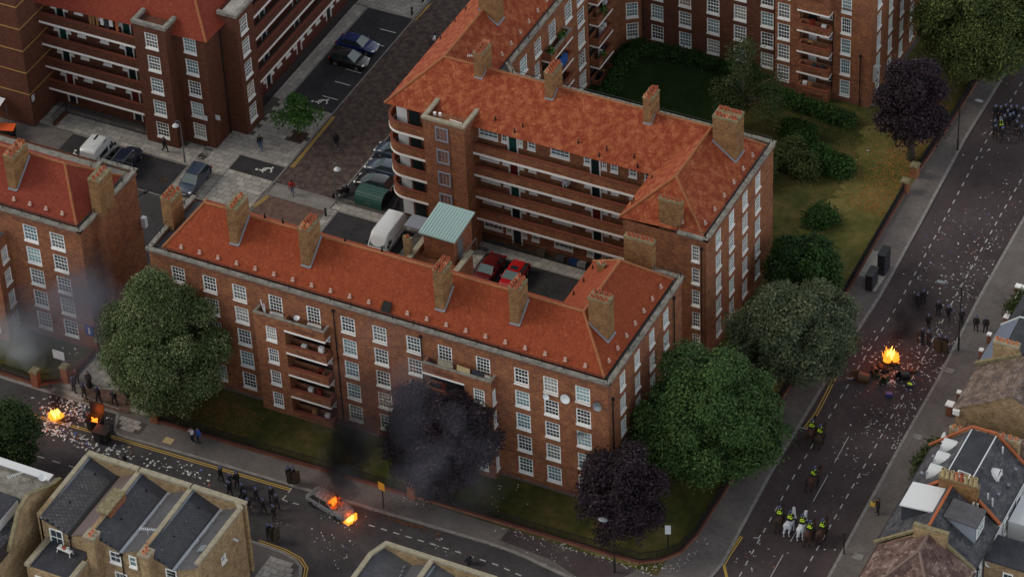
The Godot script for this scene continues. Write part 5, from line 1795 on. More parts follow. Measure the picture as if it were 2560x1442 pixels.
	mb.quad(Vector3(-37.2, 0, 22.2), Vector3(-52, 0, 22.2), Vector3(-52, 6.6, 22.2), Vector3(-37.2, 6.7, 22.2))
	part(mb, "wall", M["stock_brick"], t)
	mb = MB.new()
	mb.quad(Vector3(-52, 6.5, 23.0), Vector3(-37.25, 6.6, 23.0), Vector3(-37.25, 6.6, 22.2), Vector3(-52, 6.5, 22.2))
	mb.quad(Vector3(-52, 6.3, 25.4), Vector3(-37.6, 6.4, 25.4), Vector3(-37.5, 6.55, 23.0), Vector3(-52, 6.45, 23.0))
	part(mb, "concrete_roof", M["concrete"], t)
	mb = MB.new()
	mb.bar(Vector3(-52, 6.75, 22.45), Vector3(-38.0, 6.75, 22.45), 0.8, 0.12)
	part(mb, "white_capping", M["white_render"], t)
	mb = MB.new()
	slope(mb, Vector3(-52, 6.3, 34), Vector3(-37.6, 6.3, 34), Vector3(-37.6, 6.4, 25.4), Vector3(-52, 6.4, 25.4), 0.25)
	part(mb, "rear_roof", M["slate_roof"], t)
	mb = MB.new()
	mb.bar(Vector3(-37.25, 6.8, 22.2), Vector3(-37.25, 7.05, 23.4), 0.35, 0.15)
	mb.bar(Vector3(-37.25, 7.05, 23.4), Vector3(-37.25, 8.85, 26.8), 0.35, 0.15)
	mb.bar(Vector3(-37.25, 8.85, 26.8), Vector3(-37.25, 8.45, 28.4), 0.35, 0.15)
	mb.bar(Vector3(-37.25, 8.45, 28.4), Vector3(-37.25, 5.6, 30.6), 0.35, 0.15)
	part(mb, "gable_coping", M["mossy_stone"], t)
	mb = MB.new()
	mb.box(Vector3(-44, 6.3, 26.2), Vector3(-38.8, 7.4, 30))
	part(mb, "roof_dormer", M["dark_felt"], t)
	mb = MB.new()
	mb.box(Vector3(-38.8, 6.0, 26.4), Vector3(-38.72, 7.3, 29.6))
	part(mb, "dormer_cheek", M["lamp_white"], t)
	dish(t, Vector3(-38.0, 7.6, 23.6), Vector3(0.3, 0.8, 0.3), 0.35)
	aerial(t, Vector3(-40.5, 6.5, 24.0), 0.9, 1.0)

func gable_roof(t: Node, x0: float, xr: float, x1: float, z0: float, z1: float, e0: float, yr: float, e1: float, mt: String, gauge := 0.26) -> Node:
	var mb := MB.new()
	slope(mb, Vector3(x0, e0, z0), Vector3(x0, e0, z1), Vector3(xr, yr, z1), Vector3(xr, yr, z0), gauge)
	slope(mb, Vector3(x1, e1, z1), Vector3(x1, e1, z0), Vector3(xr, yr, z0), Vector3(xr, yr, z1), gauge)
	return part(mb, "roof", M[mt], t)

func gable_end(mb: MB, x0: float, xr: float, x1: float, z: float, e0: float, yr: float, e1: float, face: float) -> void:
	var a := Vector3(x0, 0, z); var b := Vector3(x1, 0, z); var c := Vector3(x1, e1, z); var d := Vector3(xr, yr, z); var e := Vector3(x0, e0, z)
	if face > 0:
		mb.tri(a, b, c); mb.tri(a, c, d); mb.tri(a, d, e)
	else:
		mb.tri(a, c, b); mb.tri(a, d, c); mb.tri(a, e, d)

func east_terrace() -> void:
	# white dormers house
	var t := thing("terraced_house", "slate roofed house with three white barrel dormers and a dark flat top", "house", Vector3.ZERO, 0, "houses along the avenue")
	var mb := MB.new()
	mb.box(Vector3(27.9, 0, -13.2), Vector3(28.2, 4.7, -6.3))
	part(mb, "front_wall", M["stock_brick"], t)
	mb = MB.new()
	slope(mb, Vector3(27.65, 4.55, -13.2), Vector3(27.65, 4.55, -6.4), Vector3(31.25, 7.95, -6.4), Vector3(31.25, 7.95, -13.2), 0.26)
	slope(mb, Vector3(36.5, 5.0, -6.4), Vector3(36.5, 5.0, -13.2), Vector3(33.4, 7.95, -13.2), Vector3(33.4, 7.95, -6.4), 0.26)
	part(mb, "roof", M["slate_roof"], t)
	mb = MB.new()
	mb.sheet(rect(31.25, 33.4, -13.2, -6.4), 8.0)
	part(mb, "flat_top", M["dark_felt"], t)
	mb = MB.new()
	mb.bar(Vector3(31.25, 8.02, -13.2), Vector3(31.25, 8.02, -6.4), 0.1, 0.06)
	mb.bar(Vector3(33.4, 8.02, -13.2), Vector3(33.4, 8.02, -6.4), 0.1, 0.06)
	part(mb, "lead_flashing", M["lamp_white"], t)
	for p in [[29.25, 30.95, -11.9, -1], [29.3, 31.0, -10.2, -1], [29.3, 31.0, -8.5, -1], [34.9, 33.1, -10.1, 1]]:
		mb = MB.new()
		var rs := []
		for x in [p[0], p[1]]:
			var ring := []
			for i in 9:
				var a := PI * i / 8.0
				var q := Vector3(x, 6.55 + sin(a) * 0.68, p[2] + cos(a) * 0.66 * p[3])
				ring.append(q)
			rs.append(ring)
		if p[3] > 0: rs.reverse()
		mb.rings(rs, false, false)
		mb.box(Vector3(p[0] - 0.02, 5.3, p[2] - 0.66), Vector3(p[0] + 0.02, 6.95, p[2] + 0.66))
		mb.box(Vector3(minf(p[0], p[1]), 5.4, p[2] + 0.62), Vector3(maxf(p[0], p[1]), 6.58, p[2] + 0.66))
		mb.box(Vector3(minf(p[0], p[1]), 5.4, p[2] - 0.66), Vector3(maxf(p[0], p[1]), 6.58, p[2] - 0.62))
		var d := part(mb, "dormer", M["white_render"], t)
		window(d, Vector3(p[0] + 0.14 * p[3], 5.85, p[2]), Vector3(p[3], 0, 0), 0.9, 0.9, 2, 2, false)
	mb = MB.new()
	mb.xf = Transform3D(Basis(Vector3.BACK, -0.1), Vector3(32.6, 8.05, -7.5))
	mb.box(Vector3(-0.55, 0, -0.35), Vector3(0.55, 0.14, 0.35))
	var sk := part(mb, "skylight", M["white_paint"], t)
	mb = MB.new()
	mb.xf = Transform3D(Basis(Vector3.BACK, -0.1), Vector3(32.6, 8.06, -7.5))
	mb.box(Vector3(-0.45, 0.1, -0.26), Vector3(0.45, 0.15, 0.26))
	part(mb, "pane", M["glass1"], sk)
	mb = MB.new()
	mb.bar(Vector3(27.5, 4.75, -13.35), Vector3(31.2, 8.2, -13.35), 0.22, 0.16)
	mb.bar(Vector3(33.4, 8.2, -13.35), Vector3(36.5, 5.2, -13.35), 0.22, 0.16)
	mb.bar(Vector3(31.2, 8.2, -13.35), Vector3(33.4, 8.2, -13.35), 0.22, 0.16)
	part(mb, "ridge_tiles", M["orange_ridge"], t)
	mb = MB.new()
	gable_end(mb, 27.9, 32.3, 36.4, -13.25, 4.6, 8.1, 5.0, -1)
	part(mb, "party_wall", M["stock_brick"], t)
	for p in [Vector3(34.3, 6.9, -12.4), Vector3(34.9, 6.2, -7.3), Vector3(35.4, 6.0, -7.1)]:
		mb = MB.new()
		mb.tube(p, p + Vector3(0, 0.9, 0), 0.08, 0.08, 6)
		part(mb, "vent_pipe", M["lamp_white"], t)
	mb = MB.new()
	for p in [Vector3(28.6, 5.55, -11.3), Vector3(28.4, 5.35, -9.2), Vector3(35.6, 5.95, -12.2), Vector3(35.7, 5.9, -10.2), Vector3(35.4, 6.1, -8.6)]:
		mb.cbox(p, Vector3(0.25, 0.12, 0.25))
	part(mb, "slate_vent", M["lead"], t)
	# stack with the row of pots on the party wall
	var c := chimney(t, 31.05, 34.4, -5.85, -6.55, 4, 8.75, [])
	for k in 8:
		put(pot_mesh(0.72, 0.17), "pot", M[["buff_pot", "buff_pot", "buff_pot", "pale_terracotta", "terracotta", "buff_pot", "buff_pot", "buff_pot"][k]], c, Transform3D(Basis.IDENTITY, Vector3(31.3 + k * 0.41, 8.75, -6.2 + 0.05 * (k % 2))))
	mb = MB.new()
	mb.bar(Vector3(29.3, 6.4, -6.2), Vector3(31.0, 8.0, -6.2), 0.3, 0.16)
	mb.bar(Vector3(34.5, 7.1, -6.2), Vector3(36.5, 5.15, -6.2), 0.3, 0.16)
	part(mb, "ridge_tiles", M["orange_ridge"], t)
	# box dormers house
	t = thing("terraced_house", "slate roofed house with a white flat dormer and a grey one", "house", Vector3.ZERO, 0, "houses along the avenue")
	mb = MB.new()
	mb.box(Vector3(27.9, 0, -6.3), Vector3(28.2, 4.7, -0.5))
	part(mb, "front_wall", M["stock_brick"], t)
	gable_roof(t, 27.65, 32.2, 36.5, -6.1, -0.6, 4.55, 8.1, 4.9, "slate_roof")
	mb = MB.new()
	mb.bar(Vector3(32.2, 8.16, -5.8), Vector3(32.2, 8.16, -0.7), 0.22, 0.16)
	part(mb, "ridge_tiles", M["orange_ridge"], t)
	mb = MB.new()
	mb.quad(Vector3(28.85, 7.45, -2.75), Vector3(31.75, 7.75, -2.75), Vector3(31.75, 7.75, -5.8), Vector3(28.85, 7.45, -5.8))
	for s in [[28.85, -2.75, 31.75, -2.75], [31.75, -5.8, 28.85, -5.8], [28.85, -5.8, 28.85, -2.75]]:
		mb.quad(Vector3(s[0], 7.33, s[1]), Vector3(s[2], 7.6 if s[2] > 30 else 7.33, s[3]), Vector3(s[2], 7.75 if s[2] > 30 else 7.45, s[3]), Vector3(s[0], 7.75 if s[0] > 30 else 7.45, s[1]))
	var d := part(mb, "dormer_roof", M["white_render"], t)
	mb = MB.new()
	mb.box(Vector3(29.0, 5.4, -5.7), Vector3(31.5, 7.3, -2.85))
	part(mb, "dormer_cheek", M["dark_felt"], d)
	window(d, Vector3(28.85, 6.0, -4.3), Vector3.LEFT, 1.8, 1.1, 3, 1, false)
	mb = MB.new()
	mb.quad(Vector3(32.75, 7.85, -2.55), Vector3(35.7, 7.6, -2.55), Vector3(35.7, 7.6, -4.9), Vector3(32.75, 7.85, -4.9))
	mb.quad(Vector3(32.75, 7.73, -2.55), Vector3(35.7, 7.48, -2.55), Vector3(35.7, 7.6, -2.55), Vector3(32.75, 7.85, -2.55))
	mb.quad(Vector3(35.7, 7.48, -2.55), Vector3(35.7, 7.48, -4.9), Vector3(35.7, 7.6, -4.9), Vector3(35.7, 7.6, -2.55))
	d = part(mb, "dormer_roof", M["flat_roof"], t)
	mb = MB.new()
	mb.box(Vector3(33.0, 5.6, -4.75), Vector3(35.5, 7.5, -2.68))
	part(mb, "dormer_cheek", M["lead"], d)
	window(d, Vector3(35.66, 6.0, -3.7), Vector3.RIGHT, 1.7, 1.3, 3, 2, false)
	chimney(t, 31.1, 33.9, -0.1, -0.75, 3, 8.25, [], "stock_brick", "mossy_stone")
	mb = MB.new()
	mb.bar(Vector3(27.6, 4.75, -0.45), Vector3(31.1, 7.4, -0.45), 0.3, 0.2)
	part(mb, "party_coping", M["mossy_stone"], t)
	mb = MB.new()
	mb.bar(Vector3(33.9, 6.9, -0.45), Vector3(36.4, 5.0, -0.45), 0.3, 0.2)
	part(mb, "party_coping", M["mossy_stone"], t)
	mb = MB.new()
	gable_end(mb, 27.9, 32.3, 36.4, -0.32, 4.7, 8.0, 4.9, 1)
	part(mb, "party_wall", M["stock_brick"], t)
	for p in [Vector3(34.6, 6.4, -5.7), Vector3(34.3, 6.6, -5.5)]:
		mb = MB.new()
		mb.tube(p, p + Vector3(0, 0.8, 0), 0.08, 0.08, 6)
		part(mb, "vent_pipe", M["lamp_white"], t)
	# hipped brown tile roof
	t = thing("terraced_house", "house with a hipped brown tile roof at the avenue's corner", "house", Vector3.ZERO, 0, "houses along the avenue")
	mb = MB.new()
	mb.box(Vector3(28.3, 0, -0.25), Vector3(36.3, 4.9, 8.2))
	part(mb, "wall", M["stock_brick"], t)
	var r0 := Vector3(32.4, 7.75, -0.25)
	var r1 := Vector3(32.4, 7.75, 1.95)
	tiles(t, [[Vector3(28.0, 4.85, -0.25), Vector3(28.0, 4.85, 8.4), r1, r0], [Vector3(28.0, 4.85, 8.4), Vector3(36.6, 4.85, 8.4), r1, r1], [Vector3(36.6, 4.85, 8.4), Vector3(36.6, 4.85, -0.25), r0, r1]], [[r0, r1, Vector3(28.0, 4.85, 8.4)], [r1, Vector3(36.6, 4.85, 8.4)]], "brown_tile", "brown_ridge", 0.3)
	# rear elevation and back additions, white render and brick
	mb = MB.new()
	facade(mb, Vector3(36.3, 0, -0.3), Vector3.FORWARD, 13.0, 4.9, [])
	t = thing("rear_addition", "white rendered back walls with windows and ivy behind the slate houses", "house wing")
	part(mb, "rear_wall", M["white_render"], t)
	for z in [-1.6, -4.2, -8.0, -11.0]:
		window(t, Vector3(36.46, 2.6, z), Vector3.RIGHT, 0.95, 1.5, 2, 2)
		window(t, Vector3(36.46, 0.5, z), Vector3.RIGHT, 0.95, 1.5, 2, 2)
	mb = MB.new()
	mb.box(Vector3(36.5, 0, -5.6), Vector3(41, 4.3, -2.6))
	part(mb, "wing_wall", M["stock_brick"], t)
	window(t, Vector3(38.6, 2.2, -2.45), Vector3.BACK, 0.9, 1.4, 2, 2)
	window(t, Vector3(40.0, 0.6, -2.45), Vector3.BACK, 0.9, 1.6, 2, 2)
	mb = MB.new()
	mb.box(Vector3(36.5, 4.3, -5.7), Vector3(41, 4.45, -2.5))
	part(mb, "wing_roof", M["dark_felt"], t)
	mb = MB.new()
	mb.box(Vector3(36.6, 0, -11.5), Vector3(41, 4.0, -8.0))
	part(mb, "render_wing", M["white_render"], t)
	dish(t, Vector3(36.6, 3.9, -3.0), Vector3(0.7, 0.2, 0.7), 0.4)
	leaf_ball(t, "ivy", Vector3(36.7, 2.2, 0.4), Vector3(0.35, 2.2, 0.7), 260, [Color(0.02, 0.05, 0.012), Color(0.05, 0.1, 0.02)])
	drainpipe(t, 36.5, -0.9, 0, 4.8)
	# gabled house with the yellow end wall
	t = thing("terraced_house", "house with a yellow brick gable end and weathered brown slates", "house", Vector3.ZERO, 0, "houses along the avenue")
	mb = MB.new()
	gable_end(mb, 28.0, 32.9, 38.0, -18.35, 5.0, 8.05, 5.0, 1)
	mb.box(Vector3(28.0, 0, -24.3), Vector3(28.3, 5.0, -18.36))
	part(mb, "wall", M["stock_brick"], t)
	gable_roof(t, 27.7, 32.9, 38.2, -24.35, -18.25, 4.85, 8.1, 4.85, "weathered_slate", 0.24)
	mb = MB.new()
	mb.bar(Vector3(27.8, 4.7, -18.2), Vector3(28.4, 4.7, -18.2), 0.3, 0.5)
	part(mb, "white_bracket", M["white_paint"], t)
	chimney(t, 28.95, 31.1, -24.55, -25.5, 4, 7.9, [5, 1], "stock_brick", "coping", false, "pale_terracotta")
	mb = MB.new()
	mb.bar(Vector3(27.5, 5.0, -24.5), Vector3(31.5, 7.4, -24.5), 0.4, 0.3)
	part(mb, "party_coping", M["mossy_stone"], t)
	mb = MB.new()
	gable_end(mb, 27.9, 32.9, 38.0, -24.45, 4.9, 7.9, 4.9, -1)
	part(mb, "party_wall", M["stock_brick"], t)
	# low hipped back house between
	t = thing("low_house", "low house with hipped brown tiles and pale chimney pots between taller roofs", "house")
	mb = MB.new()
	mb.box(Vector3(29.4, 0, -17.9), Vector3(38, 4.0, -13.6))
	part(mb, "wall", M["stock_brick"], t)
	r0 = Vector3(32.0, 5.9, -15.8)
	r1 = Vector3(36.5, 5.9, -15.8)
	tiles(t, [[Vector3(29.2, 4.0, -18.0), Vector3(29.2, 4.0, -13.5), r0, r0], [Vector3(29.2, 4.0, -13.5), Vector3(38, 4.0, -13.5), r1, r0], [Vector3(38, 4.0, -18.0), Vector3(29.2, 4.0, -18.0), r0, r1]], [[Vector3(29.2, 4.0, -13.5), r0, r1]], "brown_tile", "brown_ridge", 0.3)
	chimney(t, 29.0, 30.6, -14.0, -14.6, 3, 6.6, [3, 1], "stock_brick", "coping", false, "pale_terracotta")
	chimney(t, 33.4, 35.2, -13.7, -14.4, 3, 7.4, [3, 1], "stock_brick", "coping", false, "pale_terracotta")
	dish(t, Vector3(28.9, 5.6, -13.9), Vector3(-0.8, 0.1, 0.4), 0.5)
	# flat felt roofs beyond the chimney
	t = thing("terraced_house", "house with a dark grey felt roof and bluish front slope", "house", Vector3.ZERO, 0, "houses along the avenue")
	mb = MB.new()
	mb.box(Vector3(27.9, 0, -31.0), Vector3(36, 4.9, -24.6))
	part(mb, "wall", M["stock_brick"], t)
	mb = MB.new()
	mb.quad(Vector3(27.6, 4.9, -24.7), Vector3(29.6, 6.5, -24.7), Vector3(29.4, 6.4, -30.2), Vector3(27.7, 4.95, -30.2))
	part(mb, "front_slope", M["lead_slope"], t)
	mb = MB.new()
	mb.quad(Vector3(29.6, 6.5, -24.7), Vector3(36, 6.6, -24.7), Vector3(36, 6.6, -36), Vector3(29.4, 6.4, -36))
	mb.quad(Vector3(29.4, 6.4, -30.2), Vector3(29.4, 6.4, -36), Vector3(28.2, 5.2, -36), Vector3(28.2, 5.2, -30.2))
	part(mb, "felt_roof", M["dark_felt"], t)
	mb = MB.new()
	mb.bar(Vector3(27.7, 5.0, -30.25), Vector3(29.4, 6.46, -30.25), 0.14, 0.1)
	mb.bar(Vector3(29.4, 6.46, -30.25), Vector3(36, 6.66, -30.25), 0.14, 0.1)
	mb.bar(Vector3(30.2, 6.52, -33.0), Vector3(31.6, 6.54, -33.3), 0.12, 0.12)
	part(mb, "white_trim", M["lamp_white"], t)
	# white gateposts and garden walls along the back of the footway
	for p in [[26.0, -22.6, 0.35, 1.2], [26.1, -24.6, 0.2, 1.0], [25.9, -30.7, 0.2, 1.0], [25.8, -33.0, 0.2, 1.0], [26.0, -40.0, 0.28, 1.3]]:
		var gp := thing("gate_post", "white capped brick gate post at the back of the footway", "gate post", Vector3(p[0], 0, p[1]), 0, "gate posts in front of the avenue houses")
		mb = MB.new()
		mb.box(Vector3(-p[2] * 0.8, 0, -p[2] * 0.8), Vector3(p[2] * 0.8, p[3], p[2] * 0.8))
		part(mb, "shaft", M["dark_brick"], gp)
		mb = MB.new()
		mb.box(Vector3(-p[2], p[3], -p[2]), Vector3(p[2], p[3] + 0.15, p[2]))
		part(mb, "cap", M["white_paint"], gp)
	t = thing("garden_wall", "low brick garden wall with white coping before the felt roofed house", "wall")
	mb = MB.new()
	mb.box(Vector3(26.1, 0, -41), Vector3(26.4, 0.7, -36))
	part(mb, "brickwork", M["red_brick"], t)
	mb = MB.new()
	mb.box(Vector3(26.0, 0.7, -41), Vector3(26.5, 0.8, -36))
	part(mb, "coping", M["white_paint"], t)
	var bag := thing("rubbish_bag", "green sheeting and sacks heaped in a front garden", "sacks", Vector3(26.9, 0, -43.6))
	mb = MB.new()
	mb.ball(Vector3(0, 0.35, 0), Vector3(0.5, 0.45, 0.9))
	part(mb, "green_sheet", M["green_sheet"], bag)
	mb = MB.new()
	mb.ball(Vector3(-0.5, 0.3, -1.0), Vector3(0.5, 0.4, 0.6))
	part(mb, "sack", M["timber"], bag)

# ---------------------------------------------------------------- fences and plants
func fence(label: String, pts: Array, wall_h := 0.32, rail := true) -> void:
	var t := thing("railing_fence", label, "fence")
	var mb := MB.new()
	strip(mb, pts, 0.28, 0.0, wall_h)
	part(mb, "dwarf_wall", M["dark_brick"], t)
	mb = MB.new()
	strip(mb, pts, 0.34, wall_h, 0.07)
	part(mb, "coping", M["fence_coping"], t)
	if not rail: return
	mb = MB.new()
	for i in pts.size() - 1:
		var a := Vector3(pts[i].x, wall_h + 0.05, pts[i].y)
		var b := Vector3(pts[i + 1].x, wall_h + 0.05, pts[i + 1].y)
		for h in [0.12, 0.85]:
			mb.bar(a + Vector3(0, h, 0), b + Vector3(0, h, 0), 0.04, 0.04)
		var k := int(a.distance_to(b) / 0.17)
		for j in k:
			var p := a.lerp(b, float(j) / k)
			mb.bar(p, p + Vector3(0, 1.02, 0), 0.045, 0.045)
	part(mb, "railing", M["black_metal"], t)

func pier(x: float, z: float, label: String, h := 1.7) -> void:
	var t := thing("gate_pier", label, "gate pier", Vector3(x, 0, z))
	var mb := MB.new()
	mb.box(Vector3(-0.35, 0, -0.35), Vector3(0.35, h, 0.35))
	part(mb, "shaft", M["red_brick"], t)
	mb = MB.new()
	mb.box(Vector3(-0.44, h, -0.44), Vector3(0.44, h + 0.1, 0.44))
	mb.box(Vector3(-0.36, h + 0.1, -0.36), Vector3(0.36, h + 0.2, 0.36))
	part(mb, "cap", M["mossy_stone"], t)

func fences() -> void:
	fence("railings on a red coped wall below the long block", [Vector2(-37.8, 6.55), Vector2(-29.4, 6.42), Vector2(-20.1, 6.1), Vector2(-12.9, 5.95)])
	fence("railings on a red coped wall running to the street corner", [Vector2(-12.0, 5.9), Vector2(-3.3, 5.75), Vector2(6.1, 5.55), Vector2(8.9, 5.4), Vector2(10.4, 4.4), Vector2(11.5, 2.9), Vector2(11.9, 0.5), Vector2(11.9, -4.5)])
	fence("railings beside the avenue under the overhanging trees", [Vector2(11.9, -4.6), Vector2(11.7, -20), Vector2(11.45, -35.1), Vector2(10.95, -50.2)])
	fence("dark railings beside the avenue past the grey capped piers", [Vector2(10.95, -53.2), Vector2(11.1, -62), Vector2(10.9, -80), Vector2(10.9, -110)])
	fence("railings round the lawn with the white smoke", [Vector2(-80, 6.8), Vector2(-50.6, 6.7)])
	fence("short railings running from the grass corner to the alley", [Vector2(-50.1, 6.55), Vector2(-48.45, 5.35)])
	fence("plain red coped kerb wall along the alley path", [Vector2(-48.2, 4.8), Vector2(-47.95, 0.7)], 0.4, false)
	fence("curved red coped wall by the leafy tree's paving", [Vector2(-38.3, 6.2), Vector2(-39.4, 5.4), Vector2(-40.6, 3.6), Vector2(-41.2, 1.0)], 0.45, false)
	pier(-50.35, 6.7, "brick gate pier at the bend of the grass railings")
	pier(-48.2, 5.1, "brick gate pier where the alley path begins")
	pier(-38.0, 6.5, "brick gate pier under the big leafy tree", 1.2)
	pier(-12.45, 5.95, "brick gate pier beside the yellow sign post")
	pier(10.95, -50.4, "grey capped brick pier beside the dry lawn, nearer the corner", 1.3)
	pier(10.9, -53.0, "grey capped brick pier beside the dry lawn, by the purple tree", 1.3)

func leaf_mat() -> StandardMaterial3D:
	if not M.has("leaf"):
		var m := plain("leaf", Color(1, 1, 1), 0.75)
		m.albedo_color = Color(1, 1, 1)
		m.vertex_color_use_as_albedo = true
		m.metallic_specular = 0.35
		m.backlight_enabled = true
		m.backlight = Color(0.22, 0.22, 0.22)
	return M["leaf"]

func one_leaf(mb: MB, p: Vector3, n: Vector3, s: float) -> void:
	var f := mb.frame_for(n)
	var a := rng.randf() * TAU
	var x := (f.x * cos(a) + f.z * sin(a)) * s
	var z := (f.z * cos(a) - f.x * sin(a)) * s * 0.55
	mb.quad(p - x, p - z, p + x, p + z)

func leaf_ball(par: Node, nm: String, o: Vector3, r: Vector3, count: int, cols: Array) -> MeshInstance3D:
	var mb := MB.new()
	for i in count:
		var d := Vector3(rng.randfn(), rng.randfn() + 0.25, rng.randfn()).normalized()
		mb.col = cols[0].lerp(cols[1], rng.randf())
		var q := pow(rng.randf(), 0.35)
		one_leaf(mb, o + d * r * q, (d + Vector3(rng.randfn(), rng.randfn() + 0.6, rng.randfn()) * 0.5).normalized(), rng.randf_range(0.12, 0.22))
	return part(mb, nm, leaf_mat(), par)

func clump_mesh(k: int, size: float, n: int) -> ArrayMesh:
	var key := "clump%d %.2f %d" % [k, size, n]
	if not used.has(key):
		var mb := MB.new()
		for i in n:
			var d := Vector3(rng.randfn(), rng.randfn() * 0.5, rng.randfn()) * 0.32
			mb.col = Color.WHITE * rng.randf_range(0.7, 1.3)
			one_leaf(mb, d, (Vector3.UP * 1.2 + Vector3(rng.randfn(), rng.randfn(), rng.randfn()) * 0.6).normalized(), size * rng.randf_range(0.7, 1.25))
		used[key] = mb.mesh()
	return used[key]

# a tree: tapered trunk and limbs, and a crown of leaf clumps on uneven lobes
func tree(nm: String, label: String, base: Vector3, lobes: Array, cols: Array, o := {}) -> Node3D:
	var t := thing(nm, label, o.get("category", "tree"), base, 0, o.get("group", ""))
	var mb := MB.new()
	var th: float = o.get("fork", 2.5)
	var tr: float = o.get("trunk", 0.28)
	mb.tube(Vector3.ZERO, Vector3(0, th, 0), tr, tr * 0.75, 9)
	for l in lobes:
		var tip: Vector3 = l[0]
		var mid := Vector3(tip.x * 0.4, lerpf(th, tip.y, 0.5), tip.z * 0.4)
		mb.tube(Vector3(0, th - 0.1, 0), mid, tr * 0.55, tr * 0.32, 6, false)
		mb.tube(mid, tip, tr * 0.32, tr * 0.08, 5, false)
	part(mb, "trunk", M[o.get("bark", "bark")], t)
	var xs := []
	var cs := []
	var dens: float = o.get("density", 5.0)
	var tips: float = o.get("tips", 0.25)
	for l in lobes:
		var c: Vector3 = l[0]
		var r: Vector3 = l[1] if l[1] is Vector3 else Vector3.ONE * l[1]
		var cnt := int(dens * 4.0 * PI * pow((r.x * r.y * r.z), 0.667))
		for i in cnt:
			var d := Vector3(rng.randfn(), rng.randfn() + 0.3, rng.randfn()).normalized()
			var q := 1.0 - 0.42 * pow(rng.randf(), 1.6)
			var p := c + d * r * q * rng.randf_range(0.9, 1.08)
			if p.y < 0.15: continue
			var s := rng.randf_range(0.75, 1.3)
			var b := Basis(Quaternion(Vector3.UP, (d + Vector3.UP * 0.7).normalized())) * Basis(Vector3.UP, rng.randf() * TAU)
			xs.append(Transform3D(b.scaled(Vector3.ONE * s), p))
			var c0: Color = cols[0].lerp(cols[1], rng.randf())
			if rng.randf() < tips: c0 = c0.lerp(cols[2], rng.randf_range(0.3, 1.0))
			cs.append(c0)
	var mm := MultiMesh.new()
	mm.transform_format = MultiMesh.TRANSFORM_3D
	mm.use_colors = true
	mm.mesh = clump_mesh(0, o.get("leaf", 0.13), o.get("leaves", 15))
	mm.instance_count = xs.size()
	for i in xs.size():
		mm.set_instance_transform(i, xs[i])
		mm.set_instance_color(i, cs[i])
	var mi := MultiMeshInstance3D.new()
	mi.multimesh = mm
	mi.material_override = leaf_mat()
	mi.name = "crown"
	mi.set_meta("kind", "stuff")
	t.add_child(mi)
	return t

# lobes spread over an ellipsoid crown
func crown(c: Vector3, rh: float, rv: float, n: int, lobe: float, sd: int) -> Array:
	var r := RandomNumberGenerator.new()
	r.seed = sd
	var out := [[c, Vector3(rh, rv, rh) * 0.55]]
	n = int(n * 1.35)
	for i in n:
		var y := 1.0 - 2.0 * (i + 0.5) / n
		var a := i * 2.39996 + r.randf() * 0.5
		var q := sqrt(1.0 - y * y)
		var d := Vector3(cos(a) * q, y, sin(a) * q)
		var s := lobe * r.randf_range(0.5, 1.1)
		out.append([c + d * Vector3(rh - s * 0.8, rv - s * 0.8, rh - s * 0.8) * r.randf_range(0.8, 1.1), Vector3(s, s * 0.8, s)])
	return out

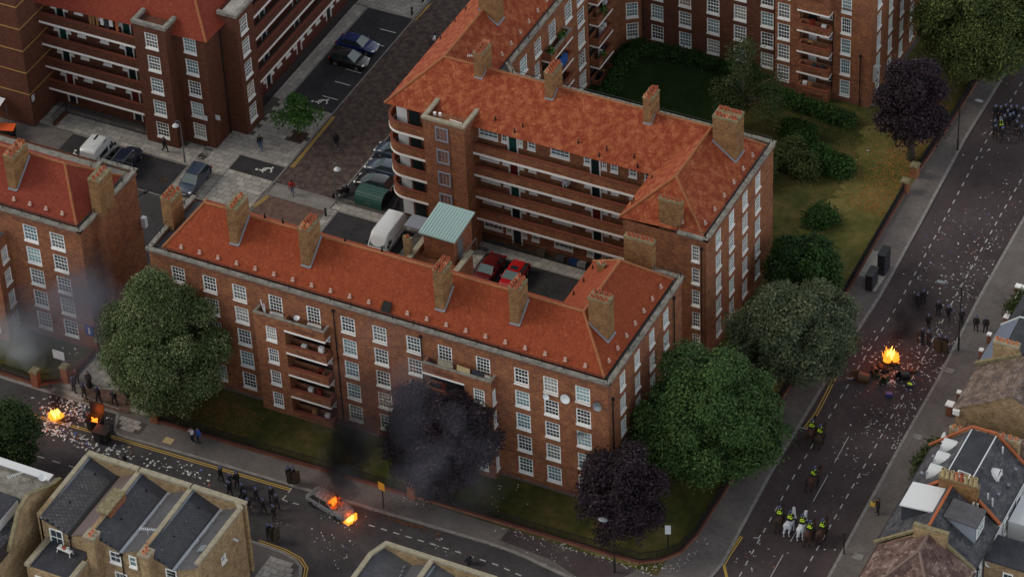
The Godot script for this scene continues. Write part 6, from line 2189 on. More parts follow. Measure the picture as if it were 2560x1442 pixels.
func vegetation() -> void:
	var lime := [Color(0.045, 0.075, 0.022), Color(0.085, 0.12, 0.04), Color(0.2, 0.22, 0.11)]
	var green := [Color(0.022, 0.055, 0.014), Color(0.05, 0.1, 0.024), Color(0.085, 0.14, 0.035)]
	var grey := [Color(0.04, 0.06, 0.03), Color(0.075, 0.1, 0.05), Color(0.14, 0.155, 0.085)]
	var dark := [Color(0.01, 0.035, 0.008), Color(0.025, 0.07, 0.012), Color(0.055, 0.12, 0.02)]
	var purple := [Color(0.014, 0.008, 0.012), Color(0.03, 0.016, 0.024), Color(0.1, 0.065, 0.08)]
	var L := []
	# the big leafy tree: a broad cone
	L = crown(Vector3(0, 6.6, 0), 5.7, 6.2, 26, 2.0, 3)
	L.append([Vector3(-0.4, 12.3, 0), Vector3(2.4, 2.2, 2.4)])
	L.append([Vector3(-0.3, 13.6, 0.1), Vector3(1.4, 1.6, 1.4)])
	tree("leafy_tree", "big leafy tree with pale tipped leaves in front of the long block", Vector3(-38.0, 0, 3.9), L, lime, {"density": 6.0, "fork": 3.0, "trunk": 0.35, "tips": 0.3, "leaf": 0.12, "leaves": 16})
	tree("purple_tree", "dark purple tree half hidden by smoke from the burning car", Vector3(-10.9, 0, 3.2), crown(Vector3(0, 5.5, 0), 5.2, 4.6, 20, 1.9, 5), purple, {"density": 5.5, "tips": 0.1, "leaf": 0.125})
	tree("purple_tree", "dark purple tree at the fenced lawn's outer corner", Vector3(6.2, 0, 3.3), crown(Vector3(0, 5.1, 0), 4.0, 4.6, 16, 1.7, 7), purple, {"density": 5.5, "tips": 0.06, "leaf": 0.125})
	L = crown(Vector3(0, 7.0, 0), 5.6, 6.6, 22, 2.2, 9)
	L.append_array(crown(Vector3(-3.2, 5.6, 1.8), 3.4, 4.0, 9, 1.6, 12))
	L.append_array(crown(Vector3(3.6, 5.6, -1.5), 3.2, 3.6, 9, 1.5, 15))
	tree("spreading_tree", "large mid green tree beside the avenue kerb", Vector3(9.9, 0, -6.6), L, green, {"density": 5.5, "fork": 3.2, "trunk": 0.4, "tips": 0.2})
	L = crown(Vector3(0, 6.2, 0), 5.3, 4.8, 20, 1.9, 21)
	L.append_array(crown(Vector3(-3.6, 5.2, 0.6), 2.6, 2.6, 6, 1.3, 23))
	tree("grey_tree", "greyish green tree with drooping leaves beside the avenue", Vector3(12.0, 0, -20.9), L, grey, {"density": 5.5, "fork": 2.8, "trunk": 0.35, "tips": 0.3, "leaf": 0.125})
	tree("round_tree", "small dark green tree behind the greyish one", Vector3(8.2, 0, -32.3), crown(Vector3(0, 3.6, 0), 3.4, 3.0, 12, 1.4, 25), dark, {"density": 6.0, "tips": 0.22})
	tree("purple_tree", "upright dark purple tree on the leaf strewn lawn", Vector3(9.6, 0, -55.3), crown(Vector3(0, 6.9, 0), 3.5, 4.9, 16, 1.5, 27), purple, {"density": 6.0, "fork": 2.4, "trunk": 0.42, "tips": 0.1})
	L = crown(Vector3(0, 7.2, 0), 6.2, 6.4, 26, 2.0, 31)
	L.append_array(crown(Vector3(4.6, 7.4, -3.5), 4.0, 4.6, 10, 1.7, 33))
	tree("broad_tree", "huge olive green tree shading the far end of the avenue", Vector3(10.6, 0, -70.0), L, [Color(0.03, 0.05, 0.012), Color(0.065, 0.085, 0.02), Color(0.12, 0.14, 0.035)], {"density": 5.5, "fork": 3.0, "trunk": 0.45, "tips": 0.3})
	L = crown(Vector3(0, 6.0, 0), 2.0, 5.0, 10, 1.1, 37)
	L.append_array(crown(Vector3(2.9, 4.3, 0.3), 1.6, 3.6, 7, 0.9, 39))
	L.append_array(crown(Vector3(-1.4, 4.2, 0.8), 1.6, 2.6, 6, 0.9, 41))
	tree("birch_tree", "thin birch with pale stems in the dark garden", Vector3(-7.2, 0, -53.6), L, [Color(0.018, 0.035, 0.01), Color(0.04, 0.065, 0.018), Color(0.1, 0.11, 0.035)], {"density": 3.0, "fork": 3.5, "trunk": 0.12, "tips": 0.2, "leaf": 0.11, "bark": "pale_bark"})
	L = []
	for i in 9:
		var a := i * 2.4
		var q := 1.7 if i % 2 else 1.0
		L.append([Vector3(cos(a) * q, 2.6 + 0.2 * (i % 4), sin(a) * q), Vector3(0.95, 0.55, 0.95)])
	L.append([Vector3(0, 3.7, 0), Vector3(1.1, 0.9, 1.1)])
	L.append([Vector3(-0.2, 4.5, 0), Vector3(0.6, 0.7, 0.6)])
	tree("street_tree", "young bright green tree in a square soil pit", Vector3(-46.4, 0, -34.9), L, [Color(0.03, 0.09, 0.016), Color(0.05, 0.14, 0.022), Color(0.1, 0.2, 0.04)], {"density": 4.5, "fork": 2.0, "trunk": 0.08, "tips": 0.25, "leaf": 0.13, "leaves": 8})
	tree("corner_tree", "dark green tree on the pavement beside the white capped house", Vector3(-45.6, 0, 17.3), crown(Vector3(-0.4, 4.6, 0), 2.7, 3.9, 12, 1.3, 43), [Color(0.012, 0.03, 0.008), Color(0.028, 0.055, 0.014), Color(0.06, 0.09, 0.025)], {"density": 6.0, "fork": 1.8, "trunk": 0.16})
	# garden shrubs and hedges
	var hedge := [Color(0.01, 0.035, 0.006), Color(0.022, 0.065, 0.01), Color(0.045, 0.1, 0.016)]
	var bush := [Color(0.02, 0.035, 0.01), Color(0.045, 0.065, 0.015), Color(0.08, 0.1, 0.025)]
	var spots := [
		["hedge", "clipped green hedge below the balcony stack", [[-6.5, -58.9], [-4.9, -58.7], [-3.3, -58.5], [-1.7, -58.3], [-0.1, -58.1], [1.5, -57.9]], Vector3(1.15, 0.75, 0.75), hedge],
		["hedge", "low dark hedge along the brown brick block's foot", [[-21.5, -61.0], [-19.6, -61.2], [-17.7, -61.3], [-15.8, -61.3], [-13.9, -61.3], [-12.0, -61.3], [-10.1, -61.3]], Vector3(1.25, 0.6, 0.8), hedge],
		["hedge", "low dark hedge below the garden side balconies", [[-21.9, -59.0], [-21.9, -57.2], [-21.7, -55.4], [-21.5, -53.6], [-21.4, -51.8], [-21.2, -50.0]], Vector3(0.7, 0.6, 1.15), hedge],
		["oval_bush", "low oval clipped bush on the leafy lawn", [[-2.1, -54.3], [-1.0, -53.9]], Vector3(1.5, 0.9, 1.4), hedge],
		["leaf_shaped_bush", "dark clipped bush with a pointed end on the lawn", [[1.6, -51.6], [3.0, -51.0], [4.2, -50.7]], Vector3(1.3, 0.8, 1.3), hedge],
		["shrub", "loose olive shrub beside the clipped bushes", [[-1.5, -49.6], [0.2, -49.2], [1.4, -49.0], [-0.8, -50.9]], Vector3(1.2, 1.3, 1.2), bush],
		["shrub", "tall loose shrub growing close to the wing wall", [[-2.2, -46.9], [-2.6, -45.4]], Vector3(1.3, 1.6, 1.2), bush],
		["round_bush", "rounded dark hedge hugging the corner of the wing", [[5.2, -43.7], [5.9, -43.0], [5.0, -42.5]], Vector3(1.1, 0.7, 1.1), hedge],
		["shrub", "small shrub at the foot of the wing by the trees", [[5.0, -37.5], [5.6, -38.6]], Vector3(0.9, 0.7, 0.9), hedge],
		["front_garden_hedge", "dark hedge in front of the yellow gable house", [[26.9, -17.0], [26.7, -15.8], [26.6, -14.6]], Vector3(0.8, 1.0, 0.9), bush],
		["front_garden_hedge", "dark bush between white posts by the felt roof", [[26.7, -37.5], [26.9, -38.8]], Vector3(0.8, 1.0, 0.9), bush]]
	for s in spots:
		L = []
		var b := Vector3(s[2][0][0], 0, s[2][0][1])
		for p in s[2]:
			L.append([Vector3(p[0], s[3].y * 0.75, p[1]) - b, s[3]])
		tree(s[0], s[1], b, L, s[4], {"category": "hedge" if "hedge" in s[0] else "bush", "density": 8.0, "fork": 0.2, "trunk": 0.06, "leaf": 0.12, "tips": 0.25})
	# fallen leaves
	scatter("fallen_leaves", "orange leaves lying on the lawn under the purple tree", 2600, func(): return Vector2(rng.randfn(9.0, 1.7), rng.randf_range(-66, -46)), Color(0.36, 0.15, 0.04), Color(0.2, 0.1, 0.03), 0.1, func(p): return p.x > 4 and p.x < 10.8)
	scatter("fallen_leaves", "brown leaves scattered over the lawn around the clipped bushes", 900, func(): return Vector2(rng.randf_range(-9, 9), rng.randf_range(-60, -46)), Color(0.28, 0.15, 0.05), Color(0.2, 0.14, 0.05), 0.07, func(p): return p.x > -9)
	scatter("fallen_leaves", "rusty leaves on the lawn behind the front railings", 900, func(): return Vector2(rng.randfn(-33.5, 2.2), rng.randf_range(1.8, 6.0)), Color(0.22, 0.09, 0.03), Color(0.12, 0.06, 0.02), 0.08, func(p): return p.x > -37.5 and p.x < -20)
	scatter("fallen_leaves", "brown leaves in the gutter beyond the burning car", 160, func(): return Vector2(rng.randfn(-11.5, 1.4), 8.85 + absf(rng.randfn()) * 0.2), Color(0.2, 0.08, 0.03), Color(0.1, 0.05, 0.02), 0.09, null, ROAD + 0.02)

# small flat bits scattered on the ground, one object
func scatter(nm: String, label: String, n: int, where: Callable, c0: Color, c1: Color, size: float, keep = null, y := 0.035) -> void:
	var mb := MB.new()
	var done := 0
	while done < n:
		done += 1
		var p: Vector2 = where.call()
		if keep != null and not keep.call(p): continue
		mb.col = c0.lerp(c1, rng.randf())
		one_leaf(mb, Vector3(p.x, y + 0.02 * rng.randf(), p.y), (Vector3.UP + Vector3(rng.randfn(), 0, rng.randfn()) * 0.2).normalized(), size * rng.randf_range(0.6, 1.4))
	var o := part(mb, nm, leaf_mat())
	tag(o, label, "leaves", "", "stuff")

# ---------------------------------------------------------------- vehicles (forward is +z)
func wheel(par: Node, x: float, z: float, r: float, rim := "rim") -> void:
	var key := "wheel %.2f %s" % [r, rim]
	if not used.has(key):
		var a := MB.new()
		a.tube(Vector3(-0.1, 0, 0), Vector3(0.1, 0, 0), r, r, 16)
		var b := MB.new()
		b.tube(Vector3(-0.108, 0, 0), Vector3(0.108, 0, 0), r * 0.62, r * 0.62, 12)
		used[key] = [a.mesh(), b.mesh()]
	var o := put(used[key][0], "wheel", M["tyre"], par, Transform3D(Basis.IDENTITY, Vector3(x, r, z)))
	put(used[key][1], "rim", M[rim], o)

func ring(z: float, w: float, y0: float, y1: float, crown_: float, tuck := 0.93) -> Array:
	return [Vector3(-w * 0.9, y0, z), Vector3(w * 0.9, y0, z), Vector3(w, lerpf(y0, y1, 0.3), z), Vector3(w * 0.995, lerpf(y0, y1, 0.7), z), Vector3(w * tuck, y1 - 0.04, z), Vector3(w * tuck * 0.8, y1 + crown_ * 0.7, z), Vector3(0, y1 + crown_, z), Vector3(-w * tuck * 0.8, y1 + crown_ * 0.7, z), Vector3(-w * tuck, y1 - 0.04, z), Vector3(-w * 0.995, lerpf(y0, y1, 0.7), z), Vector3(-w, lerpf(y0, y1, 0.3), z)]

func pane(par: Node, nm: String, p: Array, mt: String) -> void:
	var mb := MB.new()
	mb.quad(p[0], p[1], p[2], p[3])
	var n: Vector3 = (p[1] - p[0]).cross(p[2] - p[0]).normalized() * 0.02
	mb.quad(p[3] - n, p[2] - n, p[1] - n, p[0] - n)
	part(mb, nm, M[mt], par)

func car(label: String, at: Vector3, turn: float, L: float, W: float, H: float, paint: String, cab: Array, o := {}) -> Node3D:
	var t := thing(o.get("name", "parked_car"), label, o.get("category", "car"), at, turn, o.get("group", "cars parked on the estate"))
	var w := W / 2
	var bh: float = o.get("belt", 0.92)
	var hood: float = o.get("hood", 0.82)
	var boot: float = o.get("boot", bh)
	var hl := L / 2
	var P: Material = M[paint]
	var mb := MB.new()
	mb.rings([ring(-hl, w * 0.84, 0.34, boot * 0.86, 0), ring(-hl + 0.12, w * 0.94, 0.24, boot * 0.97, 0.02), ring(-hl + 0.5, w, 0.2, boot, 0.02), ring(cab[0], w, 0.2, bh, 0.02), ring(0, w, 0.2, bh, 0.0), ring(cab[3], w, 0.2, bh, 0.03), ring(cab[3] + 0.3, w, 0.2, lerpf(bh, hood, 0.4), 0.05), ring(hl - 0.5, w * 0.97, 0.2, hood, 0.05), ring(hl - 0.16, w * 0.88, 0.24, hood * 0.86, 0.03), ring(hl, w * 0.72, 0.34, hood * 0.62, 0.0)])
	part(mb, "body", P, t)
	var g0 := w * 0.92
	var g1 := w * 0.74
	var b := [Vector3(-g0, bh, cab[0]), Vector3(g0, bh, cab[0]), Vector3(g0, bh, cab[3]), Vector3(-g0, bh, cab[3])]
	var r := [Vector3(-g1, H - 0.05, cab[1]), Vector3(g1, H - 0.05, cab[1]), Vector3(g1, H - 0.05, cab[2]), Vector3(-g1, H - 0.05, cab[2])]
	if not o.get("burnt", false):
		pane(t, "windscreen", [b[3], b[2], r[2], r[3]], "screen_glass")
		pane(t, "rear_window", [b[1], b[0], r[0], r[1]], "car_glass")
		pane(t, "side_window", [b[2], b[1], r[1], r[2]], "car_glass")
		pane(t, "side_window", [b[0], b[3], r[3], r[0]], "car_glass")
	else:  # black panes fill the openings: soot and the cabin's inner shade as colour
		pane(t, "rear_interior_shade_pane", [b[1], b[0], r[0], r[1]], "soot")
		pane(t, "side_interior_shade_pane", [b[2], b[1], r[1], r[2]], "soot")
		pane(t, "side_interior_shade_pane", [b[0], b[3], r[3], r[0]], "soot")
	mb = MB.new()
	var rr := []
	for k in 5:
		var z := lerpf(cab[1], cab[2], k / 4.0)
		var s := 0.9 if k in [0, 4] else 1.0
		rr.append([Vector3(-g1 * s, H - 0.1, z), Vector3(g1 * s, H - 0.1, z), Vector3(g1 * s * 1.02, H - 0.05, z), Vector3(g1 * 0.7, H - 0.01, z), Vector3(0, H, z), Vector3(-g1 * 0.7, H - 0.01, z), Vector3(-g1 * s * 1.02, H - 0.05, z)])
	mb.rings(rr)
	part(mb, "roof", P, t)
	mb = MB.new()
	for k in 4:
		mb.tube(b[k], r[k], 0.05, 0.045, 6)
	for s in [-1, 1]:
		mb.tube(Vector3(s * g0, bh, lerpf(cab[0], cab[3], 0.48)), Vector3(s * g1, H - 0.06, lerpf(cab[1], cab[2], 0.48)), 0.04, 0.04, 6)
		mb.tube(Vector3(s * g0, bh, cab[0]), Vector3(s * g0, bh, cab[3]), 0.03, 0.03, 5)
	part(mb, "pillars", P, t)
	for s in [-1, 1]:
		wheel(t, s * (w - 0.1), hl - 0.82, 0.31, o.get("rim", "rim"))
		wheel(t, s * (w - 0.1), -hl + 0.8, 0.31, o.get("rim", "rim"))
		if not o.get("burnt", false):
			mb = MB.new()
			mb.ball(Vector3(s * w * 0.7, hood * 0.78, hl - 0.2), Vector3(0.2, 0.1, 0.2), 8, 5)
			part(mb, "headlight", M["head_light"], t)
			mb = MB.new()
			mb.cbox(Vector3(s * w * 0.82, boot * 0.82, -hl + 0.06), Vector3(0.24, 0.22, 0.16))
			part(mb, "tail_light", M["tail_light"], t)
			mb = MB.new()
			mb.ball(Vector3(s * (w + 0.08), bh + 0.08, cab[3] - 0.25), Vector3(0.1, 0.08, 0.07), 7, 4)
			part(mb, "mirror", P, t)
	if not o.get("burnt", false):
		mb = MB.new()
		mb.cbox(Vector3(0, 0.48, hl - 0.02), Vector3(0.5, 0.12, 0.06))
		part(mb, "number_plate", M["plate_white"], t)
		mb = MB.new()
		mb.cbox(Vector3(0, 0.36, hl - 0.06), Vector3(W * 0.6, 0.1, 0.06))
		part(mb, "grille", M["soot"], t)
	if o.get("sunroof", false):
		mb = MB.new()
		mb.box(Vector3(-0.36, H - 0.005, cab[2] - 0.75), Vector3(0.36, H + 0.012, cab[2] - 0.25))
		part(mb, "sunroof", M["car_glass"], t)
	if o.get("rails", false):
		for s in [-1, 1]:
			mb = MB.new()
			mb.bar(Vector3(s * g1 * 0.95, H + 0.05, cab[1] + 0.1), Vector3(s * g1 * 0.95, H + 0.05, cab[2] - 0.1), 0.05, 0.05)
			part(mb, "roof_rail", M["grey_metal"], t)
	return t

func tall_van(label: String, at: Vector3, turn: float, camper: bool) -> void:
	var t := thing("camper_van" if camper else "panel_van", label, "van", at, turn)
	var L := 4.3 if camper else 5.0
	var H := 2.5 if camper else 2.35
	var w := 0.93 if camper else 1.0
	var hl := L / 2
	var P: Material = M["paint_white"]
	var R := func(z, s, y0, y1, tk): return ring(z, w * s, y0, y1, 0.05, tk)
	var mb := MB.new()
	var fz := hl - (1.0 if camper else 1.05)
	mb.rings([R.call(-hl, 0.97, 0.35, H - 0.12, 0.86), R.call(-hl + 0.1, 1.0, 0.28, H - 0.03, 0.88), R.call(-0.3, 1.0, 0.25, H, 0.9), R.call(fz - 0.55, 1.0, 0.25, H - 0.02, 0.9), R.call(fz - 0.2, 1.0, 0.25, H - 0.22, 0.88), R.call(fz, 1.0, 0.25, H - 0.5, 0.9), R.call(hl - 0.62, 1.0, 0.25, 1.28, 0.94), R.call(hl - 0.5, 0.99, 0.25, 1.1, 0.94), R.call(hl - 0.12, 0.93, 0.28, 0.92, 0.9), R.call(hl, 0.84, 0.34, 0.7, 0.85)])
	part(mb, "body", P, t)
	pane(t, "windscreen", [Vector3(-w * 0.86, 1.22, hl - 0.54), Vector3(w * 0.86, 1.22, hl - 0.54), Vector3(w * 0.76, H - 0.54, fz + 0.05), Vector3(-w * 0.76, H - 0.54, fz + 0.05)], "screen_glass")
	for s in [-1, 1]:
		var a := [Vector3(s * w * 1.012, 1.18, hl - 0.85), Vector3(s * w * 1.012, 1.18, fz - 0.7), Vector3(s * w * 0.99, H - 0.62, fz - 0.7), Vector3(s * w * 0.99, H - 0.62, fz - 0.2)]
		if s < 0: a = [a[1], a[0], a[3], a[2]]
		pane(t, "side_window", a, "car_glass")
		wheel(t, s * (w - 0.1), hl - 0.85, 0.34)
		wheel(t, s * (w - 0.1), -hl + 0.95, 0.34)
		mb = MB.new()
		mb.ball(Vector3(s * w * 0.72, 0.75, hl - 0.12), Vector3(0.17, 0.14, 0.12), 8, 5)
		part(mb, "headlight", M["head_light"], t)
		mb = MB.new()
		mb.cbox(Vector3(s * (w + 0.14), 1.35, hl - 0.85), Vector3(0.18, 0.3, 0.1))
		part(mb, "mirror", M["soot"], t)
		mb = MB.new()
		mb.cbox(Vector3(s * w * 0.9, 0.95, -hl), Vector3(0.12, 0.5, 0.06))
		part(mb, "tail_light", M["tail_light"], t)
		if not camper:
			mb = MB.new()
			mb.cbox(Vector3(s * w * 1.005, 1.35, -0.7), Vector3(0.02, 0.05, 1.6))
			part(mb, "door_track", M["soot"], t)
	mb = MB.new()
	mb.cbox(Vector3(0, 0.42, hl - 0.06), Vector3(w * 1.7, 0.24, 0.14))
	part(mb, "bumper", M["soot"], t)
	if camper:
		mb = MB.new()   # raised roof
		mb.rings([ring(-hl + 0.05, w * 0.9, H - 0.15, H + 0.02, 0.04, 0.92), ring(-hl + 0.3, w * 0.95, H - 0.15, H + 0.2, 0.05, 0.88), ring(fz - 0.9, w * 0.95, H - 0.15, H + 0.22, 0.05, 0.88), ring(fz - 0.45, w * 0.8, H - 0.15, H - 0.02, 0.02, 0.9)])
		part(mb, "raised_roof", P, t)
		for p in [[Vector3(0.1, H + 0.27, -0.1), Vector3(0.22, 0.03, 0.8), "car_glass"], [Vector3(-0.2, H + 0.27, -1.3), Vector3(0.42, 0.06, 0.35), "lamp_white"]]:
			mb = MB.new()
			mb.cbox(p[0], p[1])
			part(mb, "roof_light", M[p[2]], t)
		for s in [-1, 1]:
			mb = MB.new()
			mb.cbox(Vector3(s * w * 1.0, 1.55, -0.55), Vector3(0.03, 0.55, 1.35))
			part(mb, "side_window", M["car_glass"], t)
			mb = MB.new()
			mb.cbox(Vector3(s * w * 0.92, H + 0.04, -0.1), Vector3(0.05, 0.2, 0.6))
			part(mb, "roof_window", M["car_glass"], t)
			mb = MB.new()
			mb.cbox(Vector3(s * 0.42, 1.5, -hl - 0.005), Vector3(0.68, 0.55, 0.03))
			part(mb, "rear_window", M["car_glass"], t)
		mb = MB.new()
		mb.cbox(Vector3(0, 0.42, -hl - 0.03), Vector3(w * 1.8, 0.18, 0.12))
		part(mb, "rear_bumper", M["grey_metal"], t)

func motorcycle(label: String, at: Vector3, turn: float, tank: String) -> void:
	var t := thing("motorcycle", label, "motorcycle", at, turn)
	for z in [-0.68, 0.68]:
		var mb := MB.new()
		mb.tube(Vector3(-0.06, 0.31, z), Vector3(0.06, 0.31, z), 0.31, 0.31, 14)
		part(mb, "wheel", M["tyre"], t)
	var mb := MB.new()
	mb.ball(Vector3(0, 0.72, 0.2), Vector3(0.16, 0.2, 0.34), 8, 6)
	mb.ball(Vector3(0, 0.85, 0.62), Vector3(0.2, 0.24, 0.16), 8, 6)
	part(mb, "tank", M[tank], t)
	mb = MB.new()
	mb.ball(Vector3(0, 0.74, -0.35), Vector3(0.15, 0.09, 0.42), 8, 6)
	part(mb, "seat", M["soot"], t)
	mb = MB.new()
	mb.ball(Vector3(0, 0.42, 0.05), Vector3(0.2, 0.22, 0.32), 8, 6)
	mb.tube(Vector3(0, 0.31, 0.68), Vector3(0, 0.95, 0.48), 0.05, 0.04, 6)
	mb.tube(Vector3(0, 0.31, -0.68), Vector3(0, 0.5, 0.0), 0.05, 0.05, 6)
	part(mb, "engine", M["black_metal"], t)
	mb = MB.new()
	mb.tube(Vector3(-0.36, 1.0, 0.42), Vector3(0.36, 1.0, 0.42), 0.025, 0.025, 6)
	part(mb, "handlebar", M["grey_metal"], t)

func vehicles() -> void:
	plain("screen_glass", Color(0.1, 0.15, 0.155), 0.05).metallic_specular = 0.8
	tall_van("white high roofed camper van reversed into the car park", Vector3(-62.5, 0.01, -24.1), PI + 0.03, true)
	tall_van("white panel van with a long roof by the lift hut", Vector3(-30.65, 0.01, -23.6), 0.02, false)
	car("boxy dark estate car beside the white camper", Vector3(-59.6, 0.01, -24.3), PI + 0.05, 4.3, 1.75, 1.75, "paint_navy", [-1.95, -1.85, 0.45, 0.95], {"belt": 1.05, "hood": 0.98, "boot": 1.1, "rails": true})
	car("dark blue grey people carrier with its bonnet towards the flats", Vector3(-52.0, 0.04, -24.3), 0.04, 4.4, 1.8, 1.62, "paint_slate", [-1.95, -1.6, 0.35, 1.15], {"belt": 1.0, "hood": 0.88, "rails": true})
	car("dark maroon saloon beside the bright red car", Vector3(-19.85, 0.02, -23.6), 0.0, 4.3, 1.72, 1.42, "paint_maroon", [-1.75, -1.05, 0.25, 1.0], {"boot": 0.95})
	car("bright red car with a black sunroof", Vector3(-17.3, 0.02, -23.6), 0.0, 4.0, 1.7, 1.45, "paint_red", [-1.8, -1.45, 0.2, 0.95], {"sunroof": true, "boot": 0.97})
	car("shiny blue hatchback parked by the far gallery", Vector3(-47.95, 0.02, -50.15), PI / 2 + 0.03, 4.3, 1.75, 1.45, "paint_blue", [-1.75, -1.25, 0.2, 1.0], {})
	car("black hatchback next to the shiny blue one", Vector3(-47.5, 0.02, -47.55), PI / 2 + 0.02, 4.0, 1.75, 1.5, "paint_black", [-1.75, -1.5, 0.15, 1.0], {"hood": 0.9})
	car("grey blue car tucked beneath the curved balconies, farthest from the shed", Vector3(-36.2, 0.02, -36.0), -PI / 2, 4.2, 1.72, 1.42, "paint_slate", [-1.75, -1.05, 0.2, 1.0], {})
	car("grey blue saloon beneath the curved balconies with a pale roof", Vector3(-35.75, 0.02, -33.3), -PI / 2, 4.3, 1.75, 1.42, "paint_slate", [-1.75, -1.05, 0.2, 1.0], {})
	car("black car beside the green cycle shed", Vector3(-35.65, 0.02, -30.85), -PI / 2, 4.2, 1.75, 1.42, "paint_black", [-1.85, -1.3, 0.2, 1.0], {})
	car("burnt out car on fire by the kerb", Vector3(-18.35, ROAD + 0.01, 10.0), 1.31, 4.5, 1.8, 1.42, "rust", [-1.8, -1.35, 0.25, 1.05], {"burnt": true, "name": "burning_car", "group": "", "rim": "soot", "hood": 0.86})
	motorcycle("black motorcycle by the lamp post in the brick street", Vector3(-38.2, 0.02, -28.5), 2.6, "paint_black")
	motorcycle("blue motorcycle parked under the corner tree", Vector3(-44.1, 0, 17.3), 0.5, "paint_slate")
	motorcycle("white fronted motorcycle at the edge of the brick street", Vector3(-41.3, 0.02, -54.2), 0.4, "paint_white")

# ---------------------------------------------------------------- street furniture
func street_lamp(label: String, at: Vector3, h: float, arm: Vector3, globe: bool) -> void:
	var t := thing("street_lamp", label, "street lamp", at)
	var mt := "grey_metal" if globe else "black_metal"
	var mb := MB.new()
	mb.tube(Vector3.ZERO, Vector3(0, h * 0.22, 0), 0.1, 0.1, 8)
	mb.tube(Vector3(0, h * 0.22, 0), Vector3(0, h, 0), 0.065, 0.05, 8)
	part(mb, "post", M[mt], t)
	mb = MB.new()
	if globe:
		var last := Vector3(0, h, 0)
		for i in range(1, 8):
			var a := PI * i / 7.0
			var p := Vector3(0, h + sin(a) * 0.35, 0) + arm * (1 - cos(a)) / 2
			mb.tube(last, p, 0.035, 0.035, 6)
			last = p
		part(mb, "arm", M[mt], t)
		mb = MB.new()
		mb.lathe(last + Vector3(0, -0.3, 0), [Vector2(0.02, 0.3), Vector2(0.1, 0.28), Vector2(0.34, 0.02), Vector2(0.34, -0.02), Vector2(0.2, -0.1), Vector2(0.02, -0.14)].duplicate(), 12)
		part(mb, "lamp_shade", M["lamp_white"], t)
	else:
		mb.tube(Vector3(0, h, 0), arm + Vector3(0, h + 0.15, 0), 0.045, 0.035, 6)
		part(mb, "arm", M[mt], t)
		mb = MB.new()
		mb.ball(arm * 1.12 + Vector3(0, h + 0.12, 0), Vector3(0.18, 0.12, 0.18) + arm.abs().normalized() * 0.28, 10, 6)
		part(mb, "lamp_head", M["grey_metal"], t)

func bollard(label: String, at: Vector3) -> void:
	var t := thing("bollard", label, "bollard", at, 0, "black bollards in the estate")
	var mb := MB.new()
	mb.lathe(Vector3.ZERO, [Vector2(0.11, 0), Vector2(0.1, 0.8), Vector2(0.13, 0.82), Vector2(0.13, 0.9), Vector2(0.09, 0.98), Vector2(0.02, 1.0)], 10)
	part(mb, "post", M["black_metal"], t)
	mb = MB.new()
	mb.lathe(Vector3(0, 0.66, 0), [Vector2(0.106, 0), Vector2(0.106, 0.08)], 10)
	part(mb, "band", M["grey_metal"], t)

func wheelie_bin(nm: String, label: String, at: Vector3, turn: Basis, s: Vector3, mt: String, open := 0.0) -> Node3D:
	var t := thing(nm, label, "bin", at)
	t.basis = turn
	var mb := MB.new()
	mb.rings([[Vector3(-s.x * 0.42, 0.1, -s.z * 0.42), Vector3(s.x * 0.42, 0.1, -s.z * 0.42), Vector3(s.x * 0.42, 0.1, s.z * 0.42), Vector3(-s.x * 0.42, 0.1, s.z * 0.42)].map(func(p): return p), [Vector3(-s.x / 2, s.y, -s.z / 2), Vector3(s.x / 2, s.y, -s.z / 2), Vector3(s.x / 2, s.y, s.z / 2), Vector3(-s.x / 2, s.y, s.z / 2)]], true, false)
	for e in [[Vector3(-1, 0, -1), Vector3(1, 0, -1)], [Vector3(1, 0, -1), Vector3(1, 0, 1)], [Vector3(1, 0, 1), Vector3(-1, 0, 1)], [Vector3(-1, 0, 1), Vector3(-1, 0, -1)]]:
		mb.bar(e[0] * s * 0.5 + Vector3(0, s.y, 0), e[1] * s * 0.5 + Vector3(0, s.y, 0), 0.07, 0.07)
	mb.box(Vector3(-s.x * 0.42, 0.1, -s.z * 0.42), Vector3(s.x * 0.42, 0.14, s.z * 0.42))
	part(mb, "body", M[mt], t)
	mb = MB.new()
	mb.xf = Transform3D(Basis(Vector3.RIGHT, -open), Vector3(0, s.y + 0.03, -s.z / 2))
	mb.box(Vector3(-s.x * 0.53, 0, -0.05), Vector3(s.x * 0.53, 0.07, s.z * 1.04))
	part(mb, "lid", M[mt], t)
	for k in [-1, 1]:
		mb = MB.new()
		mb.tube(Vector3(k * s.x * 0.4 - 0.04, 0.1, -s.z * 0.36), Vector3(k * s.x * 0.4 + 0.04, 0.1, -s.z * 0.36), 0.1, 0.1, 8)
		part(mb, "wheel", M["tyre"], t)
	return t

func sign_post(label: String, at: Vector3, h: float, w: float, sh: float, mt: String, n := Vector3.BACK) -> void:
	var t := thing("sign_post", label, "sign", at)
	var mb := MB.new()
	mb.tube(Vector3.ZERO, Vector3(0, h, 0), 0.05, 0.05, 6)
	part(mb, "post", M["black_metal"], t)
	mb = MB.new()
	mb.xf = Transform3D(Basis(Vector3.UP.cross(n), Vector3.UP, n), Vector3(0, h - sh, 0))
	mb.box(Vector3(-w / 2, 0, 0.05), Vector3(w / 2, sh, 0.09))
	part(mb, "plate", M[mt], t)

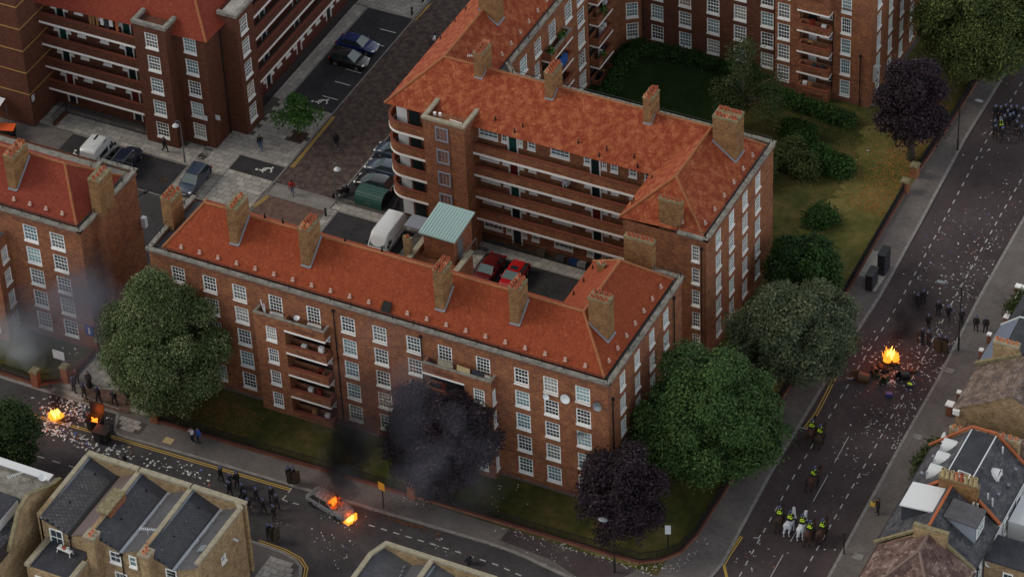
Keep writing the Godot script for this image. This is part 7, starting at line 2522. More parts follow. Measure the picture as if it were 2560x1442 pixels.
func street_things() -> void:
	street_lamp("grey swan necked lamp with white shade beside the people carrier", Vector3(-54.65, 0, -27.0), 4.7, Vector3(-0.5, 0, 0.1), true)
	street_lamp("grey swan necked lamp with white shade above the motorcycle", Vector3(-38.0, 0, -27.25), 4.7, Vector3(0.5, 0, 0.15), true)
	street_lamp("tall black lamp post with a long arm beside the walking police", Vector3(23.65, 0, -31.0), 7.3, Vector3(-1.7, 0, 0.1), false)
	street_lamp("tall black lamp post past the purple tree", Vector3(13.2, 0, -58.4), 6.2, Vector3(1.6, 0, -0.2), false)
	street_lamp("dark lamp post by the corner railings", Vector3(7.4, 0, 7.2), 6.0, Vector3(-0.7, 0, 0.3), false)
	var t := thing("short_post", "short black post on the avenue footway beside the hipped roof", "post", g(2111, 1384))
	var mb := MB.new()
	mb.tube(Vector3.ZERO, Vector3(0, 2.4, 0), 0.07, 0.06, 8)
	part(mb, "shaft", M["black_metal"], t)
	mb = MB.new()
	mb.cbox(Vector3(0, 2.4, 0), Vector3(0.28, 0.16, 0.16))
	part(mb, "head", M["black_metal"], t)
	sign_post("yellow sign on a red post beside the burning car", g(959, 1269), 3.0, 0.7, 0.85, "sign_yellow", Vector3(-0.2, 0, 0.98))
	sign_post("small white sign on a post under the avenue trees", g(2072, 912), 2.0, 0.45, 0.5, "lamp_white", Vector3.RIGHT)
	sign_post("white board on a post in the smoky lawn", g(153, 930), 2.6, 1.2, 1.0, "lamp_white")
	sign_post("tall white sign among the leaves by the corner railings", g(1671, 1372), 2.8, 0.5, 1.0, "lamp_white", Vector3(0.4, 0, 0.9))
	for p in [[[1030, 37], "black bollard at the far end of the parking bays"], [[814, 540], "black bollard at the corner of the brick apron"], [[1057, 4], "black bollard beside the far yellow lines"]]:
		bollard(p[1], g(p[0][0], p[0][1]))
	# phone boxes or cabinets beside the avenue kerb
	for p in [[Vector3(13.4, 0, -38.7), "taller black street cabinet with pale panel on the avenue kerb"], [Vector3(13.2, 0, -36.2), "lower black street cabinet on the avenue kerb"]]:
		t = thing("street_cabinet", p[1], "cabinet", p[0])
		mb = MB.new()
		mb.box(Vector3(-0.35, 0, -0.75), Vector3(0.35, 2.3 if p[0].z < -38 else 1.7, 0.75))
		part(mb, "body", M["cabinet_black"], t)
		mb = MB.new()
		mb.box(Vector3(-0.4, 2.3 if p[0].z < -38 else 1.7, -0.8), Vector3(0.4, 2.38 if p[0].z < -38 else 1.78, 0.8))
		part(mb, "cap", M["black_metal"], t)
		mb = MB.new()
		mb.box(Vector3(-0.3, 0.4, 0.75), Vector3(0.3, 1.5, 0.77))
		part(mb, "door", M["bin_black"], t)
	# cycle shed: a ribbed green barrel roof
	t = thing("cycle_shed", "dark green ribbed cycle shed beside the black car", "shed", Vector3(-34.95, 0.02, -29.0))
	mb = MB.new()
	var rs := []
	for x in [-1.45, 1.45]:
		var row := []
		for i in 13:
			var a := PI * i / 12.0
			row.append(Vector3(x, 0.55 + sin(a) * 0.85, cos(a) * 1.05))
		rs.append(row)
	rs.reverse()
	mb.rings(rs, false, false)
	mb.box(Vector3(-1.45, 0, 1.0), Vector3(1.45, 0.56, 1.05))
	mb.box(Vector3(-1.45, 0, -1.05), Vector3(1.45, 0.56, -1.0))
	part(mb, "shell", M["shed_green"], t)
	for i in 10:
		var a := PI * (i + 0.5) / 10.0
		mb = MB.new()
		mb.bar(Vector3(-1.46, 0.56 + sin(a) * 0.87, cos(a) * 1.07), Vector3(1.46, 0.56 + sin(a) * 0.87, cos(a) * 1.07), 0.07, 0.05)
		part(mb, "rib", M["shed_green"], t)
	for x in [-1.45, 1.45]:
		mb = MB.new()
		var row := [Vector2(1.05, 0)]
		for i in 13:
			var a := PI * i / 12.0
			row.append(Vector2(cos(a) * 1.05, 0.55 + sin(a) * 0.85))
		row.append(Vector2(-1.05, 0))
		for i in row.size() - 2:
			mb.tri(Vector3(x, row[0].y, row[0].x), Vector3(x, row[i + 1].y, row[i + 1].x), Vector3(x, row[i + 2].y, row[i + 2].x))
		part(mb, "end_panel", M["cabinet_black"], t)
	mb = MB.new()
	mb.bar(Vector3(-0.35, 0.45, 1.1), Vector3(0.35, 0.45, 1.1), 0.05, 0.05)
	part(mb, "handle", M["grey_metal"], t)
	# skip with an orange lid and a market awning at the left edge
	t = wheelie_bin("large_bin", "black bin with a bright orange lid behind the chimney pots", g(20, 345), Basis(Vector3.UP, 0.3), Vector3(1.5, 1.3, 1.1), "bin_black")
	t.get_node("lid").material_override = M["orange_plastic"]
	t = thing("awning", "grey sheet awning beside the banded brick stack", "awning", Vector3(-75.2, 0, -24.2))
	mb = MB.new()
	mb.quad(Vector3(-2, 2.2, 2.2), Vector3(1.2, 2.2, 2.2), Vector3(1.2, 3.0, -1.4), Vector3(-2, 3.0, -1.4))
	part(mb, "sheet", M["white_render"], t)
	for p in [Vector3(1.15, 0, 2.15), Vector3(1.15, 0, -1.35)]:
		mb = MB.new()
		mb.tube(p, p + Vector3(0, 2.3, 0), 0.04, 0.04, 6)
		part(mb, "pole", M["grey_metal"], t)
	# big bins thrown in the road
	t = wheelie_bin("large_bin", "black wheeled bin with flames inside among the litter", Vector3(-42.4, ROAD, 9.5), Basis(Vector3.UP, 0.12), Vector3(1.35, 1.35, 1.1), "bin_black", 1.75)
	wheelie_bin("large_bin", "shut black wheeled bin across the double yellow lines", Vector3(-41.0, ROAD, 10.6), Basis(Vector3.UP, 0.08), Vector3(1.35, 1.3, 1.1), "bin_black")
	# barricade by the avenue fire
	var Z := Basis(Vector3.BACK, 1.45)
	for b in [["tipped_bin", "brown bin lying on its side with the lid open", [2177, 955], Basis(Vector3.UP, 0.2) * Z, Vector3(0.75, 1.1, 0.7), "bin_brown", 1.2], ["tipped_bin", "long dark bin lying below the road fire", [2245, 920], Basis(Vector3.UP, -0.3) * Z, Vector3(0.7, 1.2, 0.6), "bin_brown", 0.3], ["tipped_bin", "black bin on its side beside the hi vis heap", [2277, 945], Basis(Vector3.UP, 0.6) * Z, Vector3(0.7, 0.9, 0.6), "bin_black", 0.8], ["tipped_bin", "dark olive bin upset amid the white papers", [2222, 948], Basis(Vector3.UP, 1.2) * Z, Vector3(0.6, 0.7, 0.5), "bin_olive", 0.8], ["tipped_bin", "brown box bin upset beside the avenue fire", [2185, 925], Basis(Vector3.UP, 2.2) * Z, Vector3(0.6, 0.7, 0.5), "bin_brown", 1.4]]:
		var p := g(b[2][0], b[2][1], ROAD)
		wheelie_bin(b[0], b[1], p + Vector3(0, b[4].x * 0.45, 0), b[3], b[4], b[5], b[6])
	t = thing("plastic_crate", "blue plastic crate lying alone on the avenue", "crate", g(2224, 990, ROAD), 0.4)
	mb = MB.new()
	mb.box(Vector3(-0.28, 0, -0.2), Vector3(0.28, 0.04, 0.2))
	for e in [[-0.28, -0.2, 0.28, -0.16], [-0.28, 0.16, 0.28, 0.2], [-0.28, -0.16, -0.24, 0.16], [0.24, -0.16, 0.28, 0.16]]:
		mb.box(Vector3(e[0], 0.04, e[1]), Vector3(e[2], 0.32, e[3]))
	part(mb, "tub", M["bin_blue"], t)
	mb = MB.new()
	mb.box(Vector3(-0.3, 0.32, -0.22), Vector3(0.3, 0.36, 0.22))
	part(mb, "rim", M["bin_blue"], t)
	t = thing("clothes_heap", "heap of dark cloth with a hi vis jacket on the avenue", "clothes", g(2274, 968, ROAD))
	mb = MB.new()
	mb.ball(Vector3(0, 0.12, 0), Vector3(0.38, 0.22, 0.28))
	part(mb, "dark_cloth", M["cloth_dark"], t)
	mb = MB.new()
	mb.ball(Vector3(0, 0.25, -0.12), Vector3(0.26, 0.16, 0.2))
	part(mb, "jacket", M["hi_vis"], t)
	var nm := 0
	for p in [[2200, 917], [2213, 930], [2195, 940], [2285, 930], [2265, 938]]:
		t = thing("rubbish_sack", "dark rubbish sack split open beside the avenue fire", "sack", g(p[0], p[1], ROAD), nm * 1.3, "rubbish sacks round the avenue fire")
		mb = MB.new()
		mb.ball(Vector3(0, 0.16, 0), Vector3(0.34, 0.22, 0.28), 8, 5)
		mb.ball(Vector3(0.2, 0.12, 0.1), Vector3(0.25, 0.18, 0.22), 8, 5)
		part(mb, "bag", M[["bin_brown", "soot", "bin_olive", "bin_brown", "soot"][nm]], t)
		mb = MB.new()
		mb.tube(Vector3(0, 0.3, 0), Vector3(-0.1, 0.46, 0.05), 0.07, 0.03, 6)
		part(mb, "knot", M["soot"], t)
		nm += 1
	# courtyard furniture behind the railings
	for p in [[-16.6, "plant_trough", "mossy_stone"], [-14.6, "storage_crate", "grey_metal"], [-13.2, "storage_crate", "blue_tarp"], [-12.4, "storage_crate", "cloth_white"], [-11.4, "storage_crate", "bin_black"]]:
		t = thing(p[1], {"mossy_stone": "stone trough standing below the gallery", "grey_metal": "grey crate stored below the gallery", "blue_tarp": "blue crate stored below the gallery", "cloth_white": "white crate stored below the gallery", "bin_black": "black crate stored below the gallery"}[p[2]], "crate", Vector3(p[0], 0.02, -28.0))
		mb = MB.new()
		mb.box(Vector3(-0.4, 0, -0.18), Vector3(0.4, 0.55, 0.18))
		part(mb, "tub", M[p[2]], t)
		mb = MB.new()
		mb.box(Vector3(-0.44, 0.55, -0.22), Vector3(0.44, 0.6, 0.22))
		part(mb, "rim", M[p[2]], t)

# ---------------------------------------------------------------- people and horses
# bones: [a, b, radius a, radius b, colour]; their tapered capsules are joined smoothly and meshed as one skin
func skin(bones: Array, cell: float, blend := 0.05) -> MB:
	var lo := Vector3.ONE * 99
	var hi := -lo
	for b in bones:
		var r := maxf(b[2], b[3])
		lo = lo.min(b[0].min(b[1]) - Vector3.ONE * r)
		hi = hi.max(b[0].max(b[1]) + Vector3.ONE * r)
	lo -= Vector3.ONE * cell * 2.5
	var nx := int((hi.x - lo.x) / cell) + 4
	var ny := int((hi.y - lo.y) / cell) + 4
	var nz := int((hi.z - lo.z) / cell) + 4
	var f := PackedFloat32Array()
	f.resize(nx * ny * nz)
	f.fill(1.0)
	var own := PackedByteArray()
	own.resize(f.size())
	for bi in bones.size():
		var b: Array = bones[bi]
		var a: Vector3 = b[0]
		var d: Vector3 = b[1] - a
		var dd := maxf(d.length_squared(), 1e-6)
		var m := maxf(b[2], b[3]) + blend + cell
		var p0: Vector3 = ((a.min(b[1]) - Vector3.ONE * m - lo) / cell).floor()
		var p1: Vector3 = ((a.max(b[1]) + Vector3.ONE * m - lo) / cell).ceil()
		for z in range(maxi(0, int(p0.z)), mini(nz, int(p1.z) + 1)):
			for y in range(maxi(0, int(p0.y)), mini(ny, int(p1.y) + 1)):
				for x in range(maxi(0, int(p0.x)), mini(nx, int(p1.x) + 1)):
					var p := lo + Vector3(x, y, z) * cell - a
					var t := clampf(p.dot(d) / dd, 0, 1)
					var v := (p - d * t).length() - lerpf(b[2], b[3], t)
					var i := (z * ny + y) * nx + x
					var q := f[i]
					if v < q: own[i] = bi
					var h := maxf(blend - absf(v - q), 0) / blend
					f[i] = minf(v, q) - h * h * blend * 0.25
	var at := {}
	var pts := PackedVector3Array()
	var cls := []
	var sy := nx
	var sz := nx * ny
	for z in nz - 1:
		for y in ny - 1:
			for x in nx - 1:
				var i := (z * ny + y) * nx + x
				var s0 := f[i] < 0
				if (f[i + 1] < 0) == s0 and (f[i + sy] < 0) == s0 and (f[i + sz] < 0) == s0 and (f[i + sy + 1] < 0) == s0 and (f[i + sz + 1] < 0) == s0 and (f[i + sz + sy] < 0) == s0 and (f[i + sz + sy + 1] < 0) == s0:
					continue
				var acc := Vector3.ZERO
				var n := 0
				for e in [[0, 0, 0, 1, 0, 0], [0, 0, 0, 0, 1, 0], [0, 0, 0, 0, 0, 1], [1, 0, 0, 1, 1, 0], [1, 0, 0, 1, 0, 1], [0, 1, 0, 1, 1, 0], [0, 1, 0, 0, 1, 1], [0, 0, 1, 1, 0, 1], [0, 0, 1, 0, 1, 1], [1, 1, 0, 1, 1, 1], [1, 0, 1, 1, 1, 1], [0, 1, 1, 1, 1, 1]]:
					var va := f[i + e[0] + e[1] * sy + e[2] * sz]
					var vb := f[i + e[3] + e[4] * sy + e[5] * sz]
					if (va < 0) != (vb < 0):
						var t := va / (va - vb)
						acc += Vector3(e[0], e[1], e[2]).lerp(Vector3(e[3], e[4], e[5]), t)
						n += 1
				at[i] = pts.size()
				pts.append(lo + (Vector3(x, y, z) + acc / n) * cell)
				cls.append(bones[own[i]][4])
	var tris := PackedInt32Array()
	for i in at:
		var s := f[i] < 0
		for ax in [[1, sy, sz], [sy, sz, 1], [sz, 1, sy]]:
			if (f[i + ax[0]] < 0) == s: continue
			var a: int = at.get(i, -1)
			var b: int = at.get(i - ax[1], -1)
			var c: int = at.get(i - ax[1] - ax[2], -1)
			var d: int = at.get(i - ax[2], -1)
			if mini(mini(a, b), mini(c, d)) < 0: continue
			if s: tris.append_array([a, b, c, a, c, d])
			else: tris.append_array([a, c, b, a, d, c])
	var nr := PackedVector3Array()
	nr.resize(pts.size())
	for k in range(0, tris.size(), 3):
		var n := (pts[tris[k + 1]] - pts[tris[k]]).cross(pts[tris[k + 2]] - pts[tris[k]])
		for j in 3: nr[tris[k + j]] += n
	var mb := MB.new()
	for k in range(0, tris.size(), 3):
		for j in [0, 2, 1]:
			var v := tris[k + j]
			mb.col = cls[v]
			mb.sv(pts[v], nr[v])
	return mb

const SKIN := Color(0.3, 0.17, 0.11)

# joints of a standing figure facing +z, changed by the pose
func figure(pose: String, top: Color, legs: Color, shoe: Color, hair: Color, skin_c := SKIN) -> MB:
	var J := {"hip": Vector3(0, 0.95, 0), "chest": Vector3(0, 1.32, 0.0), "neck": Vector3(0, 1.5, 0), "head": Vector3(0, 1.65, 0.02)}
	var arm := {}
	var leg := {}
	for s in [-1, 1]:
		arm[s] = [Vector3(s * 0.19, 1.43, 0), Vector3(s * 0.27, 1.15, -0.03), Vector3(s * 0.27, 0.9, 0.06)]
		leg[s] = [Vector3(s * 0.1, 0.92, 0), Vector3(s * 0.14, 0.5, 0.03), Vector3(s * 0.16, 0.08, -0.02)]
	match pose:
		"walk":
			leg[1] = [Vector3(0.09, 0.92, 0), Vector3(0.1, 0.5, 0.18), Vector3(0.1, 0.09, 0.28)]
			leg[-1] = [Vector3(-0.09, 0.92, 0), Vector3(-0.1, 0.5, -0.04), Vector3(-0.1, 0.16, -0.34)]
			arm[1] = [Vector3(0.19, 1.43, 0), Vector3(0.26, 1.16, -0.16), Vector3(0.25, 0.95, -0.1)]
			arm[-1] = [Vector3(-0.19, 1.43, 0), Vector3(-0.26, 1.16, 0.12), Vector3(-0.24, 0.98, 0.28)]
		"hold":
			for s in [-1, 1]:
				arm[s] = [Vector3(s * 0.19, 1.43, 0), Vector3(s * 0.27, 1.17, 0.1), Vector3(s * 0.14, 1.1, 0.36)]
		"wide":
			for s in [-1, 1]:
				leg[s] = [Vector3(s * 0.1, 0.92, 0), Vector3(s * 0.2, 0.5, 0.03), Vector3(s * 0.27, 0.08, -0.02)]
				arm[s] = [Vector3(s * 0.19, 1.43, 0), Vector3(s * 0.34, 1.2, -0.04), Vector3(s * 0.22, 1.02, 0.14)]
		"film":
			for s in [-1, 1]:
				arm[s] = [Vector3(s * 0.19, 1.43, 0), Vector3(s * 0.28, 1.28, 0.2), Vector3(s * 0.08, 1.58, 0.26)]
		"crouch":
			J = {"hip": Vector3(0, 0.42, -0.15), "chest": Vector3(0, 0.78, 0.05), "neck": Vector3(0, 0.95, 0.14), "head": Vector3(0, 1.08, 0.2)}
			for s in [-1, 1]:
				leg[s] = [Vector3(s * 0.12, 0.42, -0.12), Vector3(s * 0.18, 0.52, 0.26), Vector3(s * 0.16, 0.08, 0.06)]
				arm[s] = [Vector3(s * 0.19, 0.88, 0.08), Vector3(s * 0.27, 0.66, 0.22), Vector3(s * 0.16, 0.55, 0.42)]
		"ride":
			for s in [-1, 1]:
				leg[s] = [Vector3(s * 0.14, 0.92, 0), Vector3(s * 0.36, 0.72, 0.3), Vector3(s * 0.4, 0.3, 0.1)]
				arm[s] = [Vector3(s * 0.19, 1.43, 0), Vector3(s * 0.28, 1.18, 0.06), Vector3(s * 0.12, 1.1, 0.36)]
	var b := []
	b.append([J.hip + Vector3(-0.07, 0, 0), J.hip + Vector3(0.07, 0, 0), 0.145, 0.145, legs])
	b.append([J.hip + Vector3(0, 0.06, 0), J.chest, 0.15, 0.175, top])
	b.append([J.chest + Vector3(-0.1, 0.08, 0), J.chest + Vector3(0.1, 0.08, 0), 0.13, 0.13, top])
	b.append([J.neck, J.head, 0.062, 0.06, skin_c])
	b.append([J.head, J.head + Vector3(0, 0.05, 0), 0.092, 0.098, skin_c])
	b.append([J.head + Vector3(0, 0.06, -0.03), J.head + Vector3(0, 0.09, -0.01), 0.1, 0.095, hair])
	b.append([J.head + Vector3(0, 0.01, 0.08), J.head + Vector3(0, -0.01, 0.115), 0.022, 0.02, skin_c])
	for s in [-1, 1]:
		b.append([arm[s][0], arm[s][1], 0.075, 0.058, top])
		b.append([arm[s][1], arm[s][2], 0.058, 0.045, top])
		b.append([leg[s][0], leg[s][1], 0.115, 0.075, legs])
		b.append([leg[s][1], leg[s][2], 0.075, 0.05, legs])
		b.append([leg[s][2] + Vector3(0, -0.03, -0.03), leg[s][2] + Vector3(s * 0.02, -0.04, 0.15), 0.048, 0.04, shoe])
		b.append([J.head + Vector3(s * 0.09, 0.0, 0), J.head + Vector3(s * 0.1, 0.04, -0.01), 0.022, 0.024, skin_c])
		var hd: Vector3 = (arm[s][2] - arm[s][1]).normalized()
		b.append([arm[s][2], arm[s][2] + hd * 0.08, 0.042, 0.038, skin_c])
	if pose == "robe":
		b.append([Vector3(0, 1.3, 0), Vector3(0, 0.12, 0), 0.18, 0.3, top])
		b.append([Vector3(0, 1.6, -0.03), Vector3(0, 1.35, -0.06), 0.12, 0.18, top])
	var mb := skin(b, 0.032)
	for s in [-1, 1]:   # fingers, curled a little
		var hd: Vector3 = (arm[s][2] - arm[s][1]).normalized()
		var o: Vector3 = arm[s][2] + hd * 0.09
		mb.col = skin_c
		for k in 4:
			var p := o + Vector3(0, 0, (k - 1.5) * 0.02)
			var l: float = [0.055, 0.07, 0.065, 0.05][k]
			mb.tube(p, p + hd * l, 0.011, 0.01, 5)
			mb.tube(p + hd * l, p + hd * (l + 0.02) + Vector3(-s * 0.03, 0, 0), 0.01, 0.008, 5)
		mb.tube(arm[s][2] + hd * 0.03, arm[s][2] + hd * 0.07 + Vector3(0, 0, 0.06), 0.013, 0.01, 5)
	return mb

func person(label: String, mesh_key: String, at: Vector3, turn: float, group := "", gear := "") -> Node3D:
	var t := thing("person", label, "person", at, turn, group)
	put(used[mesh_key], "body", M["person"], t)
	if gear:
		if not used.has("helmet"):
			var mb := MB.new()
			mb.lathe(Vector3(0, 1.66, 0.0), [Vector2(0.125, -0.02), Vector2(0.14, 0.02), Vector2(0.135, 0.1), Vector2(0.1, 0.16), Vector2(0.04, 0.19), Vector2(0.005, 0.195)], 12)
			mb.box(Vector3(-0.1, 1.56, -0.13), Vector3(0.1, 1.66, -0.1))
			used["helmet"] = mb.mesh()
			mb = MB.new()
			mb.ball(Vector3(0, 1.72, 0.06), Vector3(0.12, 0.06, 0.12), 10, 4, -0.4, 1.2)
			used["visor"] = mb.mesh()
			mb = MB.new()   # braces and waist band of reflective yellow
			for s in [-1, 1]:
				mb.bar(Vector3(s * 0.1, 1.52, 0.06), Vector3(s * 0.12, 1.08, 0.185), 0.075, 0.03)
				mb.bar(Vector3(s * 0.1, 1.53, -0.06), Vector3(s * 0.12, 1.08, -0.185), 0.075, 0.03)
				mb.bar(Vector3(s * 0.1, 1.545, -0.07), Vector3(s * 0.1, 1.545, 0.07), 0.075, 0.03)
				mb.bar(Vector3(s * 0.205, 1.13, -0.12), Vector3(s * 0.205, 1.13, 0.12), 0.03, 0.1)
			mb.bar(Vector3(-0.2, 1.12, 0.185), Vector3(0.2, 1.12, 0.185), 0.03, 0.1)
			mb.bar(Vector3(-0.2, 1.12, -0.185), Vector3(0.2, 1.12, -0.185), 0.03, 0.1)
			mb.bar(Vector3(-0.13, 1.34, -0.2), Vector3(0.13, 1.34, -0.2), 0.03, 0.08)
			used["vest"] = mb.mesh()
		var h := put(used["helmet"], "helmet", M["helmet_blue"], t)
		put(used["visor"], "visor", M["visor"], h)
		if gear == "vest": put(used["vest"], "reflective_vest", M["hi_vis"], t)
	return t

func riot_shield(label: String, at: Vector3, turn: float, group := "") -> void:
	var t := thing("riot_shield", label, "shield", at, turn, group)
	var mb := MB.new()
	var rs := []
	for y in [0.25, 0.35, 1.55, 1.68]:
		var row := []
		var w := 0.4 if y > 0.3 and y < 1.6 else 0.3
		for i in 9:
			var a := -0.9 + 1.8 * i / 8.0
			row.append(Vector3(sin(a) / sin(0.9) * w, y, cos(a) * 0.14))
		for i in 9:
			var a := 0.9 - 1.8 * i / 8.0
			row.append(Vector3(sin(a) / sin(0.9) * w, y, cos(a) * 0.14 - 0.015))
		rs.append(row)
	mb.rings(rs)
	part(mb, "panel", M["shield"], t)
	mb = MB.new()
	mb.bar(Vector3(-0.12, 1.0, 0.04), Vector3(0.12, 1.0, 0.04), 0.04, 0.04)
	part(mb, "handle", M["soot"], t)

func people() -> void:
	var pm := plain("person", Color(1, 1, 1), 0.85)
	pm.albedo_color = Color.WHITE
	pm.vertex_color_use_as_albedo = true
	plain("helmet_blue", Color(0.03, 0.045, 0.14), 0.2)
	var vm := plain("visor", Color(0.55, 0.6, 0.7), 0.1)
	vm.transparency = BaseMaterial3D.TRANSPARENCY_ALPHA
	vm.albedo_color.a = 0.35
	var K := Color(0.012, 0.013, 0.018)
	var K2 := Color(0.016, 0.016, 0.02)
	for p in ["stand", "walk", "hold", "wide", "ride", "film"]:
		used["police_" + p] = figure(p, K, K2, K, K).mesh()
	used["robe"] = figure("robe", Color(0.012, 0.012, 0.014), K, K, K).mesh()
	used["white_top"] = figure("film", Color(0.55, 0.56, 0.6), K, Color(0.4, 0.4, 0.4), Color(0.03, 0.02, 0.015)).mesh()
	used["blue_top"] = figure("stand", Color(0.02, 0.1, 0.4), Color(0.03, 0.04, 0.07), K, Color(0.03, 0.02, 0.015)).mesh()
	used["jeans"] = figure("walk", K, Color(0.06, 0.11, 0.24), Color(0.05, 0.08, 0.3), K).mesh()
	used["red_top"] = figure("walk", Color(0.35, 0.03, 0.015), Color(0.14, 0.15, 0.25), K, K, Color(0.06, 0.03, 0.02)).mesh()
	used["black_walk"] = figure("walk", K, K2, Color(0.4, 0.42, 0.5), K, Color(0.06, 0.03, 0.02)).mesh()
	used["pale_top"] = figure("hold", Color(0.4, 0.42, 0.48), K, K, Color(0.04, 0.03, 0.02)).mesh()
	used["grey_sit"] = figure("crouch", Color(0.03, 0.03, 0.04), K, K, Color(0.05, 0.03, 0.02)).mesh()
	used["red_stand"] = figure("stand", Color(0.1, 0.03, 0.025), K, K, Color(0.05, 0.03, 0.02)).mesh()
	# police watching the litter fire, backs to the alley
	var gr := "helmeted people in dark clothes by the litter fire"
	for p in [[184, 980, 2.7], [210, 995, 2.9], [246, 1005, 3.1], [286, 1012, 3.2], [322, 1011, 3.3]]:
		person("person in dark uniform standing with legs apart behind the litter fire", "police_wide", g(p[0], p[1], 0.04), p[2], gr, "helmet")
	person("person in a long black robe standing in the alley", "robe", g(222, 966, 0.04), 0.5)
	person("person in a reddish top beside the gate pier", "red_stand", g(192, 958, 0.04), 0.3)
	person("person in a white top filming beside the railings", "white_top", g(482, 1106), -0.4)
	person("person in a blue top leaning near the railings", "blue_top", g(497, 1107), -0.3)
	gr = "helmeted people advancing past the yellow houses"
	var k := 0
	for p in [[552, 1204, 1.2], [575, 1222, 1.5], [592, 1216, 1.0], [606, 1246, 1.4], [574, 1240, 1.3], [621, 1283, 1.1], [613, 1264, 1.5], [641, 1256, 1.2], [659, 1283, 1.3], [679, 1254, 0.9], [685, 1300, 1.4], [692, 1273, 1.2]]:
		person("person in dark uniform and helmet advancing along the road past yellow houses", ["police_walk", "police_hold", "police_stand", "police_walk"][k % 4], g(p[0], p[1], ROAD), p[2], gr, "helmet")
		k += 1
	for p in [[671, 1347], [682, 1350]]:
		person("person in dark uniform behind a long dark shield in the road", "police_hold", g(p[0], p[1], ROAD), 1.4, "shield pair in the front road", "helmet")
		riot_shield("tall dark riot shield held in the road beside the corner house", g(p[0], p[1], ROAD) + Vector3(0.42, 0, 0.1), 1.4, "shields in the front road")
	for p in [[722, 1204], [733, 1206]]:
		person("person in dark uniform and helmet on the footway facing the burning car", "police_hold", g(p[0], p[1]), 1.1, "shield pair by the railings", "helmet")
		riot_shield("riot shield catching the burning car's glow on the footway", g(p[0], p[1]) + Vector3(0.4, 0, 0.2), 1.1, "shields on the footway")
	person("person crouching alone in the front road", "grey_sit", g(1169, 1409, ROAD), 2.0)
	person("person in black bending behind the middle house's parapet", "police_walk", g(314, 1168, ROAD), -1.0)
	# avenue
	gr = "helmeted people beyond the avenue fire"
	k = 0
	for p in [[2295, 771, 0.2], [2309, 761, 0.4], [2347, 789, 0.1], [2372, 800, 0.3], [2405, 810, 0.2], [2441, 826, 0.0], [2465, 830, 0.2], [2322, 822, 0.3]]:
		person("person in dark uniform and helmet walking beyond the avenue fire", ["police_walk", "police_stand", "police_stand", "police_walk"][k % 4], g(p[0], p[1], ROAD if p[0] < 2430 else 0.0), p[2], gr, "helmet")
		k += 1
	for p in [[2308, 858, -0.9, "shield lit yellow by the avenue fire"], [2351, 875, -0.2, "dark shield in a pair past the avenue fire"], [2365, 878, -0.1, "dark shield beside its twin past the avenue fire"]]:
		var q := g(p[0], p[1], ROAD)
		person("person in dark uniform behind a " + p[3], "police_hold", q, p[2], "shield bearers in the avenue", "helmet")
		riot_shield("riot " + p[3], q + Vector3(sin(p[2]), 0, cos(p[2])) * 0.42, p[2])
	person("person in dark uniform standing behind the fire lit shield", "police_stand", g(2323, 863, ROAD), -0.5, "", "helmet")
	gr = "crowd of helmeted people far up the avenue"
	k = 0
	for p in [[2350, 795], [2388, 803], [2425, 790], [2465, 800], [2505, 800], [2550, 815], [2455, 860], [2345, 905], [2415, 868], [2350, 945], [2402, 960], [2505, 910], [2540, 950], [2480, 850], [2520, 870], [2440, 830]]:
		var px: float = 1700 + p[0] * 0.336
		var py: float = p[1] * 0.336 + 31
		person("person in dark uniform and helmet in the crowd far up the avenue", ["police_stand", "police_wide", "police_walk", "police_hold"][k % 4], g(px, py, ROAD), rng.randf_range(-0.6, 0.6), gr, "helmet")
		k += 1
	person("person in a bright yellow vest in the crowd far up the avenue", "police_walk", g(2503, 332, ROAD), 0.4, gr, "vest")
	# estate
	person("person in a black top and blue jeans crossing the slabs", "jeans", g(651, 373, 0.03), 0.6)
	person("person in black with a pale badge walking in the brick street", "black_walk", g(842, 368, 0.01), 0.5)
	person("person in a red top stepping on the sett crossing", "red_top", g(731, 486, 0.05), 0.4)
	person("person in dark clothes leaning over beside the tower's foot", "police_walk", g(412, 379, 0.03), 1.4)
	person("person in a pale shirt standing on an upper gallery", "pale_top", Vector3(-13.6, 8.54, -27.75), 0.2)
	var q := g(2196, 1284)
	person("person in dark clothes on the avenue footway with a camera raised", "police_film", q, -0.8)
	var t := thing("camera_bag", "yellow bag hanging beside the person with the camera", "bag", q + Vector3(-0.42, 0.85, 0.1))
	var mb := MB.new()
	mb.box(Vector3(-0.24, 0, -0.12), Vector3(0.2, 0.34, 0.12))
	part(mb, "pouch", M["sign_yellow"], t)
	mb = MB.new()
	mb.bar(Vector3(-0.1, 0.34, 0), Vector3(0.35, 0.62, 0), 0.04, 0.02)
	part(mb, "strap", M["soot"], t)

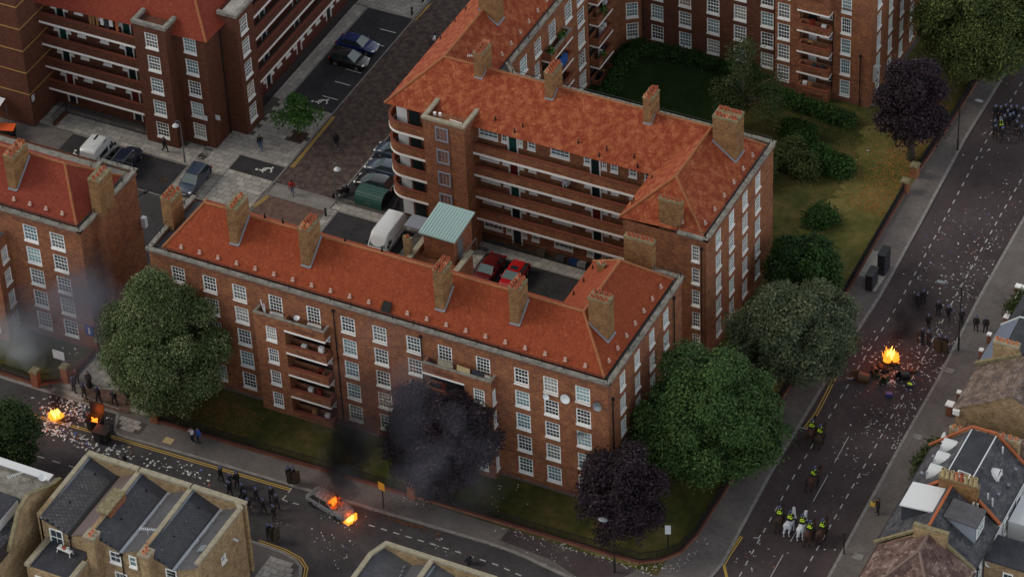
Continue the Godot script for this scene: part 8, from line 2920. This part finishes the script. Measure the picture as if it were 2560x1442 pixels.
func horse_mesh(c: Color, dark: Color, look: float) -> ArrayMesh:
	var b := []
	b.append([Vector3(0, 1.28, -0.62), Vector3(0, 1.22, -0.1), 0.31, 0.3, c])
	b.append([Vector3(0, 1.22, -0.1), Vector3(0, 1.24, 0.5), 0.3, 0.29, c])
	b.append([Vector3(0, 1.38, -0.5), Vector3(0, 1.42, 0.4), 0.2, 0.18, c])
	b.append([Vector3(0, 1.36, 0.55), Vector3(look * 0.2, 1.86, 0.92), 0.21, 0.13, c])
	b.append([Vector3(0, 1.52, 0.55), Vector3(look * 0.2, 1.98, 0.86), 0.09, 0.06, dark])
	b.append([Vector3(look * 0.2, 1.92, 0.94), Vector3(look * 0.42, 1.66, 1.3), 0.12, 0.075, c])
	for s in [-1, 1]:
		b.append([Vector3(look * 0.2 + s * 0.06, 1.98, 0.9), Vector3(look * 0.2 + s * 0.08, 2.12, 0.9), 0.035, 0.015, c])
		var st: float = 0.12 * s
		b.append([Vector3(s * 0.16, 1.15, 0.5), Vector3(s * 0.17, 0.68, 0.48 + st), 0.14, 0.075, c])
		b.append([Vector3(s * 0.17, 0.68, 0.48 + st), Vector3(s * 0.17, 0.14, 0.44 + st * 1.6), 0.065, 0.045, dark])
		b.append([Vector3(s * 0.17, 0.14, 0.44 + st * 1.6), Vector3(s * 0.17, 0.05, 0.48 + st * 1.6), 0.06, 0.065, dark])
		b.append([Vector3(s * 0.18, 1.15, -0.62), Vector3(s * 0.19, 0.86, -0.5 - st), 0.2, 0.12, c])
		b.append([Vector3(s * 0.19, 0.86, -0.5 - st), Vector3(s * 0.19, 0.56, -0.78 - st), 0.1, 0.065, c])
		b.append([Vector3(s * 0.19, 0.56, -0.78 - st), Vector3(s * 0.19, 0.14, -0.72 - st), 0.055, 0.045, dark])
		b.append([Vector3(s * 0.19, 0.14, -0.72 - st), Vector3(s * 0.19, 0.05, -0.67 - st), 0.06, 0.065, dark])
	b.append([Vector3(0, 1.45, -0.88), Vector3(0, 1.2, -1.02), 0.06, 0.08, dark])
	b.append([Vector3(0, 1.2, -1.02), Vector3(0, 0.68, -1.05), 0.085, 0.03, dark])
	return skin(b, 0.045, 0.08).mesh()

func horses() -> void:
	used["brown_horse"] = horse_mesh(Color(0.055, 0.022, 0.012), Color(0.012, 0.009, 0.008), 0.3)
	used["bay_horse"] = horse_mesh(Color(0.036, 0.017, 0.011), Color(0.01, 0.008, 0.008), -0.3)
	used["white_horse"] = horse_mesh(Color(0.5, 0.52, 0.56), Color(0.42, 0.44, 0.48), 0.9)
	used["pale_horse"] = horse_mesh(Color(0.54, 0.56, 0.6), Color(0.5, 0.52, 0.55), 0.0)
	var lab := ["dark brown horse on the kerb side of the mounted row", "white horse turning its head in the mounted row", "white horse with a swishing pale tail in the mounted row", "brown horse between the white horse and the outer brown one", "brown horse at the lane dashes side of the mounted row", "brown horse walking alone ahead of the mounted row", "brown horse under the tree edge, closest to the yellow lines", "brown horse alongside another by the tree edge"]
	var keys := ["bay_horse", "white_horse", "pale_horse", "brown_horse", "brown_horse", "brown_horse", "brown_horse", "bay_horse"]
	var pos := [[1950, 1318], [1977, 1330], [2007, 1338], [2026, 1354], [2057, 1350], [2036, 1220], [2031, 1100], [2051, 1114]]
	for i in 8:
		var q := g(pos[i][0], pos[i][1], ROAD)
		var turn: float = PI + [0.1, -0.1, 0.1, -0.05, -0.05, -0.35, 0.05, -0.05][i]
		var t := thing("horse", lab[i], "horse", q, turn, "police horses in the avenue")
		put(used[keys[i]], "body", M["person"], t)
		var mb := MB.new()
		mb.ball(Vector3(0, 1.56, -0.05), Vector3(0.27, 0.09, 0.34), 10, 6)
		part(mb, "saddle", M["soot"], t)
		person("rider in yellow braces on " + lab[i].replace(" of the mounted row", " of the row").replace(" in the mounted row", " of the row").replace(" in the mounted", " of the").replace("brown horse at the lane dashes side", "outermost brown horse by the dashes"), "police_ride", q + Vector3(0, 0.68, 0), turn, "mounted riders in the avenue", "vest")

# ---------------------------------------------------------------- fire, smoke, litter
func tongue(h: float, r: float, sd: int) -> ArrayMesh:
	var rr := RandomNumberGenerator.new()
	rr.seed = sd
	var mb := MB.new()
	var rs := []
	var o := Vector3.ZERO
	var lean := Vector3(rr.randf_range(-0.25, 0.25), 0, rr.randf_range(-0.25, 0.25))
	for k in 8:
		var t := k / 7.0
		var q := r * (0.55 + 1.3 * t) * (1.0 - t) * 1.5 if k > 0 else r * 0.4
		q *= rr.randf_range(0.8, 1.2)
		var row := []
		for i in 7:
			var a := -TAU * i / 7.0
			row.append(o + Vector3(cos(a), 0, sin(a)) * maxf(q, 0.004) * rr.randf_range(0.75, 1.25) + Vector3(0, h * t, 0))
		rs.append(row)
		o += lean * h / 7.0 + Vector3(rr.randfn(), 0, rr.randfn()) * r * 0.18
	mb.rings(rs)
	return mb.mesh()

func fire(label: String, at: Vector3, spread: Vector2, h: float, n: int, energy: float, lift := 1.0, mats := [0, 1, 2]) -> void:
	var t := thing("fire", label, "fire", at)
	for i in n:
		var u := Vector2(rng.randfn(), rng.randfn()).limit_length(1.6) * 0.5
		var fall := 1.0 - u.length() * 0.55
		var k: int = mats[0] if fall > 0.72 and i % 3 else (mats[1] if fall > 0.45 else mats[2])
		var hh := h * fall * rng.randf_range(0.45, 1.05)
		put(tongue(snappedf(maxf(hh, 0.15), 0.02), 0.1 + 0.07 * rng.randf(), 100 + i), "flame", M["flame%d" % k], t, Transform3D(Basis.IDENTITY, Vector3(u.x * spread.x, rng.randf() * h * 0.25, u.y * spread.y)))
	var l := OmniLight3D.new()
	l.name = "fire_light"
	l.light_color = Color(1.0, 0.42, 0.12)
	l.light_energy = energy
	l.light_size = 0.5
	l.omni_range = 30.0
	l.omni_attenuation = 2.0
	l.shadow_enabled = true
	l.position = Vector3(0, lift, 0)
	t.add_child(l)

func fires() -> void:
	for a in [[0, Color(1.0, 0.62, 0.10), 2.0, 0.95], [1, Color(1.0, 0.26, 0.02), 1.25, 0.75], [2, Color(0.9, 0.1, 0.01), 0.6, 0.4]]:
		var m := plain("flame%d" % a[0], Color(0.02, 0.01, 0.005), 1.0)
		m.emission_enabled = true
		m.emission = a[1].linear_to_srgb()
		m.emission_energy_multiplier = a[2]
		m.transparency = BaseMaterial3D.TRANSPARENCY_ALPHA
		m.albedo_color.a = a[3]
	fire("tall yellow fire burning on the rubbish in the avenue", g(2228, 908, ROAD), Vector2(0.75, 0.5), 1.75, 60, 4.0, 1.9)
	fire("orange fire burning among scattered papers by the corner tree", g(138, 1046, ROAD), Vector2(0.75, 0.5), 1.25, 46, 2.0, 1.5)
	fire("small fire inside the open black bin", Vector3(-42.4, ROAD + 0.7, 9.5), Vector2(0.3, 0.25), 0.7, 16, 0.8, 1.0, [1, 1, 2])
	var F := Basis(Vector3.UP, 1.31)
	var o := Vector3(-18.35, ROAD, 10.0)
	fire("fire glowing through the burnt car's cabin", o + F * Vector3(0, 0.8, 0.55), Vector2(0.85, 0.8), 0.75, 44, 1.6, 1.5, [1, 2, 2])
	fire("bright yellow fire under the burnt car's front bumper", o + F * Vector3(0.0, 0.0, 2.3), Vector2(0.45, 0.95), 0.42, 34, 1.2, 0.7)
	fire("small fire at the burnt car's front wheel", o + F * Vector3(0.9, 0.1, 1.3), Vector2(0.2, 0.3), 0.4, 8, 0.3, 0.6, [1, 1, 2])
	fire("small fire at the burnt car's rear corner", o + F * Vector3(0.85, 0.2, -2.0), Vector2(0.15, 0.2), 0.3, 5, 0.15, 0.5, [1, 2, 2])

# drifting smoke as many thin overlapping puffs
func plume(label: String, pts: Array, n: int, r0: float, r1: float, c: Color, d0: float, d1: float, jitter := 0.5) -> void:
	var t := thing("smoke_plume", label, "smoke")
	t.set_meta("kind", "stuff")
	for i in n:
		var u := (i + rng.randf()) / n
		var s := u * (pts.size() - 1)
		var k := mini(int(s), pts.size() - 2)
		var p: Vector3 = pts[k].lerp(pts[k + 1], s - k)
		var r := lerpf(r0, r1, u) * rng.randf_range(0.7, 1.3)
		var v := FogVolume.new()
		v.shape = RenderingServer.FOG_VOLUME_SHAPE_ELLIPSOID
		v.size = Vector3(r, r * rng.randf_range(0.8, 1.2), r) * 2.0
		var m := FogMaterial.new()
		m.albedo = c
		m.density = lerpf(d0, d1, u) * rng.randf_range(0.7, 1.3)
		v.material = m
		v.name = numbered(t, "puff")
		v.position = p + Vector3(rng.randfn(), rng.randfn() * 0.6, rng.randfn()) * r * jitter
		t.add_child(v)

func smoke() -> void:
	var dark := Color(0.13, 0.13, 0.14)
	var a := g(2228, 905, ROAD)
	plume("dark smoke rising from the avenue fire", [a + Vector3(0.1, 1.6, 0), a + Vector3(0.7, 3.4, -0.8), a + Vector3(1.3, 5.5, -2.0), a + Vector3(2.0, 8.0, -3.5)], 80, 0.35, 1.0, dark, 0.2, 0.03, 0.9)
	a = g(138, 1046, ROAD)
	plume("short dark smoke above the litter fire", [a + Vector3(0.1, 1.1, 0), a + Vector3(0.3, 2.6, -0.2), a + Vector3(0.4, 4.0, -0.6)], 16, 0.4, 0.9, dark, 0.3, 0.06, 0.4)
	a = Vector3(-18.0, 1.2, 9.9)
	plume("thick dark smoke drifting from the burning car to the purple tree", [a, a + Vector3(0.8, 2.4, -0.5), a + Vector3(1.6, 5.0, -1.2), a + Vector3(2.4, 7.6, -1.6), a + Vector3(3.6, 10.5, -2.2)], 170, 0.35, 1.7, dark, 0.2, 0.012, 1.25)
	plume("bluish haze hanging before the purple tree and the bay", [Vector3(-19, 4, 4), Vector3(-16, 8, 4), Vector3(-12, 9, 6), Vector3(-8, 6, 7), Vector3(-14, 12, 3)], 90, 1.0, 1.8, Color(0.68, 0.69, 0.76), 0.014, 0.012, 2.0)
	plume("white smoke drifting over the railed lawn", [Vector3(-53.5, 1.0, 4.8), Vector3(-52.5, 2.0, 4.2), Vector3(-53.5, 3.2, 3.8)], 40, 0.7, 1.5, Color(0.9, 0.93, 0.97), 0.07, 0.04, 0.9)
	plume("thin grey smoke in front of the hipped roof block", [Vector3(-54, 3.0, 3.6), Vector3(-51.5, 5.0, 3.2), Vector3(-49, 7.5, 2.6), Vector3(-46, 9.5, 2.5), Vector3(-43, 8.0, 5.0)], 60, 1.0, 2.3, Color(0.6, 0.62, 0.68), 0.04, 0.025, 0.9)

func papers(nm: String, label: String, clusters: Array, size: float, y: float) -> void:
	size *= 0.72
	var mb := MB.new()
	for c in clusters:
		var o := g(c[0], c[1], y)
		for i in int(c[4] * 1.05):
			var p := o + Vector3(rng.randfn() * c[2], 0.012 + rng.randf() * 0.03, rng.randfn() * c[3])
			var s := size * rng.randf_range(0.3, 1.2)
			var w := rng.randf_range(0.35, 0.72)
			mb.col = Color(w, w, w * rng.randf_range(0.95, 1.08)) if rng.randf() < 0.88 else [Color(0.3, 0.14, 0.06), Color(0.1, 0.15, 0.4), Color(0.4, 0.3, 0.2), Color(0.4, 0.12, 0.08)][rng.randi() % 4]
			var f := Basis(Vector3.UP, rng.randf() * TAU) * Basis(Vector3.RIGHT, rng.randfn() * 0.25)
			var x := f.x * s * 0.6
			var z := f.z * s * 0.4
			var u := f.y * s * rng.randf_range(0.05, 0.3)
			mb.quad(p - x + z, p + z * 0.8 + u, p - z * 0.8 + u, p - x - z)
			mb.quad(p + z * 0.8 + u, p + x + z, p + x - z, p - z * 0.8 + u)
	var o := part(mb, nm, M["person"])
	tag(o, label, "litter", "", "stuff")

func litter() -> void:
	papers("paper_litter", "white papers strewn round the litter fire and bins", [[140, 1050, 0.9, 0.7, 60], [185, 1015, 1.0, 0.45, 60], [200, 1040, 0.9, 0.6, 60], [140, 1080, 1.2, 0.5, 60], [190, 1095, 1.3, 0.5, 40], [220, 1115, 1.0, 0.4, 30], [285, 1130, 1.3, 0.4, 34], [390, 1155, 1.5, 0.4, 26], [500, 1190, 1.3, 0.5, 30], [270, 1050, 0.4, 0.6, 10], [120, 1020, 0.7, 0.5, 26]], 0.3, ROAD)
	papers("paper_litter", "white scraps strewn along the avenue lanes", [[2240, 945, 1.6, 0.9, 90], [2225, 955, 0.4, 0.2, 50], [2290, 900, 1.6, 1.6, 110], [2180, 900, 1.3, 1.5, 70], [2345, 850, 1.2, 1.8, 60], [2390, 760, 1.0, 2.0, 60], [2430, 690, 1.0, 2.5, 70], [2400, 600, 1.8, 3.0, 50], [2480, 610, 0.9, 3.0, 50], [2300, 620, 1.4, 3.0, 24], [2500, 500, 1.2, 4.0, 40], [2470, 330, 1.5, 4.0, 24], [2230, 1030, 1.7, 1.4, 50], [2190, 1075, 1.2, 0.8, 44], [2265, 1030, 0.8, 1.0, 40], [2245, 1100, 0.5, 0.8, 30], [2130, 1150, 1.2, 1.6, 30], [2200, 1180, 1.4, 2.0, 20], [2350, 925, 0.4, 1.2, 30], [2150, 1330, 2.5, 2.0, 20], [1900, 1400, 1.5, 1.0, 24], [2300, 690, 0.6, 0.5, 6], [2365, 700, 1.3, 1.2, 34]], 0.17, ROAD + 0.006)
	papers("paper_litter", "white scraps along the foot of the corner railings", [[1150, 1268, 0.8, 0.15, 14], [1030, 1255, 0.8, 0.15, 14], [1330, 1345, 1.4, 0.25, 34], [1420, 1370, 1.4, 0.2, 40], [1500, 1392, 1.2, 0.2, 36], [1590, 1420, 1.0, 0.3, 40], [1660, 1415, 0.8, 0.4, 36], [1390, 1400, 1.4, 0.6, 30], [1730, 1385, 0.5, 0.9, 24], [1300, 1190, 0.7, 0.3, 6], [1290, 1240, 1.5, 0.8, 10], [1245, 1270, 1.0, 0.5, 5]], 0.14, 0.0)
	papers("paper_litter", "scattered white scraps in the front road", [[1100, 1350, 0.4, 0.1, 8], [1230, 1362, 0.5, 0.1, 12], [1115, 1375, 0.8, 0.3, 12], [830, 1360, 1.2, 0.7, 30], [850, 1400, 0.4, 0.4, 8], [960, 1290, 2.0, 1.0, 14], [700, 1310, 0.8, 0.5, 6], [850, 1300, 0.9, 0.4, 40]], 0.15, ROAD)
	papers("paper_litter", "scraps lying on the smoky lawn", [[180, 880, 0.5, 0.5, 6], [200, 895, 0.4, 0.4, 5], [2105, 415, 0.2, 0.2, 3], [2200, 395, 2.0, 2.0, 6]], 0.25, 0.02)
